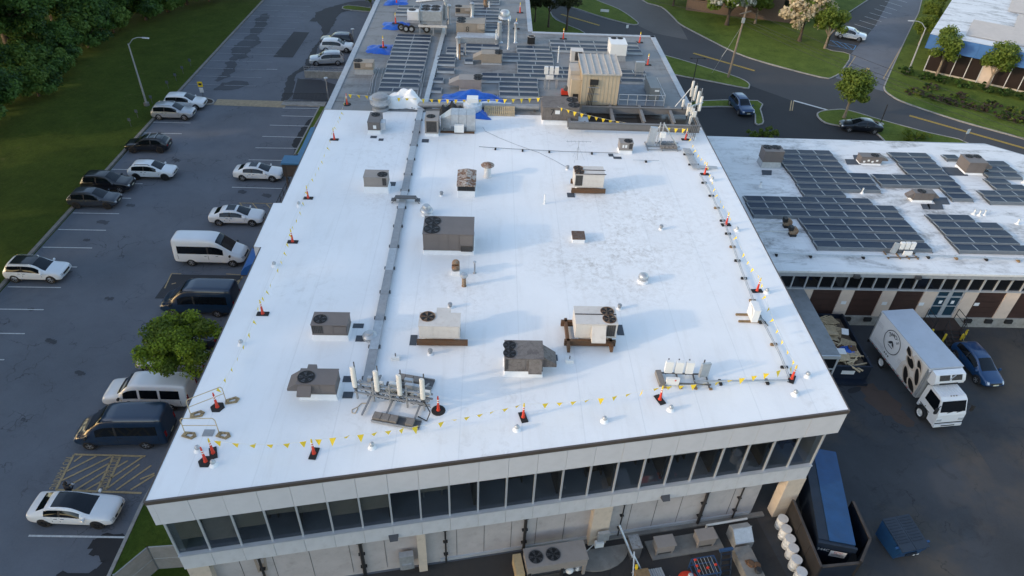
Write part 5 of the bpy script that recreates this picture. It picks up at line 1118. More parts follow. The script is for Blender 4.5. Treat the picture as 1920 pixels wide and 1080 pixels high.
vent('upblast_fan', 'large round grey exhaust fan at the rear of the white roof', 714, 205, [('curb',[(.75,0),(.72,.25)],STEEL),('skirt',[(.5,.25),(.6,.4),(.85,.6)],GALV),('bowl',[(.85,.6),(.92,.65),(.9,1.05),(.95,1.1)],GALV),('cap',[(.7,1.05),(.72,1.3),(.5,1.38),(.01,1.4)],STEEL)])
# trough across the grey roof
a = at(796,204,ROOF); b = at(834,55,ROOF); tr2 = thing('cable_tray', 'pale cable trough running back over the grey roof', 'cable tray', a, -math.atan2(b.x-a.x,b.y-a.y)); L = (b-a).length; y = 0
while y < L: MB().box(-.22,.22,y+.01,min(L,y+2.4)-.01,.1,.24).build('cover', GALV, tr2); y += 2.4
y = .4
while y < L: MB().box(-.3,.3,y,y+.12,0,.1).build('sleeper', DGREY, tr2); y += 2.4
for lb, pts in (('right of',[(780,205),(787,180),(795,130)]),('left of',[(698,178),(705,150),(712,128)])):
    mb = MB(); R_ = random.Random(len(lb))
    W = [at(x,y,ROOF+.08) for x,y in pts]
    for i in range(7):
        o_ = Vector((R_.uniform(-.5,.5),0,R_.uniform(0,.12))); mb.tube([w_+o_+Vector((R_.uniform(-.15,.15),0,0)) for w_ in W], .03, 5)
    tag(mb.build('cable_bundle', STEEL), 'loose grey pipe bundle lying '+lb+' the left solar array', 'pipes', None); 
a = at(868,205,ROOF); b = at(1010,207,ROOF); t = thing('roof_pipe', 'long grey pipe along the rear of the white roof behind the pallet', 'pipe', a); MB().cyl((-4.2,0,.35),(b.x-a.x,.1,.35),.26,n=12).build('pipe', STEEL, t, smooth=40)
for k in range(6): MB().box(-3.6+2*k,-3.4+2*k,-.2,.2,0,.15).build('stand', DGREY, t)
# tarps, bags, pallet
BLUE = M('blue_tarp', (.005,.085,.42), .45, var=.25, scale=2.5, bump=.4, bscale=8); WTARP = M('white_tarp', (.78,.78,.78), .5, var=.06, scale=2, bump=.4, bscale=8); BAG = M('black_bag', (.012,.012,.013), .3, var=.2, bump=.5, bscale=10); WRAP = M('plastic_wrap', (.48,.55,.62), .3, var=.15, scale=3)
def mound(name, label, cat, c, sx, sy, h, mat, seed, zr=ROOF, flat=.55, n=16, parent=None, lbs=True):
    R_ = random.Random(seed); p = at(*c, zr); ph_ = [R_.uniform(0,6.28) for _ in range(8)]; vs = []; fs = []
    for j in range(n+1):
        for i in range(n+1):
            u = 2*i/n-1; v = 2*j/n-1; r = (abs(u)**3.2+abs(v)**3.2)**(1/3.2); k = max(0, 1-r**(1/(1-flat)*1.2)) if r < 1 else 0
            wob = 1+.10*math.sin(5*u+ph_[0])+.10*math.sin(6*v+ph_[1]); ed = 1+.10*math.sin(3*math.atan2(v,u)+ph_[2])+.06*math.sin(7*math.atan2(v,u)+ph_[3])
            z = h*k*wob*(1+.22*math.sin(3.1*u+2.2*v+ph_[4])+.12*math.sin(9*u-5*v+ph_[5]))+R_.uniform(0,.05)*h+.01
            vs.append((u*sx*ed, v*sy*ed, max(.008, z)))
    for j in range(n):
        for i in range(n): a = j*(n+1)+i; fs.append((a,a+1,a+n+2,a+n+1))
    o = MB().add(vs, fs).build(name, mat, parent, loc=p, smooth=28)
    return tag(o, label, cat) if lbs else o
mound('tarp','blue tarp draped over a low pile, nearest of three on the left','tarp',(712,93),1.3,1.35,.32,BLUE,1)
mound('tarp','blue tarp with weighted middle, second of three on the left','tarp',(742,49),1.45,1.3,.32,BLUE,2)
mound('tarp','blue tarp cut by the top of the picture','tarp',(743,4),1.35,1.4,.3,BLUE,3)
mound('tarp','large blue tarp covering a heap behind the pennants','tarp',(884,188),2.9,1.3,.6,BLUE,4,flat=.62)
tag(mound('tarp','pale blue plastic sheet spread under the large blue tarp','tarp',(884,199),3.6,.9,.35,WRAP,5))
mound('wrapped_unit','equipment wrapped in crumpled white sheeting behind the rear left roof','wrapped equipment',(757,196),1.8,1.1,1.05,WTARP,6,flat=.66)
for i,(x,y,s) in enumerate(((838,213,.65),(852,213,.7),(862,214,.5))): mound('trash_bag', ('left','middle','right')[i]+' black trash bag of the three beside the wrapped bucket', 'trash bag', (x,y), s, s*.8, s*1.3, BAG, 10+i, flat=.5, n=10)
mound('tarp','crumpled blue tarp under the plastic wrapped bucket','tarp',(886,215),1.5,.9,.5,BLUE,15,flat=.3)
p = at(886,212,ROOF); t = thing('wrapped_drum','drum stack wrapped in clear plastic on blue tarp','drum',p); MB().lathe([(.7,.1),(.85,.3),(.85,.9),(.6,1.0),(.55,1.15)],(0,0,0),14).build('drum',WRAP,t,smooth=40); MB().box(-.5,.5,-.4,.4,1.15,1.5).build('top_box',WHITEM,t)
a = at(908,217,ROOF); b = at(966,219,ROOF); w = b.x-a.x; t = thing('wood_pallet','long pale timber pallet leaning at the rear of the white roof','pallet',a)
PINE = M('pale_timber',(.52,.40,.25),.85,var=.2,scale=4)
for k in range(16): x = w*k/16; MB().add([(x,0,.02),(x+w/24,0,.02),(x+w/24,1.0,.5),(x,1.0,.5),(x,0,.06),(x+w/24,0,.06),(x+w/24,1.0,.54),(x,1.0,.54)],[(0,3,2,1),(4,5,6,7),(0,1,5,4),(1,2,6,5),(2,3,7,6),(3,0,4,7)]).build('slat',PINE,t)
for y,z in ((.05,.0),(.5,.23),(.92,.44)): MB().box(-.02,w,y,y+.06,z-.06 if z else 0,z+.02).build('stringer',PINE,t)
p = at(1060,180,ROOF); t = thing('air_compressor','small red machine left of the penthouse','machine',p); MB().box(-.4,.4,0,.6,.1,.5).build('body',RED_C,t); MB().lathe([(.2,-.3),(.25,0),(.2,.3)],(0,.3,.65),12,axis='y').build('motor',DGREY,t); MB().box(-.4,.5,-.05,.05,0,.1).build('skid',BUMP,t)
p = at(1033,168,ROOF); t = thing('radio_rack','three white radio boxes on a post among the solar rows','radio rack',p)
for k in range(3): MB().box(-.75+.5*k,-.38+.5*k,0,.25,1.5,2.2).build('radio_box',WHITEM,t)
MB().box(-.55,.15,-.1,.1,1.05,1.4).build('junction_box',WHITEM,t); MB().cyl((-.2,.1,0),(-.2,.1,1.6),.06).build('post',GALV,t)
for x in (-.7,.4): MB().box(x,x+.2,0,.2,.2,1.1).build('panel',GALV,t); MB().cyl((x+.1,.1,0),(x+.1,.1,1.5),.04).build('post',GALV,t)
# ================================================================== vehicles
CARGLASS = glass_mat('car_glass', (.006,.008,.011), 0, .03)
TYRE = M('tyre_rubber', (.014,.014,.015), .8, var=.1); RIM = M('alloy_rim', (.42,.43,.45), .35, .7, var=.05); RIMD = M('dark_rim', (.03,.03,.032), .4, .5, var=.05)
CLAD = M('black_cladding', (.018,.018,.02), .65, var=.1); LENS = M('headlight_lens', (.62,.64,.66), .15, .3, var=.05); TAIL = M('tail_light', (.30,.012,.012), .25, var=.05); PLATE = M('number_plate', (.6,.58,.45), .5, var=.05)
CHROME = M('chrome_trim', (.55,.56,.58), .2, .9, var=.03)
def paintm(name, c, metal=0.0): return M('paint_'+name, c, .28, metal, var=.03, scale=.8, coat=.8)
PW_, PS, PB, PG, PN, PD = paintm('white',(.74,.75,.76)), paintm('silver',(.42,.44,.47),.4), paintm('black',(.005,.007,.012)), paintm('grey',(.036,.044,.058),.2), paintm('navy',(.008,.030,.075),.2), paintm('dark_blue',(.006,.012,.030),.2)
PNV = paintm('navy_van',(.004,.022,.055),.0)
# stations: t, sill z, belt z, rail z, top z, half width at belt, half width at roof rail
SHAPES = {
 'suv':   dict(L=4.65,W=1.88,wr=.38,wb=(.19,.80),st=[(0,.48,.72,.80,.82,.78,.70),(.012,.36,.90,.98,1.0,.86,.74),(.03,.30,.98,1.06,1.10,.90,.76),(.10,.27,1.03,1.50,1.58,.925,.68),(.13,.26,1.03,1.55,1.64,.93,.67),(.345,.25,1.01,1.59,1.69,.93,.67),(.365,.25,1.01,1.59,1.69,.93,.67),(.56,.25,.98,1.54,1.64,.93,.665),(.645,.25,.97,1.28,1.36,.93,.71),(.725,.25,.96,1.01,1.07,.925,.78),(.91,.27,.94,1.0,1.04,.905,.76),(.965,.30,.86,.93,.97,.87,.74),(.99,.36,.76,.82,.87,.82,.70),(1,.42,.66,.72,.77,.77,.66)], side=[(3,5),(6,8)], wind=(7,9), rear=(2,3), roof=(4,7)),
 'cuv':   dict(L=4.45,W=1.82,wr=.365,wb=(.19,.81),st=[(0,.48,.70,.80,.82,.76,.68),(.012,.36,.90,.98,1.0,.85,.72),(.03,.30,.97,1.05,1.08,.89,.74),(.13,.27,1.00,1.40,1.47,.91,.66),(.17,.26,1.00,1.45,1.54,.91,.65),(.37,.25,.97,1.50,1.59,.91,.65),(.39,.25,.97,1.50,1.59,.91,.65),(.555,.25,.94,1.45,1.55,.91,.65),(.65,.25,.93,1.2,1.28,.91,.69),(.74,.25,.92,.97,1.02,.905,.76),(.91,.27,.89,.94,.98,.885,.74),(.965,.30,.80,.86,.90,.85,.71),(.99,.36,.70,.76,.80,.80,.67),(1,.42,.62,.67,.70,.74,.62)], side=[(3,5),(6,8)], wind=(7,9), rear=(2,3), roof=(4,7)),
 'sedan': dict(L=4.85,W=1.83,wr=.345,wb=(.20,.81),st=[(0,.46,.64,.70,.73,.72,.62),(.012,.32,.84,.90,.93,.82,.70),(.03,.27,.92,.97,1.00,.87,.74),(.115,.23,.94,.99,1.04,.905,.75),(.245,.22,.94,1.28,1.34,.915,.62),(.30,.22,.93,1.33,1.41,.915,.61),(.40,.22,.92,1.36,1.45,.915,.61),(.42,.22,.92,1.36,1.45,.915,.61),(.54,.22,.91,1.33,1.42,.915,.61),(.64,.22,.90,1.12,1.19,.915,.67),(.725,.22,.88,.93,.98,.91,.76),(.91,.24,.82,.87,.91,.89,.74),(.965,.27,.73,.78,.82,.84,.70),(.99,.33,.63,.68,.72,.78,.65),(1,.38,.56,.60,.63,.72,.60)], side=[(4,6),(7,9)], wind=(8,10), rear=(3,4), roof=(5,8)),
 'hatch': dict(L=4.25,W=1.78,wr=.34,wb=(.18,.80),st=[(0,.46,.68,.76,.78,.74,.66),(.012,.34,.88,.95,.98,.83,.71),(.03,.28,.95,1.03,1.06,.87,.72),(.11,.25,.98,1.34,1.41,.89,.64),(.15,.24,.98,1.40,1.48,.89,.63),(.37,.23,.95,1.45,1.54,.89,.63),(.39,.23,.95,1.45,1.54,.89,.63),(.55,.23,.92,1.40,1.50,.89,.63),(.65,.23,.91,1.15,1.22,.89,.67),(.75,.23,.90,.95,1.0,.885,.75),(.91,.25,.80,.85,.90,.85,.68),(.97,.32,.70,.75,.79,.79,.63),(.99,.40,.60,.65,.69,.72,.58),(1,.44,.54,.58,.61,.66,.54)], side=[(3,5),(6,8)], wind=(7,9), rear=(2,3), roof=(4,7)),
 'hivan': dict(L=5.75,W=2.06,wr=.36,wb=(.24,.83),st=[(0,.50,1.0,1.9,2.3,.92,.78),(.012,.40,1.15,2.1,2.45,.99,.82),(.03,.34,1.18,2.12,2.50,1.02,.84),(.06,.32,1.20,2.12,2.52,1.03,.84),(.075,.32,1.20,1.98,2.52,1.03,.90),(.36,.30,1.20,1.98,2.54,1.03,.90),(.50,.30,1.20,1.98,2.53,1.03,.90),(.52,.30,1.20,2.0,2.52,1.03,.89),(.635,.30,1.17,1.96,2.42,1.03,.87),(.72,.30,1.15,1.70,2.02,1.03,.87),(.845,.30,1.12,1.20,1.36,1.02,.86),(.93,.32,1.02,1.08,1.18,.97,.80),(.975,.38,.84,.92,1.0,.91,.76),(.992,.42,.70,.78,.84,.84,.70),(1,.48,.62,.68,.74,.78,.66)], side=[(4,6),(7,9)], wind=(8,10), rear=None, roof=None),
 'fsvan': dict(L=5.7,W=2.02,wr=.36,wb=(.22,.81),st=[(0,.48,.95,1.6,1.85,.90,.74),(.012,.40,1.02,1.75,1.98,.97,.77),(.03,.34,1.02,1.78,2.03,.99,.78),(.06,.33,1.02,1.80,2.06,1.005,.78),(.08,.33,1.02,1.80,2.07,1.01,.78),(.30,.32,1.02,1.82,2.10,1.01,.78),(.325,.32,1.02,1.82,2.10,1.01,.78),(.53,.32,1.02,1.82,2.09,1.01,.78),(.555,.32,1.02,1.82,2.09,1.01,.78),(.66,.32,1.02,1.74,2.0,1.01,.78),(.73,.32,1.02,1.48,1.62,1.01,.82),(.79,.32,1.08,1.14,1.22,1.0,.86),(.94,.34,1.02,1.07,1.13,.97,.82),(.98,.38,.90,.96,1.0,.92,.78),(.995,.44,.72,.78,.82,.86,.72),(1,.48,.62,.68,.72,.82,.68)], side=[(4,5),(6,7),(8,10)], wind=(9,11), rear=None, roof=None),
}
def catmull_clark(me, lv):
    o = bpy.data.objects.new('tmp', me); COL.objects.link(o); m = o.modifiers.new('s', 'SUBSURF'); m.levels = lv; m.render_levels = lv
    r = bpy.data.meshes.new_from_object(o.evaluated_get(bpy.context.evaluated_depsgraph_get())); bpy.data.objects.remove(o); return r
def densify(S):
    ts = []
    for (a, b), (c, d) in zip(S['side'][:-1], S['side'][1:]): ts += [S['st'][b][0]-.03, S['st'][c][0]+.03]
    ts += [S['st'][S['side'][0][0]][0]+.03]
    for t in ts:
        st = S['st']; i = max(k for k in range(len(st)) if st[k][0] < t); q = (t-st[i][0])/(st[i+1][0]-st[i][0])
        if t-st[i][0] < .012 or st[i+1][0]-t < .012: continue
        st.insert(i+1, tuple(x+(y-x)*q for x, y in zip(st[i], st[i+1])))
        up = lambda k: k+1 if k > i else k
        S['side'] = [(up(a), up(b)) for a, b in S['side']]
        for key in ('wind', 'rear', 'roof'):
            if S[key]: S[key] = tuple(up(k) for k in S[key])
for _S in SHAPES.values(): densify(_S)
CARS = {}
def car_meshes(kind):
    S = SHAPES[kind]; L, W, st = S['L'], S['W'], S['st']; k = W/1.86; mb = MB(); ringn = []
    if kind in ('hivan','fsvan'): k = 1.0
    for (t, zs, zb, zr, zt, wb, wr) in st:
        x = (t-.5)*L; wb *= k; wr *= k; zm = zs+(zb-zs)*.5
        half = [(0,zs),(wb*.86,zs),(wb*.985,zs+.09),(wb*1.0,zm),(wb*.985,zb),(wr*1.0,zr),(wr*.90,zt-.01),(wr*.5,zt+.015),(0,zt+.02)]
        pts = half+[(-y,z) for y, z in half[-2:0:-1]]; ringn.append(len(pts)); mb.v += [(x, y, z) for y, z in pts]
    n = ringn[0]; mb.f = []; mb.m = []
    side = set(i for a, b in S['side'] for i in range(a, b)); wind = set(range(*S['wind'])); rear = set(range(*S['rear'])) if S['rear'] else set()
    for i in range(len(st)-1):
        for j in range(n):
            jj = (j+1) % n; mb.f.append((i*n+j, i*n+jj, (i+1)*n+jj, (i+1)*n+j)); m = 0
            if j in (4, 11) and i in side: m = 1
            elif j in (6, 7, 8, 9) and i in wind: m = 2
            elif j in (6, 7, 8, 9) and i in rear: m = 3
            elif j in (4, 11) and S['side'] and len(S['side']) > 1 and i in [b for a, b in S['side'][:-1]]: m = 4 if kind not in ('fsvan',) else 0
            elif j in (0, 1, 14, 15): m = 4
            elif S['roof'] and j in (6,7,8,9) and S['roof'][0] <= i < S['roof'][1]: m = 5
            mb.m.append(m)
    mb.f.append(tuple(range(n-1,-1,-1))); mb.m.append(0); mb.f.append(tuple((len(st)-1)*n+j for j in range(n))); mb.m.append(0)
    me = mb.mesh('car', [PW_]*6); me = catmull_clark(me, 2)
    bm = bmesh.new(); bm.from_mesh(me); bm.normal_update(); bvh = BVHTree.FromBMesh(bm)
    def split(mats, nm):
        # one mesh for each connected patch of these materials
        out = []; todo = set(f for f in bm.faces if f.material_index in mats)
        while todo:
            q = [todo.pop()]; comp = []
            while q:
                f = q.pop(); comp.append(f)
                for e in f.edges:
                    for g in e.link_faces:
                        if g in todo: todo.discard(g); q.append(g)
            vi = {}; vs = []; fs = []
            for f in comp:
                r = []
                for v in f.verts:
                    if v not in vi: vi[v] = len(vs); vs.append(tuple(v.co))
                    r.append(vi[v])
                fs.append(tuple(r))
            m2 = bpy.data.meshes.new(nm); m2.from_pydata(vs, [], fs); m2.materials.append(PW_); m2.polygons.foreach_set('use_smooth', [True]*len(fs)); out.append(m2)
        return out
    parts = dict(body=split({0}, 'body'), roofp=split({5}, 'roof_panel'), trim=split({4}, 'trim'), side=split({1}, 'side_window'), wind=split({2}, 'windscreen'), rear=split({3}, 'rear_window'))
    def patch(nm, mat, ys, zs, d, x0, off=.012):
        vs = []; ok = True; fs = []
        for z in zs:
            for y in ys:
                h = bvh.ray_cast(Vector((x0, y, z)), Vector((d, 0, 0)))
                if h[0] is None: return None
                vs.append(h[0]-Vector((d*off, 0, 0)))
        w = len(ys)
        for a in range(len(zs)-1):
            for b in range(w-1): fs.append((a*w+b, a*w+b+1, a*w+w+b+1, a*w+w+b))
        return (nm, MB().add(vs, fs).mesh(nm, mat))
    ex = []; tall = kind in ('hivan', 'fsvan'); hw = W/2
    zh = .80 if kind in ('suv',) else (.72 if kind in ('cuv','hatch') else (.66 if kind == 'sedan' else .86))
    for s in (-1, 1):
        ex.append(patch('headlight', LENS, [s*hw*q for q in (.58,.70,.82)], [zh-.10, zh, zh+.06], -1, L))
        zt_ = {'suv':.92,'cuv':.90,'sedan':.84,'hatch':.9,'hivan':1.25,'fsvan':1.15}[kind]
        ex.append(patch('tail_light', TAIL, [s*hw*q for q in (.66,.76,.86)], [zt_-.12, zt_, zt_+.05] if not tall else [zt_-.3,zt_,zt_+.2], 1, -L))
    ex.append(patch('grille', CLAD, [hw*q for q in (-.5,-.25,0,.25,.5)], [zh-.16, zh-.06, zh+.0], -1, L))
    ex.append(patch('number_plate', PLATE, [-.22,0,.22], [.52,.64], -1, L, .02)); ex.append(patch('number_plate', PLATE, [-.22,0,.22], [.68,.80], 1, -L, .02))
    parts['ex'] = [e for e in ex if e]
    wx = [(q-.5)*L for q in S['wb']]; wr = S['wr']
    am = MB().lathe([(.01,-.16),(wr+.045,-.16),(wr+.055,0),(wr+.045,.012),(.01,.012)], (0,0,0), 20, axis='y'); 
    am.v = [(x, y, max(z, -wr+.12)) for x, y, z in am.v]
    parts['arch'] = am.mesh('wheel_arch', CLAD)
    parts['tyre'] = MB().lathe([(wr*.62,-.11),(wr*.93,-.11),(wr,-.06),(wr,.06),(wr*.93,.11),(wr*.62,.11)], (0,0,0), 22, axis='y', cap=False).mesh('tyre', TYRE, smooth=40)
    def rim(mat):
        mb = MB().lathe([(wr*.64,.075),(wr*.66,.108),(wr*.58,.10)], (0,0,0), 20, axis='y', cap=False); mb.lathe([(.01,.06),(wr*.2,.06),(wr*.2,.09),(.01,.095)], (0,0,0), 10, axis='y')
        for q in range(5):
            a = 2*math.pi*q/5; mb.beam((math.cos(a)*wr*.1,.085,math.sin(a)*wr*.1),(math.cos(a)*wr*.62,.09,math.sin(a)*wr*.62),.055,.03,up=(0,1,0))
        return mb.mesh('rim', mat)
    parts['rim'] = rim(RIM); parts['rimd'] = rim(RIMD); parts['well'] = MB().lathe([(.01,.04),(wr*.64,.04)], (0,0,0), 16, axis='y', cap=False).mesh('wheel_well', FANB)
    # door gaps and handles
    def side_patch(nm, mat, xs, zs, s, off=.006):
        vs = []; fs = []
        for z in zs:
            for x in xs:
                h = bvh.ray_cast(Vector((x, s*3, z)), Vector((0, -s, 0)))
                if h[0] is None: return None
                vs.append(h[0]+Vector((0, s*off, 0)))
        w = len(xs)
        for a_ in range(len(zs)-1):
            for b_ in range(w-1): fs.append((a_*w+b_, a_*w+b_+1, a_*w+w+b_+1, a_*w+w+b_))
        return (nm, MB().add(vs, fs).mesh(nm, mat))
    x_at = lambda i: (st[i][0]-.5)*L
    zs_b = st[S['side'][0][0]][1]+.12; zt_b = st[S['side'][0][0]+1][2]-.04
    for s in (-1, 1):
        for x in (x_at(S['side'][0][1])+.04, x_at(S['wind'][1])-.22, x_at(S['side'][0][0])+.35*(not tall)):
            parts['ex'].append(side_patch('door_gap', CLAD, [x-.014, x+.014], [zs_b, (zs_b+zt_b)/2, zt_b], s))
        for x in (x_at(S['side'][0][1])-.28, x_at(S['side'][-1][0])+.55*(1 if tall else -.0)):
            parts['ex'].append(side_patch('door_handle', CLAD if tall else CHROME, [x, x+.2], [zt_b-.10, zt_b-.06], s, .02))
    parts['ex'] = [e for e in parts['ex'] if e]
    # mirrors and handles
    iw = S['wind'][1]; xm = (st[iw][0]-.5)*L-.12; zm = st[iw][2]+.06; wm = st[iw][5]*k
    parts['mir'] = [MB().lathe([(.03,0),(.10,.02),(.11,.16),(.06,.20)], (0,0,0), 8, axis='y').mesh('wing_mirror', PW_), xm, zm, wm]
    bm.free(); CARS[kind] = parts; return parts
def car(kind, label, near_rear, near_front, paint, cat='car', rims='rim', roof=None, sunroof=False, rails=False, trimpaint=None, cladded=True, group=None, name='parked_car', glass_side=None, scale=1.0, heading=None, center=None):
    P = CARS.get(kind) or car_meshes(kind); S = SHAPES[kind]; L, W = S['L'], S['W']
    if center is None:
        a = at(*near_rear, .02); b = at(*near_front, .02); d = (b-a); ang = math.atan2(d.y, d.x); mid = (a+b)/2
        off = (S['wb'][0]+S['wb'][1])/2-.5
        n = Vector((-math.sin(ang), math.cos(ang), 0)); n = n if n.y > 0 else -n
        c = mid+n*(W/2-.1)-Vector((math.cos(ang), math.sin(ang), 0))*off*L
    else: c = at(*center, 0); ang = heading
    t = thing(name, label, cat, (c.x, c.y, .02), ang, group)
    def put(me, nm, mat, par=t, loc=None):
        o = obj(nm, me, par, loc); o.material_slots[0].link = 'OBJECT'; o.material_slots[0].material = mat; return o
    bodies = [put(m, 'body', paint) for m in P['body']]
    for m in P['roofp']: put(m, 'roof_panel', roof or paint)
    for m in P['trim']: put(m, 'trim', CLAD)
    for m in P['side']: put(m, 'side_window', CARGLASS)
    for m in P['wind']: put(m, 'windscreen', CARGLASS)
    for m in P['rear']: put(m, 'rear_window', CARGLASS)
    for nm, m in P['ex']: obj(nm, m, t)
    for q in S['wb']:
        x = (q-.5)*L
        for s in (-1, 1):
            obj('wheel_arch', P['arch'], t, (x, s*(W/2-.035), S['wr'])).scale = (1, s, 1)
            w = obj('tyre', P['tyre'], t, (x, s*(W/2-.10), S['wr'])); w.scale = (1, s, 1)
            obj('rim', P[rims], w); obj('wheel_well', P['well'], w)
    me, xm, zm, wm = P['mir']
    for s in (-1, 1): o = put(me, 'wing_mirror', paint if kind not in ('hivan','fsvan') else CLAD, t, (xm, s*(wm+.0), zm)); o.scale = (.8, s, 1)
    bt = max(s_[4] for s_ in S['st'])
    if sunroof:
        i = S['roof'][0]; x0 = (S['st'][S['roof'][1]][0]-.5)*L-.95; MB().box(x0, x0+.75, -.42, .42, bt-.01, bt+.022).build('sunroof', CARGLASS, t)
    if rails:
        x0 = (S['st'][S['roof'][0]][0]-.5)*L+.1; x1 = (S['st'][S['roof'][1]][0]-.5)*L-.15; yw = S['st'][S['roof'][0]+1][6]*W/1.86
        for s in (-1, 1): MB().tube([(x0,s*yw*.93,bt-.09),(x0+.1,s*yw*.93,bt-.0),(x1-.1,s*yw*.93,bt-.0),(x1,s*yw*.93,bt-.12)], .022, 6).build('roof_rail', CHROME if rails is True else CLAD, t)
        if rails == 2:
            for x in (x0+.35, x1-.4): MB().beam((x,-yw*.95,bt+.05),(x,yw*.95,bt+.05),.05).build('roof_bar', GALV, t)
    return t
GK = 'cars parked in the left lot'
car('suv','white SUV with dark glass roof, nearest car along the left kerb',(30,529),(101,531),PW_,roof=PB,rails=True,group=GK)
car('cuv','dark grey crossover beside the black SUV by the kerb',(146,391),(204,392),PG,rails=3,rims='rimd',group=GK)
car('suv','black SUV between grey crossover and white crossover by the kerb',(170,360),(229,362),PB,group=GK)
car('cuv','white crossover with black trim parked alone behind the black SUV',(258,337),(311,338),PW_,rims='rimd',rails=3,group=GK)
car('cuv','black car with roof bars facing the kerb',(302,287),(252,287),PB,rails=2,rims='rimd',group=GK)
car('suv','silver SUV beside the tall lamp post',(300,225),(347,226),PS,rails=True,group=GK)
car('suv','white SUV beside the planted island with yellow sign',(321,206),(370,207),PW_,group=GK)
car('sedan','white sedan with sunroof nosed up to the blue doorway awning',(455,339),(513,341),PW_,sunroof=True,group=GK)
car('sedan','white sedan with sunroof behind the white passenger van',(413,423),(474,424),PW_,sunroof=True,group=GK)
car('hivan','white high roof passenger van beside the bright blue awning',(357,498),(443,500),PW_,'van',group=GK,name='parked_van')
car('hivan','dark navy van with blue roof just behind the tree',(414,594),(322,592),PNV,'van',group=GK,name='parked_van')
car('sedan','dark car mostly hidden under the tree',(385,655),(305,652),PG,group=GK)
car('sedan','silver car whose bonnet shows from under the tree',(360,703),(280,700),PS,group=GK)
car('fsvan','white full size van between the tree and the navy van',(325,769),(225,767),PW_,'van',group=GK,name='parked_van')
car('hivan','dark navy van beside the yellow no parking hatching',(285,840),(165,842),PNV,'van',group=GK,name='parked_van')
car('sedan','white sedan with black roof at the bottom left',(88,986),(187,990),PW_,roof=CARGLASS,rims='rimd',group=GK)
car('suv','dark SUV farthest of three cars by the grey roofed wing',(655,88),(608,87),PD,rails=True,group=GK)
car('suv','white SUV in the middle of three cars by the grey roofed wing',(612,98.5),(650,99.5),PW_,group=GK)
car('suv','silver SUV nearest of three cars beside the ramp wall',(633,123),(595,124.5),PS,rails=True,group=GK)
car('suv','blue SUV facing the camera in the lot right of the wing',None,None,paintm('blue',(.012,.045,.12),.2),center=(1388,207),heading=rad(-84),rails=3)
car('sedan','black sedan parked under the street tree on the island',(1632,251),(1596,248),PB)
car('suv','white SUV in the blue striped visitor stall',None,None,PW_,center=(1593,73),heading=rad(-28))
car('hatch','dark blue hatchback in the service yard right of the box truck',(1789,672),(1827,717),paintm('deep_blue',(.008,.050,.14),.15))
# ---------------------------------------------------------------- box truck
a = at(1647.5,688,0); b = at(1719,782,0); d = b-a; ang = math.atan2(d.y, d.x); wbs = d.length; nrm = Vector((-math.sin(ang), math.cos(ang), 0)); nrm = nrm if nrm.x > 0 else -nrm
TW = 2.45; org = b+nrm*(TW/2-.05); tk = thing('box_truck','white refrigerated box truck with bakery lettering in the service yard','truck',(org.x,org.y,.01),ang)
TWHITE = M('truck_white', (.72,.73,.75), .4, var=.03, scale=.6, dirt=.1); TROOF = M('truck_box_roof', (.40,.44,.50), .55, .1, var=.05, scale=.8, dirt=.12)
xf = -.95; xr_ = -wbs-2.0; zb = 1.05
def zfit(px, py, lx, ly):
    w_ = tk.location+Vector((lx*math.cos(ang)-ly*math.sin(ang), lx*math.sin(ang)+ly*math.cos(ang), 0)); return zy(w_.x, w_.y, py)
HB = 3.75
bx = MB().box(xr_, xf, -TW/2, TW/2, zb, HB).build('cargo_box', TWHITE, tk)
MB().box(xr_-.02, xf+.02, -TW/2-.02, TW/2+.02, HB, HB+.05).build('roof', TROOF, bx)
for (x0,x1,y0,y1,z0,z1) in ((xr_,xf,-TW/2-.03,-TW/2-.003,zb-.02,zb+.10),(xr_,xf,-TW/2-.03,-TW/2-.003,HB-.1,HB+.0),(xf-.12,xf+.01,-TW/2-.03,-TW/2-.003,zb+.1,HB-.1),(xr_-.01,xr_+.1,-TW/2-.03,-TW/2-.003,zb+.1,HB-.1)): MB().box(x0,x1,y0,y1,z0,z1).build('edge_rail', GALV if z0 < 3 else TWHITE, bx)
MB().box(xf-.0, xf+.12, -TW/2, TW/2, zb, HB-.3).build('front_panel', STEEL, bx)
MB().box(xr_-.12, xr_-.01, -TW/2+.05, TW/2-.05, zb-.4, zb+2.5).build('rear_door', CLAD, bx)
for k in range(20): x = xr_+.3+(xf-xr_-.6)*k/19; MB().box(x-.05,x+.05,-TW/2-.034,-TW/2-.031,zb+.0,zb+.06).build('marker_strip', RED_C if k % 2 else WHITEM, bx)
MB().box(xr_+.2, 1.0, -.45, .45, .55, .95).build('chassis', CLAD, tk)
# side graphics
YS = -TW/2-.034; INK = M('lettering_ink', (.035,.038,.045), .6); INKL = M('pale_lettering', (.40,.41,.43), .6)
BL = xf-xr_
cx, cz = xr_+BL*.36, zb+(HB-zb)*.58
def sidebox(nm, mat, pts, par, y=YS): return MB().add([(x, y, z) for x, z in pts], [tuple(range(len(pts)))]).build(nm, mat, par, tri=True)
ringo = []; Rr = .92
mb = MB(); n = 40
for i in range(n):
    t0, t1 = 2*math.pi*i/n, 2*math.pi*(i+1)/n
    mb.quad((cx+Rr*math.cos(t0),YS,cz+Rr*math.sin(t0)),(cx+Rr*math.cos(t1),YS,cz+Rr*math.sin(t1)),(cx+(Rr-.055)*math.cos(t1),YS,cz+(Rr-.055)*math.sin(t1)),(cx+(Rr-.055)*math.cos(t0),YS,cz+(Rr-.055)*math.sin(t0)))
mb.build('emblem_ring', INK, bx)
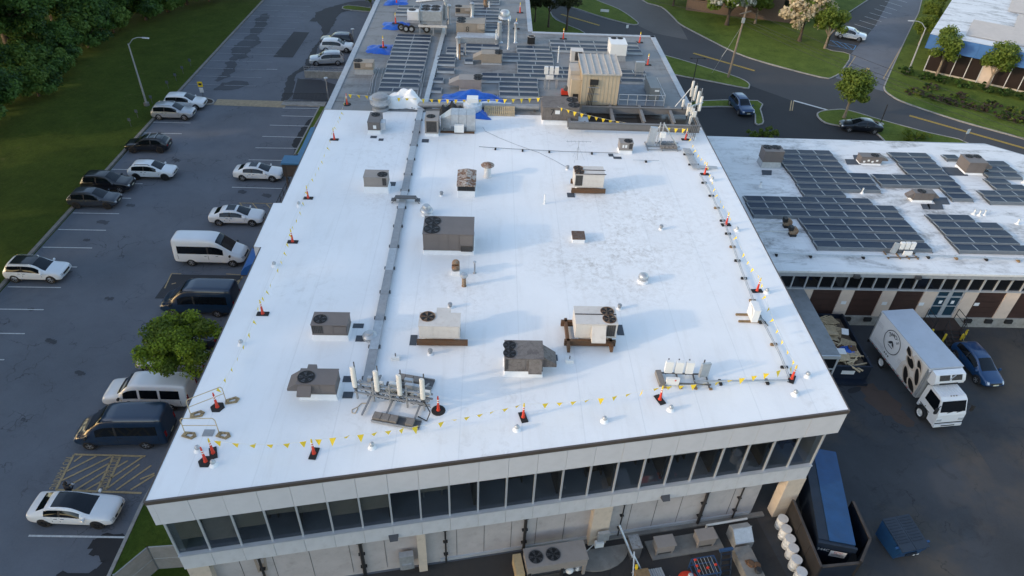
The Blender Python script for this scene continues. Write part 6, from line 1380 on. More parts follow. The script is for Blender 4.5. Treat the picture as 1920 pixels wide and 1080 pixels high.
for i, ch_ in enumerate("ZARO'S"):
    th = rad(138-i*19.5); r_ = .62; o = text('lettering', ch_, .42, INK, bx, (cx+r_*math.cos(th), YS, cz+r_*math.sin(th)-.05), (rad(90), 0, 0)); o.rotation_euler = (rad(90), -(th-rad(90)), 0)
sidebox('emblem_loaf', INK, [(cx-.36,cz-.28),(cx-.2,cz-.02),(cx,cz+.12),(cx+.2,cz-.02),(cx+.36,cz-.28),(cx+.1,cz-.2),(cx,cz-.05),(cx-.1,cz-.2)], bx)
sidebox('emblem_loaf', INK, [(cx-.3,cz-.36),(cx+.3,cz-.36),(cx+.24,cz-.42),(cx-.24,cz-.42)], bx)
text('lettering', 'BREAD BAKERY' if False else '', .1, INK, bx) if False else None
for k in range(3): MB().lathe([(.01,0),(.07,0)], (0,0,0), 10, axis='y', cap=False).build('emblem_dot', INK, bx, loc=(cx-.22+.22*k, YS, zb+.42))
for k in range(3): MB().box(cx-2.3, cx-1.3, YS-.001, YS, cz+.35-.12*k, cz+.37-.12*k).build('small_print', INKL, bx); MB().box(cx+1.15, cx+2.0, YS-.001, YS, cz-.5-.12*k, cz-.48-.12*k).build('small_print', INKL, bx); MB().box(cx-1.6, cx-.4, YS-.001, YS, zb+.62-.1*k, zb+.635-.1*k).build('small_print', INKL, bx)
PHOTO = M('printed_pastry_sugar', (.66,.61,.56), .6, var=.05, scale=2, dirt=.3, dirtcol=(.5,.4,.32)); PAST = M('printed_pastry_crust', (.56,.47,.39), .6, var=.15, scale=4); CHOC = M('printed_pastry_filling', (.014,.011,.010), .5)
sx0 = xr_+BL*.60; sidebox('printed_panel', PHOTO, [(sx0,zb+.12),(xf-.14,zb+.12),(xf-.14,HB-.12),(sx0+.9,HB-.12),(sx0+.5,HB-.9),(sx0+.1,zb+1.2)], bx, YS+.001)
def pastry(x, z, rx, rz_, a):
    out = []; inn = []
    for i in range(18):
        t_ = 2*math.pi*i/18; u, v = math.cos(t_), math.sin(t_); k = 1+.12*math.cos(3*t_)
        X, Z = rx*u*k, rz_*v; out.append((x+X*math.cos(a)-Z*math.sin(a), z+X*math.sin(a)+Z*math.cos(a)))
        X, Z = rx*.78*u, rz_*.62*(v-.1) if True else 0; inn.append((x+X*math.cos(a)-Z*math.sin(a), z+X*math.sin(a)+Z*math.cos(a)))
    return out, inn
ex0 = xf-.2
for k, (fx, fz, rx, rz_, a) in enumerate(((.36,.66,.62,.44,-.5),(.74,.78,.6,.30,-.9),(.44,.24,.85,.40,-1.0),(.84,.50,.8,.34,-1.1),(.80,.16,.7,.4,-.7),(.12,.92,.5,.3,-.6))):
    X = sx0+(ex0-sx0)*fx; Z = zb+(HB-zb)*fz; Z = min(Z, HB-.38); X = min(X, ex0-.35)
    o_, i_ = pastry(X, Z, rx, rz_, a)
    cl = lambda pts: [(min(max(x, sx0), xf-.15), min(max(z, zb+.14), HB-.14)) for x, z in pts]
    sidebox('printed_pastry', PAST, cl(o_), bx, YS-.002*k-.002); sidebox('printed_pastry', CHOC, cl(i_), bx, YS-.002*k-.003)
# reefer unit
rf = MB(); n = 10; yw = TW*.45
pr = [(xf+.12,2.75),(xf+.55,2.75),(xf+.72,2.95),(xf+.75,3.25),(xf+.55,3.65),(xf+.12,3.72)]
m_ = len(pr); rf.add([(x,-yw,z) for x,z in pr]+[(x,yw,z) for x,z in pr],[(i,(i+1)%m_,m_+(i+1)%m_,m_+i) for i in range(m_)]+[tuple(range(m_)),tuple(range(2*m_-1,m_-1,-1))]); rfo = rf.build('refrigeration_unit', TWHITE, tk, smooth=50)
for s0,s1 in ((-.75,-.06),(.06,.75)): MB().quad((xf+.76,s0*yw,3.28),(xf+.76,s1*yw,3.28),(xf+.585,s1*yw,3.63),(xf+.585,s0*yw,3.63)).build('grille', COIL, rfo)
MB().beam((xf+.72,-.1,3.3),(xf+.6,.35,3.62),.06).build('grille_bar', GALV, rfo)
MB().box(xf+.70,xf+.765,-yw*.6,yw*.6,2.9,3.02).build('vent_slot', CLAD, rfo)
# cab
cw_ = 2.05; side_prof = [(-.72,.62),(-.72,2.45),(-.45,2.62),(.55,2.60),(.80,2.45),(1.12,1.62),(1.20,1.45),(1.24,.75),(1.15,.48),(.55,.48),(.5,.85),(.25,1.02),(-.25,1.02),(-.5,.85),(-.55,.62)]
m_ = len(side_prof); cb = MB()
taper = lambda z: 1-.07*max(0,(z-1.5))
cb.add([(x,-cw_/2*taper(z),z) for x,z in side_prof]+[(x,cw_/2*taper(z),z) for x,z in side_prof],[(i,(i+1)%m_,m_+(i+1)%m_,m_+i) for i in range(m_)]+[tuple(range(m_)),tuple(range(2*m_-1,m_-1,-1))])
cab = cb.build('cab', TWHITE, tk, tri=True)
W_g = lambda x,z,s: (x, s*(cw_/2*taper(z)+.008), z)
for s in (-1,1):
    MB().add([W_g(-.35,1.55,s),W_g(.98,1.5,s),W_g(.72,2.4,s),W_g(-.35,2.42,s)],[(0,1,2,3)]).build('side_window', CARGLASS, cab); MB().box(-.02,.03,min(s*1.03,s*1.06),max(s*1.03,s*1.06),1.1,1.18).build('door_handle', CLAD, cab)
    mm = MB().beam((1.0,s*1.0,2.2),(1.15,s*1.32,2.15),.04); mm.box(1.08,1.2,min(s*1.22,s*1.42),max(s*1.22,s*1.42),1.65,2.15).build('mirror', CLAD, cab)
    MB().box(1.2,1.255,min(s*.62,s*.98),max(s*.62,s*.98),.92,1.12).build('headlight', LENS, cab); MB().box(-.35,-.1,min(s*1.0,s*1.05),max(s*1.0,s*1.05),.5,.62).build('step', CLAD, cab)
o_ = Vector((.035,0,.012)); MB().add([Vector((1.10,-.92,1.66))+o_,Vector((1.10,.92,1.66))+o_,Vector((.81,.86,2.40))+o_,Vector((.81,-.86,2.40))+o_],[(0,1,2,3)]).build('windscreen', CARGLASS, cab)
MB().box(1.205,1.26,-.98,.98,.70,.78).build('grille_slot', CLAD, cab); MB().box(1.15,1.32,-1.02,1.02,.42,.68).build('bumper', TWHITE, cab); MB().box(1.31,1.335,-.5,.5,.50,.58).build('bumper_slot', CLAD, cab)
for k in range(9): y = -.85+.21*k; MB().box(-.5,.6,y-.02,y+.02,2.605,2.64).build('roof_rib', TWHITE, cab)
for y in (-.2,0,.2): MB().box(.55,.62,y-.04,y+.04,2.62,2.67).build('marker_lamp', TAN, cab)
for y in (-.4,.3): MB().beam((1.16,y,1.62),(1.12,y+.55,1.72),.03).build('wiper', CLAD, cab)
for x in (0, -wbs):
    for s in (-1,1):
        w_ = MB().lathe([(.28,-.14),(.46,-.14),(.48,0),(.46,.14),(.28,.14)], (0,0,0), 22, axis='y', cap=False).build('tyre', TYRE, tk, loc=(x,s*(TW/2-.17),.48), smooth=40); MB().lathe([(.29,.12),(.27,.05),(.14,.04),(.13,.13),(.01,.14)], (0,0,0), 18, axis='y', cap=False).build('rim', WHITEM, w_); w_.scale = (1,s,1)
        MB().box(x-.5,x+.5,s*(TW/2-.3)-.12,s*(TW/2-.3)+.12,.98,1.03).build('mudguard', CLAD, tk)
# ================================================================== service yard
NAVY = M('navy_steel', (.012,.062,.165), .45, .1, var=.15, scale=1.5, dirt=.25, dirtcol=(.05,.045,.04)); NAVY_D = M('dark_navy_steel', (.008,.016,.032), .5, .1, var=.2, scale=1.5, dirt=.3, dirtcol=(.05,.04,.035)); BRNS = M('brown_black_steel', (.016,.014,.014), .65, var=.25, scale=1.5)
PLYW = M('plywood', (.50,.38,.24), .85, var=.2, scale=3)
a = at(1563,700,0); b = at(1628,697,0)
p00 = at(1560,668,1.35); p10 = at(1632,687,1.35); 
fl_ = at(1565,687,1.45); fr_ = at(1633,685,1.45); bl_ = at(1530,588,1.45); br_ = at(1562,586,1.45)
dw = (fr_-fl_).length; dl = ((bl_-fl_).length+(br_-fr_).length)/2; dirv = ((br_-fr_)+(bl_-fl_)).normalized(); ang = math.atan2(dirv.y, dirv.x)-rad(90)
ds = thing('roll_off_dumpster','open dark roll off dumpster heaped with pallets and timber','dumpster',(fl_.x,fl_.y,.01),ang)
MB().box(0,dw,0,dl,.12,.2).build('floor',NAVY_D,ds)
for nm,x0,x1,y0,y1 in (('side_wall',0,.08,0,dl),('side_wall',dw-.08,dw,0,dl),('end_wall',.081,dw-.081,0,.08),('end_wall',.081,dw-.081,dl-.08,dl)): MB().box(x0,x1,y0,y1,.2,1.45).build(nm,NAVY_D,ds)
for x0,x1,y0,y1 in ((-.05,.1,-.04,dl),(dw-.1,dw+.05,-.04,dl),(.1,dw-.1,-.04,.1)): MB().box(x0,x1,y0,y1,1.4,1.5).build('top_rail',NAVY_D,ds)
k = .6
while k < dl: 
    for x in (-.07,dw): MB().box(x,x+.07,k,k+.1,.2,1.4).build('rib',NAVY_D,ds)
    k += .75
MB().box(dw*.25,dw*.6,-.012,-.001,.7,1.05).build('sign_plate',WHITEM,ds); MB().box(.1,dw-.1,-.5,0,.05,.25).build('skid',NAVY_D,ds)
R_ = random.Random(21)
for k in range(11):
    y = .5+dl*.06*k*1.35; y = min(y, dl-1.2); x = R_.uniform(.15,dw-1.25); p_ = thing('wood_pallet', 'broken wooden pallet, %s from the near end in the roll off dumpster' % ORD[k], 'pallet', ds.location+Vector((x*math.cos(ang)-y*math.sin(ang), x*math.sin(ang)+y*math.cos(ang), 0.9+R_.uniform(0,.55))), ang+R_.uniform(-.5,.5), 'pallets in the dumpster'); p_.rotation_euler[0] = R_.uniform(-.25,.25); p_.rotation_euler[1] = R_.uniform(-.2,.2)
    for q in range(7): MB().box(0,1.1,q*.15,q*.15+.09,.1,.125).build('slat',PINE,p_)
    for q in (.0,.5,1.02): MB().box(q,q+.06,0,1.0,0,.1).build('stringer',PINE,p_)
for k in range(9):
    y = R_.uniform(.5,dl-1.2); x = R_.uniform(.3,dw-.9); o = MB().box(0,R_.uniform(.5,.8),0,R_.uniform(.5,.9),0,.06).build('scrap_board', R_.choice([PLYW,WHITEM,PLYW,RUSTB]), ds, loc=(x,y,R_.uniform(1.25,1.6)), rz=R_.uniform(-.6,.6)); o.rotation_euler[0] = R_.uniform(-.3,.3)
for k in range(10):
    y = R_.uniform(.2,2.2); x = R_.uniform(.3,dw-.8); o = MB().box(0,R_.uniform(.9,1.5),0,.1,0,.08).build('scrap_plank', PINE, ds, loc=(x,y,R_.uniform(1.2,1.5)), rz=R_.uniform(-1.5,1.5))
mound('debris','x','debris',(1,1),.5,.5,.3,BLUE,5,parent=ds,lbs=False).location = (dw*.6,dl*.3,1.35)
o = MB().box(.1,dw-.1,.1,dl-.1,.2,1.05).build('debris_fill', M('mixed_debris',(.16,.12,.085),.95,var=.5,scale=4,bump=.6,bscale=6), ds)
# compactor in its enclosure, dumpster, barrels
fl_ = at(1523,1012,1.9); fr_ = at(1579,1004,1.9); bl_ = at(1505,900,1.9); dirv = (bl_-fl_).normalized(); ang = math.atan2(dirv.y,dirv.x)-rad(90)
fl0 = at(1527,1030,1.3); w_ = 1.9; l_ = 6.6
cp = thing('compactor','long blue trash compactor container beside the corner column','compactor',(fl0.x,fl0.y,.01),ang)
MB().box(0,w_,0,l_,.25,2.1).build('container',NAVY_D,cp); MB().box(w_*.3,w_*1.02,.15,l_,2.1,2.16).build('roof_panel',NAVY,cp); MB().box(-.05,w_+.1,-.12,.0,1.75,2.15).build('front_flange',NAVY_D,cp); MB().box(0,w_*.3,.15,l_,2.1,2.13).build('roof_slope',NAVY_D,cp)
text('lettering','344C',.3,WHITEM,cp,(.35,-.125,1.6),(rad(90),0,0)) ; MB().box(.75,1.6,-.135,-.125,1.15,1.65).build('sign_plate',WHITEM,cp); text('lettering','SCC',.26,RED_C,cp,(1.17,-.14,1.52),(rad(90),0,0))
for k in range(2): MB().box(.85,1.5,-.139,-.136,1.24+.1*k,1.28+.1*k).build('small_print',INK,cp)
o_ = Vector((fl0.x,fl0.y,0))
def fencewall(label, pts, h, mat, th=.08):
    W = [at(x,y,h) for x,y in pts]; t = thing('screen_wall',label,'fence',(W[0].x,W[0].y,0),0,'compactor enclosure walls'); L_ = [p-Vector((W[0].x,W[0].y,h)) for p in W]
    for a,b in zip(L_[:-1],L_[1:]):
        m = max(1,round((b-a).length/1.6))
        for i in range(m):
            p = a+(b-a)*(i/m); q = a+(b-a)*((i+1)/m); MB().beam((p.x,p.y,h/2),(q.x,q.y,h/2),th,h-.08).build('panel',mat,t)
        MB().beam((a.x,a.y,h-.02),(b.x,b.y,h-.02),th+.06,.08).build('top_rail',M('worn_rail',(.045,.035,.03),.7,var=.4),t)
        for i in range(m+1): p = a+(b-a)*(i/m); MB().obox((p.x,p.y,0),.12,.12,h).build('post',BRNS,t)
    return t
fencewall('dark steel screen wall between the compactor and white barrels', [(1488,938),(1540,1062)], 2.0, BRNS)
fencewall('dark steel screen wall standing open right of the compactor', [(1600,940),(1632,1010),(1615,1052)], 2.0, NAVY_D)
fencewall('low dark screen wall at the bottom beside the barrels', [(1540,1062),(1612,1055)], 1.9, NAVY_D)
fl_ = at(1670,1052,0); q0 = at(1640,1010,0)
p = at(1672,1050,0); db = thing('trash_dumpster','dark blue lidded dumpster standing alone in the yard','dumpster',(p.x,p.y,.01),rad(12))
MB().add([(0,0,.12),(1.7,0,.12),(1.7,1.6,.12),(0,1.6,.12),(-.05,-.25,1.2),(1.75,-.25,1.2),(1.75,1.65,1.45),(-.05,1.65,1.45)],[(0,3,2,1),(0,1,5,4),(1,2,6,5),(2,3,7,6),(3,0,4,7)]).build('body',NAVY,db)
for s in (0,1):
    x0 = -.05+.9*s; ld = MB().add([(x0,-.3,1.22),(x0+.88,-.3,1.22),(x0+.88,1.68,1.48),(x0,1.68,1.48),(x0,-.3,1.26),(x0+.88,-.3,1.26),(x0+.88,1.68,1.52),(x0,1.68,1.52)],[(0,3,2,1),(4,5,6,7),(0,1,5,4),(1,2,6,5),(2,3,7,6),(3,0,4,7)]).build('lid',M('navy_lid',(.012,.022,.040),.55,var=.15),db)
    for k in range(9): y = .2+.17*k; z = 1.26+(y+.3)*.131; MB().beam((x0+.1,y,z+.012),(x0+.78,y,z+.012),.05,.03).build('lid_rib',NAVY_D,ld)
MB().box(-.25,1.95,-.02,.1,1.15,1.25).build('rim',NAVY,db); MB().box(.5,1.2,-.2,-.15,.5,.75).build('pocket',NAVY_D,db)
for s in (0,1): MB().box(1.0+.25*s,1.15+.25*s,-.21,-.2,.45,.52).build('label_plate',WHITEM,db)
bar = None
DRUMW = M('white_drum',(.62,.63,.64),.55,var=.05,scale=2,dirt=.3,dirtcol=(.4,.38,.35))
for k,(x,y) in enumerate(((1461,988),(1467,1007),(1474,1025),(1480,1043),(1486,1064),(1495,1087))):
    p = at(x,y,0); lb = 'white drum, %s from the corner column in the row beside the screen wall' % ORD[k]
    if bar is None:
        bar = thing('drum',lb,'drum',p,0,'row of white drums'); MB().lathe([(.27,0),(.29,.03),(.29,.28),(.305,.30),(.29,.32),(.29,.58),(.305,.60),(.29,.62),(.29,.86),(.30,.88),(.28,.88)],(0,0,0),20).build('barrel',DRUMW,bar,smooth=40); MB().lathe([(.27,.85),(.01,.85)],(0,0,0),16,cap=False).build('lid',DRUMW,bar); MB().cyl((.12,0,.85),(.12,0,.88),.04).build('bung',CREAM,bar)
    else: dup(bar, p, k*.7, lb)
    if k == 5: pass
# bollards
BOLY = M('bollard_yellow',(.62,.45,.03),.6,var=.12,scale=3,dirt=.25); bol = None
for lb,x,y in (('left of the dock stair',1740,636),('in front of the dock stair, left',1764,645),('at the dock stair foot, nearest the blue hatchback',1796,645),('at the dock stair foot, behind its neighbour',1804,637),('left of the pair by the pier',1851,612),('right of the pair by the pier',1873,612)):
    p = at(x,y,0)
    if bol is None: bol = thing('bollard','yellow steel bollard '+lb,'bollard',p,0,'yellow bollards'); MB().lathe([(.085,0),(.085,1.0),(.06,1.06),(.01,1.08)],(0,0,0),12).build('post',BOLY,bol,smooth=50); MB().lathe([(.14,0),(.12,.03)],(0,0,0),12).build('foot',CONC_D,bol)
    else: dup(bol,p,0,'yellow steel bollard '+lb)
# dock stair
a,b = dx[3]; st_ = thing('dock_stair','dark steel landing and steps below the glazed entrance','stairs',(a,WY-.16,0)); sw = b-a; BR = M('brown_steel_deck',(.035,.020,.016),.7,var=.25)
MB().box(-.15,sw+.15,-1.5,-.02,.86,.95).build('landing',BR,st_)
for k in range(5): MB().box(sw*.35,sw*.95,-1.75-.28*k,-1.5-.28*k,.74-.16*k,.79-.16*k).build('tread',BR,st_)
for x in (sw*.33,sw*.95): MB().beam((x,-1.5,.85),(x,-2.9,.06),.05,.2).build('stringer',CLAD,st_); MB().cyl((x,-1.5,.95),(x,-1.5,1.95),.025).build('rail_post',CLAD,st_); MB().cyl((x,-2.85,.1),(x,-2.85,1.1),.025).build('rail_post',CLAD,st_); MB().cyl((x,-1.5,1.95),(x,-2.85,1.1),.025).build('handrail',CLAD,st_); MB().cyl((x,-1.5,1.45),(x,-2.85,.6),.02).build('handrail',CLAD,st_)
for x in (-.12,sw+.12):
    for y in (-.1,-1.45): MB().cyl((x,y,0),(x,y,1.95),.03).build('rail_post',CLAD,st_)
    for z in (1.45,1.95): MB().cyl((x,-.1,z),(x,-1.45,z),.025).build('handrail',CLAD,st_)
# plant behind the building
def yunit(label, fl, fr, yt, bl, mat=TAUPE_L, **k): return ac_unit(label, fl, fr, yt, bl, mat, zr=0.0, curb=k.pop('curb',.12), group='ground units', **k)
def fobj(label, name, cat, s, dd): return thing(name, label, cat, F(s, dd, 0), FANG)
t = fobj('beige two fan condenser on the ground behind the building','ground_condenser','air conditioner',17.13,1.55)
MB().box(0,3.3,0,1.1,.9,1.55).build('cabinet',TAUPE_L,t); MB().box(-.04,3.34,-.04,1.14,1.55,1.6).build('top_panel',TAUPE_L,t)
for x in (.55,1.5): fan(t,x,.55,1.61,.40,M('fan_ring_grey',(.10,.10,.105),.5))
for x in (.05,1.85,3.1): MB().box(x,x+.16,-.02,.1,.05,1.0).build('leg',CLAD if x < 3 else TAUPE_L,t)
MB().box(.1,3.2,.2,1.0,.1,.35).build('base',GALV,t); MB().box(.2,1.85,.06,.12,.1,.5).build('coil',COIL,t); MB().lathe([(.2,0),(.24,.1),(.18,.3),(.01,.34)],(0,0,0),12).build('receiver',WHITEM,t,loc=(2.4,.15,.35)); MB().lathe([(.1,0),(.1,.3)],(0,0,0),10).build('receiver',WHITEM,t,loc=(2.85,.15,.35))
MB().box(-.55,-.1,.1,1.3,0,.9).build('side_panel',LTAN,t)
for lb,s,dd in (('left of two on the concrete strip',24.62,1.22),('right of two on the concrete strip',27.1,1.18)):
    t = fobj('small beige condenser cabinet '+lb,'ground_condenser','air conditioner',s,dd); MB().box(0,1.05,0,.65,.35,.95).build('cabinet',TAUPE_L,t); MB().box(-.04,1.1,-.06,.68,.95,1.0).build('top_panel',TAUPE_L,t); MB().box(.1,.95,.05,.6,.12,.35).build('coil',COIL,t)
    for x in (.02,.93): MB().box(x,x+.1,.02,.12,.1,.35).build('leg',TAUPE_L,t)
t = fobj('galvanised sloped housing by the right end of the wall','metal_housing','housing',29.23,1.55); MB().extr([(0,0),(1.05,0),(1.05,.9),(.65,1.1),(.0,.55)],0,1.12).build('housing',GALV,t); MB().box(-.03,1.15,.63,.67,1.08,1.13).build('ridge',GALV,t)
t = fobj('long concrete block with scrap on top near the white drums','concrete_block','concrete',28.94,3.75); MB().box(0,1.02,0,2.0,0,.65).build('block',CONC_D,t)
for x,y,s in ((.55,.9,.22),(.85,.75,.2)): MB().lathe([(s,0),(s,.1),(s*.7,.14)],(0,0,0),10).build('scrap_disc',RUSTB,t,loc=(x,y,.65))
MB().box(.3,.6,.9,1.15,.65,.72).build('scrap_box',RUSTB,t); MB().lathe([(.18,0),(.22,.12),(.15,.2)],(0,0,0),10).build('scrap_pot',CLAD,t,loc=(.75,.45,.65))
struct(MB().prism([tuple(F(s,d_,0)[:2]) for s,d_ in ((24.3,.25),(28.65,.2),(28.7,1.4),(24.4,1.4))],.004,.12).build('concrete_pad',CONC_D)); struct(MB().prism([tuple(F(21.4+1.9*math.cos(q),.2+1.35*math.sin(q),0)[:2]) for q in [math.pi*i/12 for i in range(13)]],.004,.10).build('concrete_pad',CONC_D))
MB().box(0,12,0,.3,.0,.12).build('kerb',CONC_D,None,loc=F(20,-.2,0),rz=FANG)['kind']='structure'
t = fobj('grey electrical boxes mounted on the middle column','electrical_box','electrical box',21.3,.04); MB().box(.1,.75,-.25,-.05,.9,1.6).build('box',GALV,t); MB().box(.0,.5,-.3,-.05,.35,.75).build('box',WHITEM,t); MB().tube([(0,-.15,.6),(-.6,-.5,.5),(-1.0,-.8,.3)],.03).build('conduit',GALV,t)
t = fobj('grey electrical cabinet on the wall left of the narrow column','electrical_box','electrical box',10.5,-.3); MB().box(0,.75,-.35,0,.7,1.9).build('box',GALV,t); MB().box(.1,.65,-.4,-.35,.75,1.2).build('door',STEEL,t)
t = fobj('aluminium duct lift leaning against the wall','duct_lift','lift',22.6,.95); MB().beam((0,.9,1.9),(.55,-.4,.6),.09).build('mast',GALV,t); MB().beam((.55,-.4,1.2),(.3,-1.4,.05),.07).build('leg',GALV,t); MB().beam((.55,-.4,.9),(1.0,-1.2,.05),.07).build('leg',GALV,t); MB().beam((.3,-1.1,.3),(.95,-1.0,.3),.06).build('crossbar',GALV,t)
for x,y in ((.3,-1.4),(1.0,-1.2)): MB().lathe([(.08,-.04),(.1,0),(.08,.04)],(0,0,0),10,axis='y').build('wheel',WHITEM,t,loc=(x,y,.1))
MB().box(.5,.6,-1.1,-.95,.5,.85).build('yellow_tag',YEL,t)
t = fobj('rust topped grey cabinet right of the duct lift','metal_cabinet','cabinet',23.16,1.15); MB().box(.0,.55,-.0,.8,.02,1.1).build('cabinet',DGREY,t); MB().box(-.03,.58,-.03,.83,1.1,1.15).build('top',rust_mat('rusty_grey_top',(.26,.27,.28),(.14,.09,.06),.5,.65,2),t)
t = fobj('stack of corrugated sheets on a crate in the yard','sheet_stack','sheet metal',23.9,2.95); MB().box(-.9,-.1,-.6,.9,.02,.55).build('crate',WOODB,t)
for k in range(6): MB().beam((.0+.13*k,.9,.35),(.15+.13*k,-1.2,.35),.1,.04+.02*(k%2)).build('sheet',GALV,t)
t = fobj('blue tubular cart with red clamps','wire_cart','cart',26.2,3.2); BL_ = M('cart_blue',(.02,.06,.14),.5,var=.1)
for z in (.35,1.0):
    for a_,b_ in (((0,0),(1.3,0)),((1.3,0),(1.3,1.0)),((1.3,1.0),(0,1.0)),((0,1.0),(0,0))): MB().beam((*a_,z),(*b_,z),.05).build('rail',BL_,t)
for x in (0,1.3):
    for y in (0,1.0): MB().beam((x,y,.05),(x,y,1.0),.05).build('post',BL_,t)
for k in range(6): MB().beam((.2*k+.1,0,1.0),(.2*k+.1,1.0,1.0),.02).build('wire',GALV,t)
for k,(x,y) in enumerate(((.05,.2),(.05,.5),(.6,.3),(1.1,.4),(.1,.85))): MB().box(x,x+.12,y,y+.1,1.02,1.1).build('clamp',RED_C,t)
t = fobj('dark steel rack beside the blue cart','steel_rack','rack',27.75,3.0); 
for x in (0,.6): MB().beam((x,0,0),(x+.2,.9,1.2),.07).build('post',NAVY_D,t)
for k in range(5): MB().beam((.04*k,.18*k,.24*k+.1),(.6+.04*k,.18*k,.24*k+.1),.06).build('rung',NAVY_D,t)
MB().box(.1,.9,.85,1.0,1.1,1.25).build('top_bar',BL_,t)
t = fobj('red round floor machine at the bottom edge','floor_machine','machine',25.9,2.95); MB().lathe([(.55,.05),(.6,.15),(.5,.3),(.3,.36)],(0,0,0),20).build('deck',RED_C,t,smooth=40); MB().lathe([(.14,.3),(.14,.75),(.1,.8)],(0,0,0),12).build('motor',ALU,t)
for k,(s,dd,sz) in enumerate(((14.6,2.6,.35),(17.9,2.9,.16),(20.7,3.6,.12),(22.2,3.3,.1),(24.1,3.0,.1),(25.0,2.5,.08))): 
    o = MB().box(-sz/2,sz/2,-sz/2,sz/2,0,sz*.6).build('litter',WHITEM,loc=F(s,dd,.01),rz=k); tag(o,'scrap of white litter on the yard ground, %s from the left' % ORD[k],'litter','litter in the yard')
mb = MB(); W = [F(s,d_,.03) for s,d_ in ((26.0,.8),(26.6,1.4),(26.5,2.2),(25.6,2.7),(24.2,2.9),(22.4,3.0),(21.6,2.6),(21.8,1.6))]; pts = catmull([tuple(w_[:2]) for w_ in W],5); mb.tube([(x,y,.03) for x,y in pts],.022,5); tag(mb.build('hose',CLAD),'black hose looping across the yard between the condensers','hose')
# chain link enclosure at the left corner
def screen(label, pts, h):
    W = [at(x,y,0) for x,y in pts]; t = thing('privacy_fence',label,'fence',W[0]); SLAT = M('fence_fabric',(.27,.25,.24),.85,var=.12,scale=2,dirt=.3)
    for a,b in zip(W[:-1],W[1:]):
        p = a-W[0]; q = b-W[0]; MB().beam((p.x,p.y,h/2),(q.x,q.y,h/2),.03,h-.1).build('fabric',SLAT,t)
        for z in (h,.08,h/2): MB().cyl((p.x,p.y,z),(q.x,q.y,z),.03,n=6).build('rail',STEEL,t)
        MB().cyl((p.x,p.y,0),(p.x,p.y,h+.05),.045,n=8).build('post',STEEL,t); MB().cyl((q.x,q.y,0),(q.x,q.y,h+.05),.045,n=8).build('post',STEEL,t)
    return t
screen('grey fabric covered fence at the front left corner', [(238,1120),(298,1068),(352,1064)], 2.2)
# person behind the white sedan
p = at(120,906,1.66); per = thing('person','person in dark clothes with short dark hair holding a white controller behind the sedan','person',(p.x,p.y,0),rad(-25))
def skin_body(name, nodes, edges, mat, parent):
    me = bpy.data.meshes.new(name); me.from_pydata([n[0] for n in nodes], edges, []); o = bpy.data.objects.new('tmp', me); COL.objects.link(o)
    m = o.modifiers.new('k','SKIN'); 
    for i, n in enumerate(nodes): me.skin_vertices[0].data[i].radius = n[1] if isinstance(n[1], tuple) else (n[1], n[1])
    me.skin_vertices[0].data[0].use_root = True
    s = o.modifiers.new('s','SUBSURF'); s.levels = s.render_levels = 2
    r = bpy.data.meshes.new_from_object(o.evaluated_get(bpy.context.evaluated_depsgraph_get())); bpy.data.objects.remove(o); r.materials.clear(); r.materials.append(mat); r.polygons.foreach_set('use_smooth',[True]*len(r.polygons)); r.name = name
    return obj(name, r, parent)
CLOTH = M('dark_clothing',(.018,.019,.024),.9,var=.15); SKIN = M('skin',(.36,.22,.15),.6,var=.05); HAIR = M('dark_hair',(.012,.010,.009),.7,var=.2)
nd = [((0,0,.95),(.17,.13)),((0,0,1.15),(.16,.12)),((0,.01,1.36),(.19,.13)),((0,.02,1.46),.09),((0,.03,1.52),.06),((0,.05,1.60),.09),((.10,0,.88),.10),((.11,.02,.48),.07),((.11,0,.08),.05),((.11,.14,.05),.04),((-.10,0,.88),.10),((-.11,.04,.48),.07),((-.12,0,.08),.05),((-.12,.14,.05),.04),((.20,.01,1.40),.07),((.27,.06,1.14),.05),((.10,.30,1.12),.04),((-.20,.01,1.40),.07),((-.27,.06,1.14),.05),((-.10,.30,1.12),.04)]
skin_body('body', nd, [(0,1),(1,2),(2,3),(3,4),(4,5),(0,6),(6,7),(7,8),(8,9),(0,10),(10,11),(11,12),(12,13),(2,14),(14,15),(15,16),(2,17),(17,18),(18,19)], CLOTH, per)
MB().lathe([(.01,-.12),(.06,-.11),(.085,-.02),(.085,.05),(.06,.10),(.01,.115)],(0,0,0),14).build('head',SKIN,per,loc=(0,.07,1.60),smooth=60)
MB().lathe([(.095,-.04),(.10,.03),(.075,.10),(.03,.13),(.003,.135)],(0,0,0),14).build('hair',HAIR,per,loc=(0,.05,1.60),smooth=60)
for s in (-1,1):
    for k in range(4): MB().tube([(s*.09-.02*s+.012*k*s,.31,1.12),(s*.07+.012*k*s,.36,1.12+.005*k),(s*.055+.012*k*s,.38,1.15)],.009,6).build('finger',SKIN,per)
    MB().tube([(s*.10,.31,1.13),(s*.07,.33,1.16)],.011,6).build('thumb',SKIN,per)
MB().box(-.09,.09,.31,.42,1.12,1.16).build('controller',WHITEM,per); MB().box(-.07,.07,.40,.41,1.16,1.27).build('controller_screen',CLAD,per)
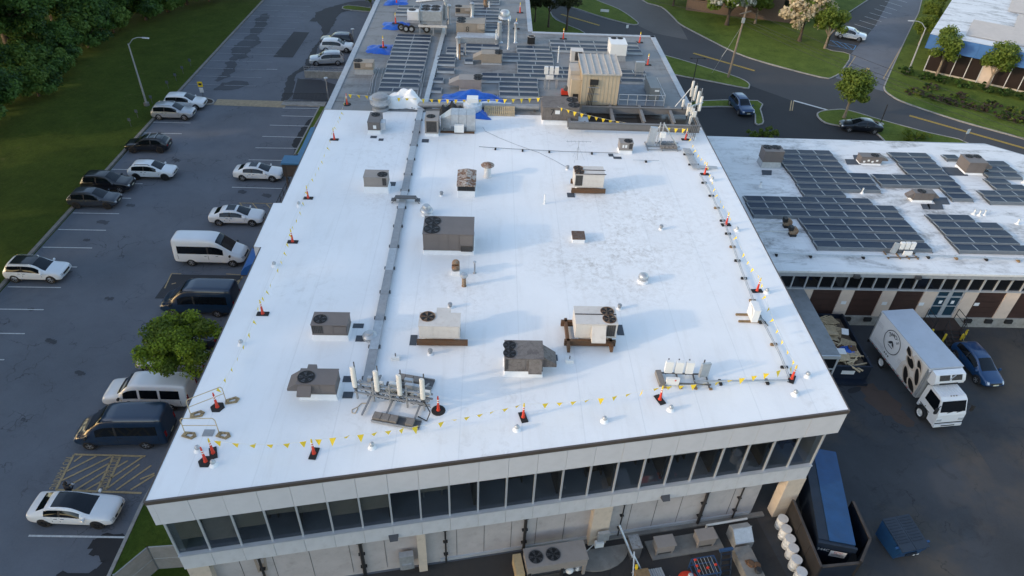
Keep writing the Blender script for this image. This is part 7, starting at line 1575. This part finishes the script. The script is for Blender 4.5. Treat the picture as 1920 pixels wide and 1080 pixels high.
# ================================================================== vegetation
BARK = M('bark', (.085,.062,.045), .95, var=.3, scale=4, bump=.6, bscale=14); BARK_L = M('pale_bark', (.23,.18,.13), .95, var=.25, scale=4)
LEAF_W = leaf_mat('woodland_leaves', (0.073,0.154,0.033), (0.154,0.271,0.057)); LEAF_W2 = leaf_mat('woodland_leaves_light', (0.114,0.195,0.036), (0.211,0.309,0.065)); LEAF_D = leaf_mat('woodland_leaves_dark', (0.036,0.087,0.027), (0.075,0.143,0.045))
LEAF_S = leaf_mat('street_tree_leaves', (0.108,0.171,0.025), (0.202,0.253,0.044)); LEAF_N = leaf_mat('honey_locust_leaves', (0.204,0.300,0.024), (0.348,0.432,0.048))
FLOW_W = leaf_mat('white_blossom', (.50,.50,.42), (.80,.78,.70)); FLOW_C = leaf_mat('cream_blossom', (.55,.44,.28), (.82,.70,.50)); NEED = leaf_mat('pine_needles', (0.035,0.051,0.022), (0.088,0.088,0.035)); DEAD = leaf_mat('dead_brush', (.07,.05,.04), (.14,.10,.08)); HEDGE = leaf_mat('hedge_leaves', (.025,.060,.014), (.060,.105,.022))
def crown_mesh(name, seed, rx, ry, rz, n, leaf, mat, clumps=26, cz=0.0, low=-.55, mats=None, shell=.55, csize=(.26,.42)):
    """leaf faces spread over many clumps so the outline is uneven and gaps stay open"""
    R = np.random.default_rng(seed); cs = []
    while len(cs) < clumps:
        p = R.uniform(-1, 1, 3); r = np.linalg.norm(p)
        if r < 1 and r > shell*R.random() and p[2] > low: cs.append(np.append(p*np.array([rx,ry,rz])*.84, R.uniform(*csize)*min(rx,ry,rz)))
    cs = np.array(cs); idx = R.integers(0, clumps, n); c = cs[idx]
    d = R.normal(size=(n,3)); d /= np.linalg.norm(d,axis=1)[:,None]; rr = R.random(n)**.45
    P = c[:,:3]+d*(rr*c[:,3])[:,None]*np.array([1.15,1.15,.8])
    nrm = d+R.normal(size=(n,3))*.6+np.array([0,0,.5]); nrm /= np.linalg.norm(nrm,axis=1)[:,None]
    t = np.cross(nrm, R.normal(size=(n,3))); t /= np.linalg.norm(t,axis=1)[:,None]; b = np.cross(nrm,t); s = leaf*R.uniform(.6,1.4,n)[:,None]
    V = np.empty((n,4,3)); V[:,0] = P-t*s*.5; V[:,1] = P-b*s*.38+t*s*.1; V[:,2] = P+t*s*.6; V[:,3] = P+b*s*.38+t*s*.1
    V[:,:,2] += cz; V = V.reshape(-1,3)
    me = bpy.data.meshes.new(name); me.vertices.add(4*n); me.vertices.foreach_set('co', V.ravel().astype(np.float32)); me.loops.add(4*n); me.loops.foreach_set('vertex_index', np.arange(4*n)); me.polygons.add(n); me.polygons.foreach_set('loop_start', np.arange(0,4*n,4)); me.polygons.foreach_set('loop_total', np.full(n,4))
    mats = mats or [(mat,1.0)]
    for m, _ in mats: me.materials.append(m)
    if len(mats) > 1:
        cm = R.choice(len(mats), clumps, p=[q for _, q in mats]); mi = cm[idx]; flip = R.random(n) < .2; mi = np.where(flip, R.integers(0,len(mats),n), mi); me.polygons.foreach_set('material_index', mi.astype(np.int32))
    me.update(calc_edges=True); return me, cs
def trunk_mesh(name, h, r, cs, cz, mat, seed, forks=7, lean=(0,0)):
    R = random.Random(seed); mb = MB(); pts = [Vector((lean[0]*q*q, lean[1]*q*q, h*q)) for q in (0,.3,.6,1.0)]
    for i in range(3): mb.cyl(pts[i], pts[i+1], r*(1-.18*i)*(1.25 if i == 0 else 1), r*(1-.18*(i+1)), 9)
    for k in range(forks):
        c = cs[R.randrange(len(cs))]; e = Vector((c[0],c[1],c[2]+cz)); s = pts[3] if k%2 else pts[2]; m = (s+e)/2+Vector((R.uniform(-.2,.2),R.uniform(-.2,.2),R.uniform(0,.3)))
        mb.cyl(s-(e-s).normalized()*.02, m, r*.42, r*.25, 6); mb.cyl(m, e, r*.25, r*.08, 5)
    return mb.mesh(name, mat, smooth=50)
TREES = {}
def tree_kind(key, seed, rx, ry, rz, n, leaf, mat, h, tr, bark=None, clumps=26, lift=.62, mats=None, low=-.55, forks=8, csize=(.26,.42)):
    cz = h+rz*lift; me, cs = crown_mesh('crown', seed, rx, ry, rz, n, leaf, mat, clumps, cz, low, mats, csize=csize); TREES[key] = (me, trunk_mesh('trunk', h+rz*.15, tr, cs, cz, bark or BARK, seed, forks))
def tree(key, label, loc, rz=0, s=1.0, group=None, name='tree', cat='tree', sz=None):
    t = thing(name, label, cat, loc, rz, group); t.scale = (s, s, sz or s); c, k = TREES[key]; obj('crown', c, t); obj('trunk', k, t); return t
tree_kind('lot', 1, 3.1, 2.9, 1.8, 22000, .165, LEAF_N, 3.0, .16, clumps=70, low=-.35, forks=14, csize=(.22,.40), mats=[(LEAF_N,.7),(LEAF_S,.3)])
tree_kind('street', 2, 2.0, 2.0, 2.1, 7000, .24, LEAF_S, 2.2, .17, BARK_L, clumps=34)
tree_kind('street2', 3, 2.2, 2.0, 1.9, 7000, .24, LEAF_S, 2.4, .17, BARK_L, clumps=30)
tree_kind('blossom', 4, 2.6, 2.4, 2.0, 8000, .27, FLOW_C, 1.6, .18, clumps=34, mats=[(FLOW_C,.82),(LEAF_S,.18)])
tree_kind('blossomw', 5, 3.0, 2.4, 2.2, 9000, .28, FLOW_W, 1.6, .18, clumps=34, mats=[(FLOW_W,.62),(LEAF_S,.38)])
tree_kind('pine', 6, 1.9, 1.9, 3.4, 7000, .24, NEED, 3.4, .16, BARK, clumps=30, lift=.7, low=-.8)
for k in range(4): tree_kind('wood%d' % k, 20+k, 5.4, 5.2, 9.5, 26000, .36, LEAF_W, 3.5, .35, clumps=85, lift=.88, low=-1, mats=[[(LEAF_W,.5),(LEAF_D,.25),(LEAF_W2,.25)],[(LEAF_W,.4),(LEAF_W2,.45),(LEAF_D,.15)],[(LEAF_D,.55),(LEAF_W,.45)],[(LEAF_W2,.7),(LEAF_W,.3)]][k], forks=10, csize=(.2,.34))
tree_kind('bush', 40, 2.6, 2.4, 2.0, 9000, .26, LEAF_W, .9, .12, clumps=34, lift=.55, low=-.6, mats=[(LEAF_W,.4),(LEAF_W2,.5),(LEAF_D,.1)])
tree_kind('bush2', 41, 3.2, 2.8, 3.0, 12000, .28, LEAF_W, 1.3, .16, clumps=40, lift=.6, low=-.7, mats=[(LEAF_W,.6),(LEAF_D,.4)])
p = at(352,735,0); tree('lot','bright green honey locust between the parked vans', (at(338,640,4.3).x, at(338,640,4.3).y, 0), 0, 1.0)
p = at(1582,222,0); tree('street','round street tree on the planted island', p, .5, 1.15)
p = at(1755,143,0); tree('street2','street tree left of the blue fascia, nearer the lamp post', p, 1.2, 1.25)
p = at(1850,165,0); tree('street','street tree in front of the blue fascia on the right', p, 2.4, 1.15)
p = at(1546,92,0); tree('street2','green tree beside the white SUV in the visitor stall', p, 3.3, 1.2)
for i,(x,y) in enumerate(((1722,85),(1735,55),(1745,30),(1762,5))): tree('street' if i%2 else 'street2', '%s green tree from the front along the side of the blue building' % ORD[i], at(x,y,0), i, .85, 'trees along the blue building side')
p = at(1498,78,0); tree('blossom','cream flowering tree by the brick building corner', p, 0, 1.65)
p = at(1362,48,0); tree('blossomw','wide white flowering tree before the brick wall', p, .8, 1.8)
p = at(1415,45,0); tree('street','green tree growing behind the white blossom', p, .8, 1.2)
p = at(1262,12,0); tree('blossomw','white flowering shrub tree cut by the picture top', p, 2.5, 1.1)
for i,(x,y,s) in enumerate(((1003,42,.75),(1028,52,1.0),(1062,58,1.15))): tree('pine', ('small leftmost','middle','tall rightmost')[i]+' sparse pine behind the grey roof', at(x,y,0), i*1.3, s, 'pines behind the grey roof')
p = at(697,22,0); tree('street','small tree at the top beside the grey roof edge', p, 1, .8)
# the wood along the lawn: edge trees, bushes in front, deeper trees behind (it goes on beyond the left of the picture)
R_ = random.Random(77); woodn = 0
edge = [(-56,70),(-55,76),(-54,82),(-53,88),(-55,95),(-53,102),(-52,109),(-47,116),(-40,122)]
k = 0
for i,(x,y) in enumerate(((-61,73),(-60,82),(-59,91),(-60,100),(-58,109),(-55,118),(-47,127),(-66,78),(-67,88),(-66,98),(-65,108),(-62,119),(-54,128),(-74,84),(-74,95),(-73,106),(-71,118),(-64,130),(-82,100),(-81,114))):
    tree('wood%d' % (i%4), ('%s tree along the lawn edge of the dark wood from the left' % ORD[i]) if i < 7 else ('tree deep in the dark wood behind the edge trees'), (x+R_.uniform(-1,1),y+R_.uniform(-1,1),.1), R_.uniform(0,6), R_.uniform(.78,.95) if i < 7 else R_.uniform(1.3,1.45), 'trees of the dark wood', 'woodland_tree')
for i,(x,y) in enumerate(((-55.5,71),(-55,76),(-54.5,80.5),(-54,86),(-55.5,91),(-55,97),(-54.2,103),(-53,109),(-50.5,113),(-45.5,119),(-41,122.5),(-57.5,78),(-57,85),(-58.5,72.5),(-58,89),(-57.5,95.5),(-57,101),(-56,106.5),(-54,112),(-49.5,117))):
    tree('bush2' if i%3 == 1 else 'bush', '%s leafy bush along the foot of the wood from the left' % ORD[i], (x+R_.uniform(-.7,.7),y,.1), R_.uniform(0,6), R_.uniform(.9,1.35), 'bushes at the foot of the wood', 'bush', 'bush')
for i,(x,y,s) in enumerate(((-60,66,1.05),(-56,58,1.15),(-55,49,1.2),(-54,40,1.25),(-54,31,1.2),(-53,22,1.25),(-54,13,1.2),(-54,4,1.25),(-54,-5,1.2),(-55,-14,1.2),(-55,-24,1.2),(-64,58,1.25),(-63,46,1.3),(-63,35,1.3),(-62,24,1.3),(-63,13,1.3),(-63,1,1.3),(-63,-11,1.3),(-63,-23,1.25),(-72,50,1.3),(-72,32,1.35),(-72,14,1.3),(-72,-6,1.3))):
    tree('wood%d' % ((i*3+1)%4), 'tall tree of the wood continuing past the left edge of the picture', (x+R_.uniform(-1,1),y+R_.uniform(-2,2),.1), R_.uniform(0,6), s*R_.uniform(.95,1.05), 'wood beyond the left picture edge', 'woodland_tree')
# brush on the right verge, hedges, bushes on islands
def shrub(label, c, rx, ry, rz, n, leaf, mat, seed, zb=.1, mats=None, name='shrub', group=None):
    p = at(*c, zb); me, cs = crown_mesh('foliage', seed, rx, ry, rz, n, leaf, mat, 20, rz*.7, -.7, mats); t = thing(name, label, 'shrub', p, 0, group); obj('foliage', me, t)
    mb = MB()
    for k in range(5): c_ = cs[k]; mb.cyl((0,0,0),(c_[0],c_[1],c_[2]+rz*.7),.04,.015,5)
    mb.build('stem', BARK, t); return t
for i,(x,y) in enumerate(((1712,175),(1735,180),(1762,190),(1790,196),(1820,205),(1850,210),(1880,222),(1908,228),(1745,168),(1800,185),(1860,200),(1900,212))):
    shrub('%s patch of scrubby brush from the left on the right verge' % ORD[i], (x,y), 1.5, 1.1, .5, 900, .2, DEAD, 60+i, mats=[(DEAD,.5),(LEAF_S,.3),(HEDGE,.2)], group='brush on the right verge')
for i,(x,y) in enumerate(((1428,256),(1712,262))): shrub(('yellow green bush beside the low roof left corner','yellow green bush behind the low roof under the sign')[i], (x,y), 2.2, 1.2, .8, 1800, .2, LEAF_S, 80+i)
# ================================================================== far buildings
BRICK = M('brown_brick', (.16,.105,.075), .9, var=.15, scale=6, dirt=.3); ROOFD = M('dark_flat_roof', (.12,.115,.11), .9, var=.15)
bb = thing('brick_building','brown brick building behind the flowering trees','building'); a = at(1285,20,0); b = at(1508,48,0); d = (b-a).normalized(); n = Vector((-d.y,d.x,0))
q = [a, b, b+n*16+d*4, a+n*16]; MB().prism([(v.x,v.y) for v in q],0,6.5).build('wall',BRICK,bb); MB().prism([(v.x,v.y) for v in (a-n*.3-d*.3,b-n*.3+d*.3,b+n*16+d*4.3,a+n*16-d*.3)],6.5,6.9).build('roof',ROOFD,bb)
for k in range(5): c = a+(b-a)*((k+.6)/5.5)-n*.03; MB().obox((c.x,c.y,2.0),1.6,.08,1.6,math.atan2(d.y,d.x)).build('window',GLASS_D,bb)
# white roofed building with blue fascia on the right
z6 = 5.4; a = at(1744,64,z6); b = at(1920,99,z6); d = (b-a).normalized(); n = Vector((-d.y,d.x,0)); c = at(1785,0,z6)
ln = (c-a).length; n2 = (c-a).normalized()
BLUEF = M('blue_fascia',(.02,.11,.30),.5,var=.06,scale=1.0); ANGF = math.atan2(d.y,d.x)
fb = thing('blue_fascia_building','white roofed building with blue fascia in the upper right corner','building',(a.x,a.y,0),ANGF)
Lx = 30.0; Ly = 42.0; sk = (n2.dot(d))/(n2.dot(n))
zf = zy(a.x,a.y,87)
MB().prism([(.9,1.0),(Lx,1.0),(Lx,Ly),(.9+sk*Ly,Ly)],0,zf).build('wall',M('beige_wall',(.48,.42,.34),.85,var=.08),fb)
MB().prism([(.2,.2),(Lx+1,.2),(Lx+1,Ly+1),(.2+sk*Ly,Ly+1)],zf,z6-.02).build('fascia_core',BLUEF,fb)
npan = 14
for k in range(npan):
    x0 = Lx*k/npan; x1 = Lx*(k+1)/npan; MB().add([(x0+.01,.0,z6),(x1-.01,.0,z6),(x1-.01,-.35,zf-.1),(x0+.01,-.35,zf-.1),(x0+.01,.15,z6),(x1-.01,.15,z6),(x1-.01,.1,zf-.1),(x0+.01,.1,zf-.1)],[(0,1,2,3),(4,7,6,5),(0,4,5,1),(3,2,6,7),(0,3,7,4),(1,5,6,2)]).build('fascia_panel',BLUEF,fb)
for k in range(16):
    y0 = Ly*k/16; y1 = Ly*(k+1)/16; MB().add([(sk*y0,y0+.01,z6),(sk*y1,y1-.01,z6),(sk*y1-.35,y1-.01,zf-.1),(sk*y0-.35,y0+.01,zf-.1)],[(0,1,2,3)]).build('fascia_panel',BLUEF,fb)
o = MB().add([(0,0,z6+.02),(Lx+1,0,z6+.02),(Lx+1,Ly+1,z6+.02),(sk*Ly,Ly+1,z6+.02)],[(0,1,2,3)]).build('roof_membrane',T_RB,fb)
for k in range(17):
    x0 = 1.0+1.7*k; m = _mc['beige_pier'] if k == 4 else GLASS_D; MB().box(x0+.05,x0+1.65,.93,.99,.35,zf-.3).build('window_pane' if k != 4 else 'door_panel', m if k == 4 else M('dark_brown_glass',(.03,.02,.018),.3), fb); MB().box(x0-.05,x0+.05,.85,1.0,.1,zf-.05).build('mullion',M('white_mullion',(.6,.6,.6),.5),fb)
CORR = M('pale_solar_back',(.42,.41,.40),.5,var=.06,scale=1.5)
for bi,(x0,x1,y0,nr) in enumerate(((4.2,13.5,2.6,8),(9.5,21,11.5,7),(15,28,2.0,9),(23,30,12,8),(8,19,20,9),(21,30,22,9))):
    for k in range(nr):
        y = y0+k*1.0; t = MB().add([(x0+sk*y,y,z6+.1),(x1,y,z6+.1),(x1,y+.8,z6+.38),(x0+sk*y,y+.8,z6+.38),(x0+sk*y,y+.86,z6+.05),(x1,y+.86,z6+.05)],[(0,1,2,3),(3,2,5,4)]).build('solar_strip',CORR,fb)
for x,y in ((13.0,10.5),(22.5,10.2),(20.5,20.0)):
    o = MB().box(x,x+2.6,y,y+2.0,z6+.1,z6+1.2).build('rooftop_unit',TAN,fb); MB().box(x+.1,x+2.5,y+.1,y+1.9,z6+1.2,z6+1.24).build('top_panel',TAUPE_L,o)
HEDGE_M = [(HEDGE,.8),(LEAF_W,.2)]
for k in range(11):
    w = fb.matrix_world if False else None; px = a+d*(-1.0+2.5*k)-n*(2.3+.25*math.sin(k)); me,cs = crown_mesh('foliage',100+k,1.5,.8,.7,1100,.17,HEDGE,16,.55,-.9,HEDGE_M)
    t = thing('hedge','%s clipped hedge from the left below the blue fascia' % ORD[k],'hedge',(px.x,px.y,.1),ANGF,'hedges below the blue fascia'); obj('foliage',me,t); MB().cyl((0,0,0),(0,0,.6),.05,.03,6).build('stem',BARK,t)
# ================================================================== poles, signs, walls
def lamp_post(label, base, h, arm, rz, px_top=None, name='street_lamp'):
    p = at(*base,0); t = thing(name,label,'street lamp',p,rz); LP = M('lamp_post_metal',(.42,.42,.43),.5,.4,var=.08)
    MB().lathe([(.32,0),(.30,.45),(.2,.5)],(0,0,0),12).build('footing',CONC_D,t); MB().cyl((0,0,.5),(0,0,h),.12,.07,10).build('pole',LP,t)
    MB().tube([(0,0,h-.15),(arm*.35,0,h+.55),(arm*.65,0,h+.75),(arm,0,h+.78)],.045,8).build('arm',LP,t); MB().add([(arm-.1,-.12,h+.72),(arm+.65,-.14,h+.70),(arm+.65,.14,h+.70),(arm-.1,.12,h+.72),(arm-.1,-.08,h+.82),(arm+.55,-.08,h+.80),(arm+.55,.08,h+.80),(arm-.1,.08,h+.82)],[(0,3,2,1),(4,5,6,7),(0,1,5,4),(1,2,6,5),(2,3,7,6),(3,0,4,7)]).build('lamp_head',LP,t); return t
b_ = at(276,199,0); h_ = zy(b_.x,b_.y,82); lamp_post('tall grey lamp post with curved arm on the left lawn',(276,199),h_,1.9,rad(-3))
b_ = at(1702,137,0); h_ = zy(b_.x,b_.y,52); lamp_post('grey lamp post with curved arm before the blue fascia building',(1702,137),h_,2.0,rad(170))
# utility pole and wires
b_ = at(1365,146,0); hp = zy(b_.x,b_.y,14)
UP = M('weathered_pole_timber',(.20,.16,.12),.9,var=.2,scale=4); t = thing('utility_pole','leaning wooden utility pole on the grass strip','utility pole',b_)
MB().cyl((0,0,0),(.35,.15,hp),.17,.11,10).build('pole',UP,t); MB().beam((-.6,-.5,hp-.7),(1.2,.6,hp-.6),.1).build('crossarm',UP,t); MB().box(.0,.35,-.3,.0,hp-1.9,hp-1.3).build('bracket',GALV,t)
g_ = at(1334,138,0)-b_; MB().cyl((.2,.1,hp-2.5),(g_.x,g_.y,0),.02,n=5).build('guy_wire',STEEL,t); MB().cyl((g_.x*.45+.1,g_.y*.45,(hp-2.5)*.55),(g_.x*.62,g_.y*.62,(hp-2.5)*.38),.05,n=6).build('guy_guard',GALV,t)
top = Vector((b_.x+.35,b_.y+.15,hp)); WIRE = M('cable_black',(.012,.012,.013),.6)
def wire(label, a, b, sag, r=.022):
    t = thing('overhead_wire',label,'wire',a,0,'overhead wires'); d = b-a; MB().tube([d*(i/16)-Vector((0,0,sag*4*(i/16)*(1-i/16))) for i in range(17)],r,5).build('cable',WIRE,t)
far = top+Vector((-34,30,0)); right = at(1920,196,hp-1.8); rdir = (right-top)
for k,(dz,lb) in enumerate(((-.35,'upper'),(-1.5,'lower'))): wire(lb+' overhead wire running left from the utility pole', top+Vector((0,0,dz)), far+Vector((0,0,dz+.3)), .9)
for k,(dz,lb) in enumerate(((-.35,'top'),(-1.4,'second'),(-1.7,'third'),(-2.2,'lowest'))):
    e = at(1960,210+9*k,hp-2.0-.25*k); wire(lb+' overhead wire running right from the utility pole', top+Vector((0,0,dz)), e+(e-top)*.6, 1.1)
# small signs and posts
def sign(label, base, h, w, hh, mat, rz=0, name='road_sign', mat2=None):
    p = at(*base,0); t = thing(name,label,'sign',p,rz); MB().box(-.03,.03,-.03,.03,0,h).build('post',DGREY,t); MB().box(-w/2,w/2,-.05,-.032,h-hh,h).build('sign_face',mat,t)
    if mat2: MB().box(-w*.3,w*.3,-.056,-.051,h-hh*.7,h-hh*.3).build('symbol',mat2,t); MB().box(-w*.4,w*.4,-.05,-.032,h-hh*2.1,h-hh*1.15).build('sign_plate',WHITEM,t)
    return t
sign('yellow warning sign on the planted island',(381,181),1.9,.6,.65,YEL,0,mat2=CLAD); sign('small white road sign beside the main road on the right',(1805,268),1.8,.5,.6,WHITEM,rad(20)); sign('small white road sign behind the rear right roof corner',(1174,66),1.6,.4,.5,WHITEM,rad(15))
b_ = at(1650,233,0); t = thing('lamp_pole','thin dark pole on a round footing beside the island','pole',b_); MB().cyl((0,0,0),(0,0,2.6),.06,.05,8).build('pole',CLAD,t); MB().lathe([(.45,0),(.45,.12)],(0,0,0),14).build('footing',CONC,t)
b_ = at(1300,150,0); t = thing('yard_lamp','dark double headed lamp pole behind the antenna mast','street lamp',b_); h_ = max(3.0,zy(b_.x,b_.y,110)); MB().cyl((0,0,0),(0,0,h_),.07,.05,8).build('pole',CLAD,t); MB().beam((-.9,0,h_),(.9,0,h_),.06).build('crossarm',CLAD,t)
for s in (-1,1): MB().box(s*.9-.15,s*.9+.15,-.2,.2,h_-.02,h_+.12).build('lamp_head',CLAD,t)
b_ = at(1133,28,0); t = thing('sign_board','low white sign board on the traffic island','sign',b_,rad(-10)); MB().box(-.7,.7,-.03,.03,.5,.9).build('board',WHITEM,t)
for s in (-1,1): MB().box(s*.55-.04,s*.55+.04,-.04,.04,0,.5).build('post',DGREY,t)
# small dark parking tags on posts along the kerb
pt = None
for k,(x,y) in enumerate(((246,237),(259,221),(286,194),(316,166),(331,152),(344,138),(358,124))):
    p = at(x,y,.1); lb = 'small dark parking marker on a stake, %s from the front on the lawn' % ORD[k]
    if pt is None: pt = thing('parking_marker',lb,'marker',p,0,'parking markers along the kerb'); MB().box(-.02,.02,-.02,.02,0,.8).build('stake',DGREY,pt); MB().box(-.16,.16,-.04,-.021,.65,1.0).build('plate',M('marker_plate',(.08,.10,.13),.5),pt)
    else: dup(pt,p,0,lb)
# ramp wall, black picket rail, poles beside the wing
a = at(572,146,0); b = at(645,148,0); t = thing('ramp_wall','pale concrete ramp wall with railing beside the silver SUV','wall',(a.x,a.y,0),math.atan2(b.y-a.y,b.x-a.x)); w = (b-a).length
MB().box(0,w,0,.3,0,.9).build('wall',CONC,t); MB().box(.0,w,.3,1.8,0,.35).build('ramp',CONC,t)
for k in range(9): MB().box(w*k/8-.02,w*k/8+.02,.1,.14,.9,1.5).build('rail_post',STEEL,t)
for z in (1.2,1.5): MB().box(0,w,.1,.14,z-.02,z+.02).build('rail',STEEL,t)
a = at(533,193,0); b = at(616,193,0); t = thing('picket_railing','black picket railing along the sidewalk beside the crossing hump','railing',(a.x,a.y,.14),math.atan2(b.y-a.y,b.x-a.x)); w = (b-a).length
for z in (.12,1.05): MB().box(0,w,-.02,.02,z-.02,z+.02).build('rail',CLAD,t)
n_ = int(w/.16); pk = MB().box(-.012,.012,-.012,.012,0,1.05).mesh('picket',CLAD)
for k in range(n_+1): obj('picket',pk,t,(w*k/n_,0,0))
for lb,x,y,yt in (('by the picket railing',616,188,147),('beside the three parked cars',664,85,55),('at the picture top beside the grey roof',697,19,-10)):
    b_ = at(x,y,0); h_ = zy(b_.x,b_.y,yt); t = thing('lamp_pole','slim pale lamp pole '+lb,'pole',b_,0,'slim poles by the wing'); MB().cyl((0,0,0),(0,0,h_),.08,.06,8).build('pole',GALV,t); MB().lathe([(.28,h_),(.25,h_+.08),(.05,h_+.12)],(0,0,0),12).build('lamp_head',GALV,t)
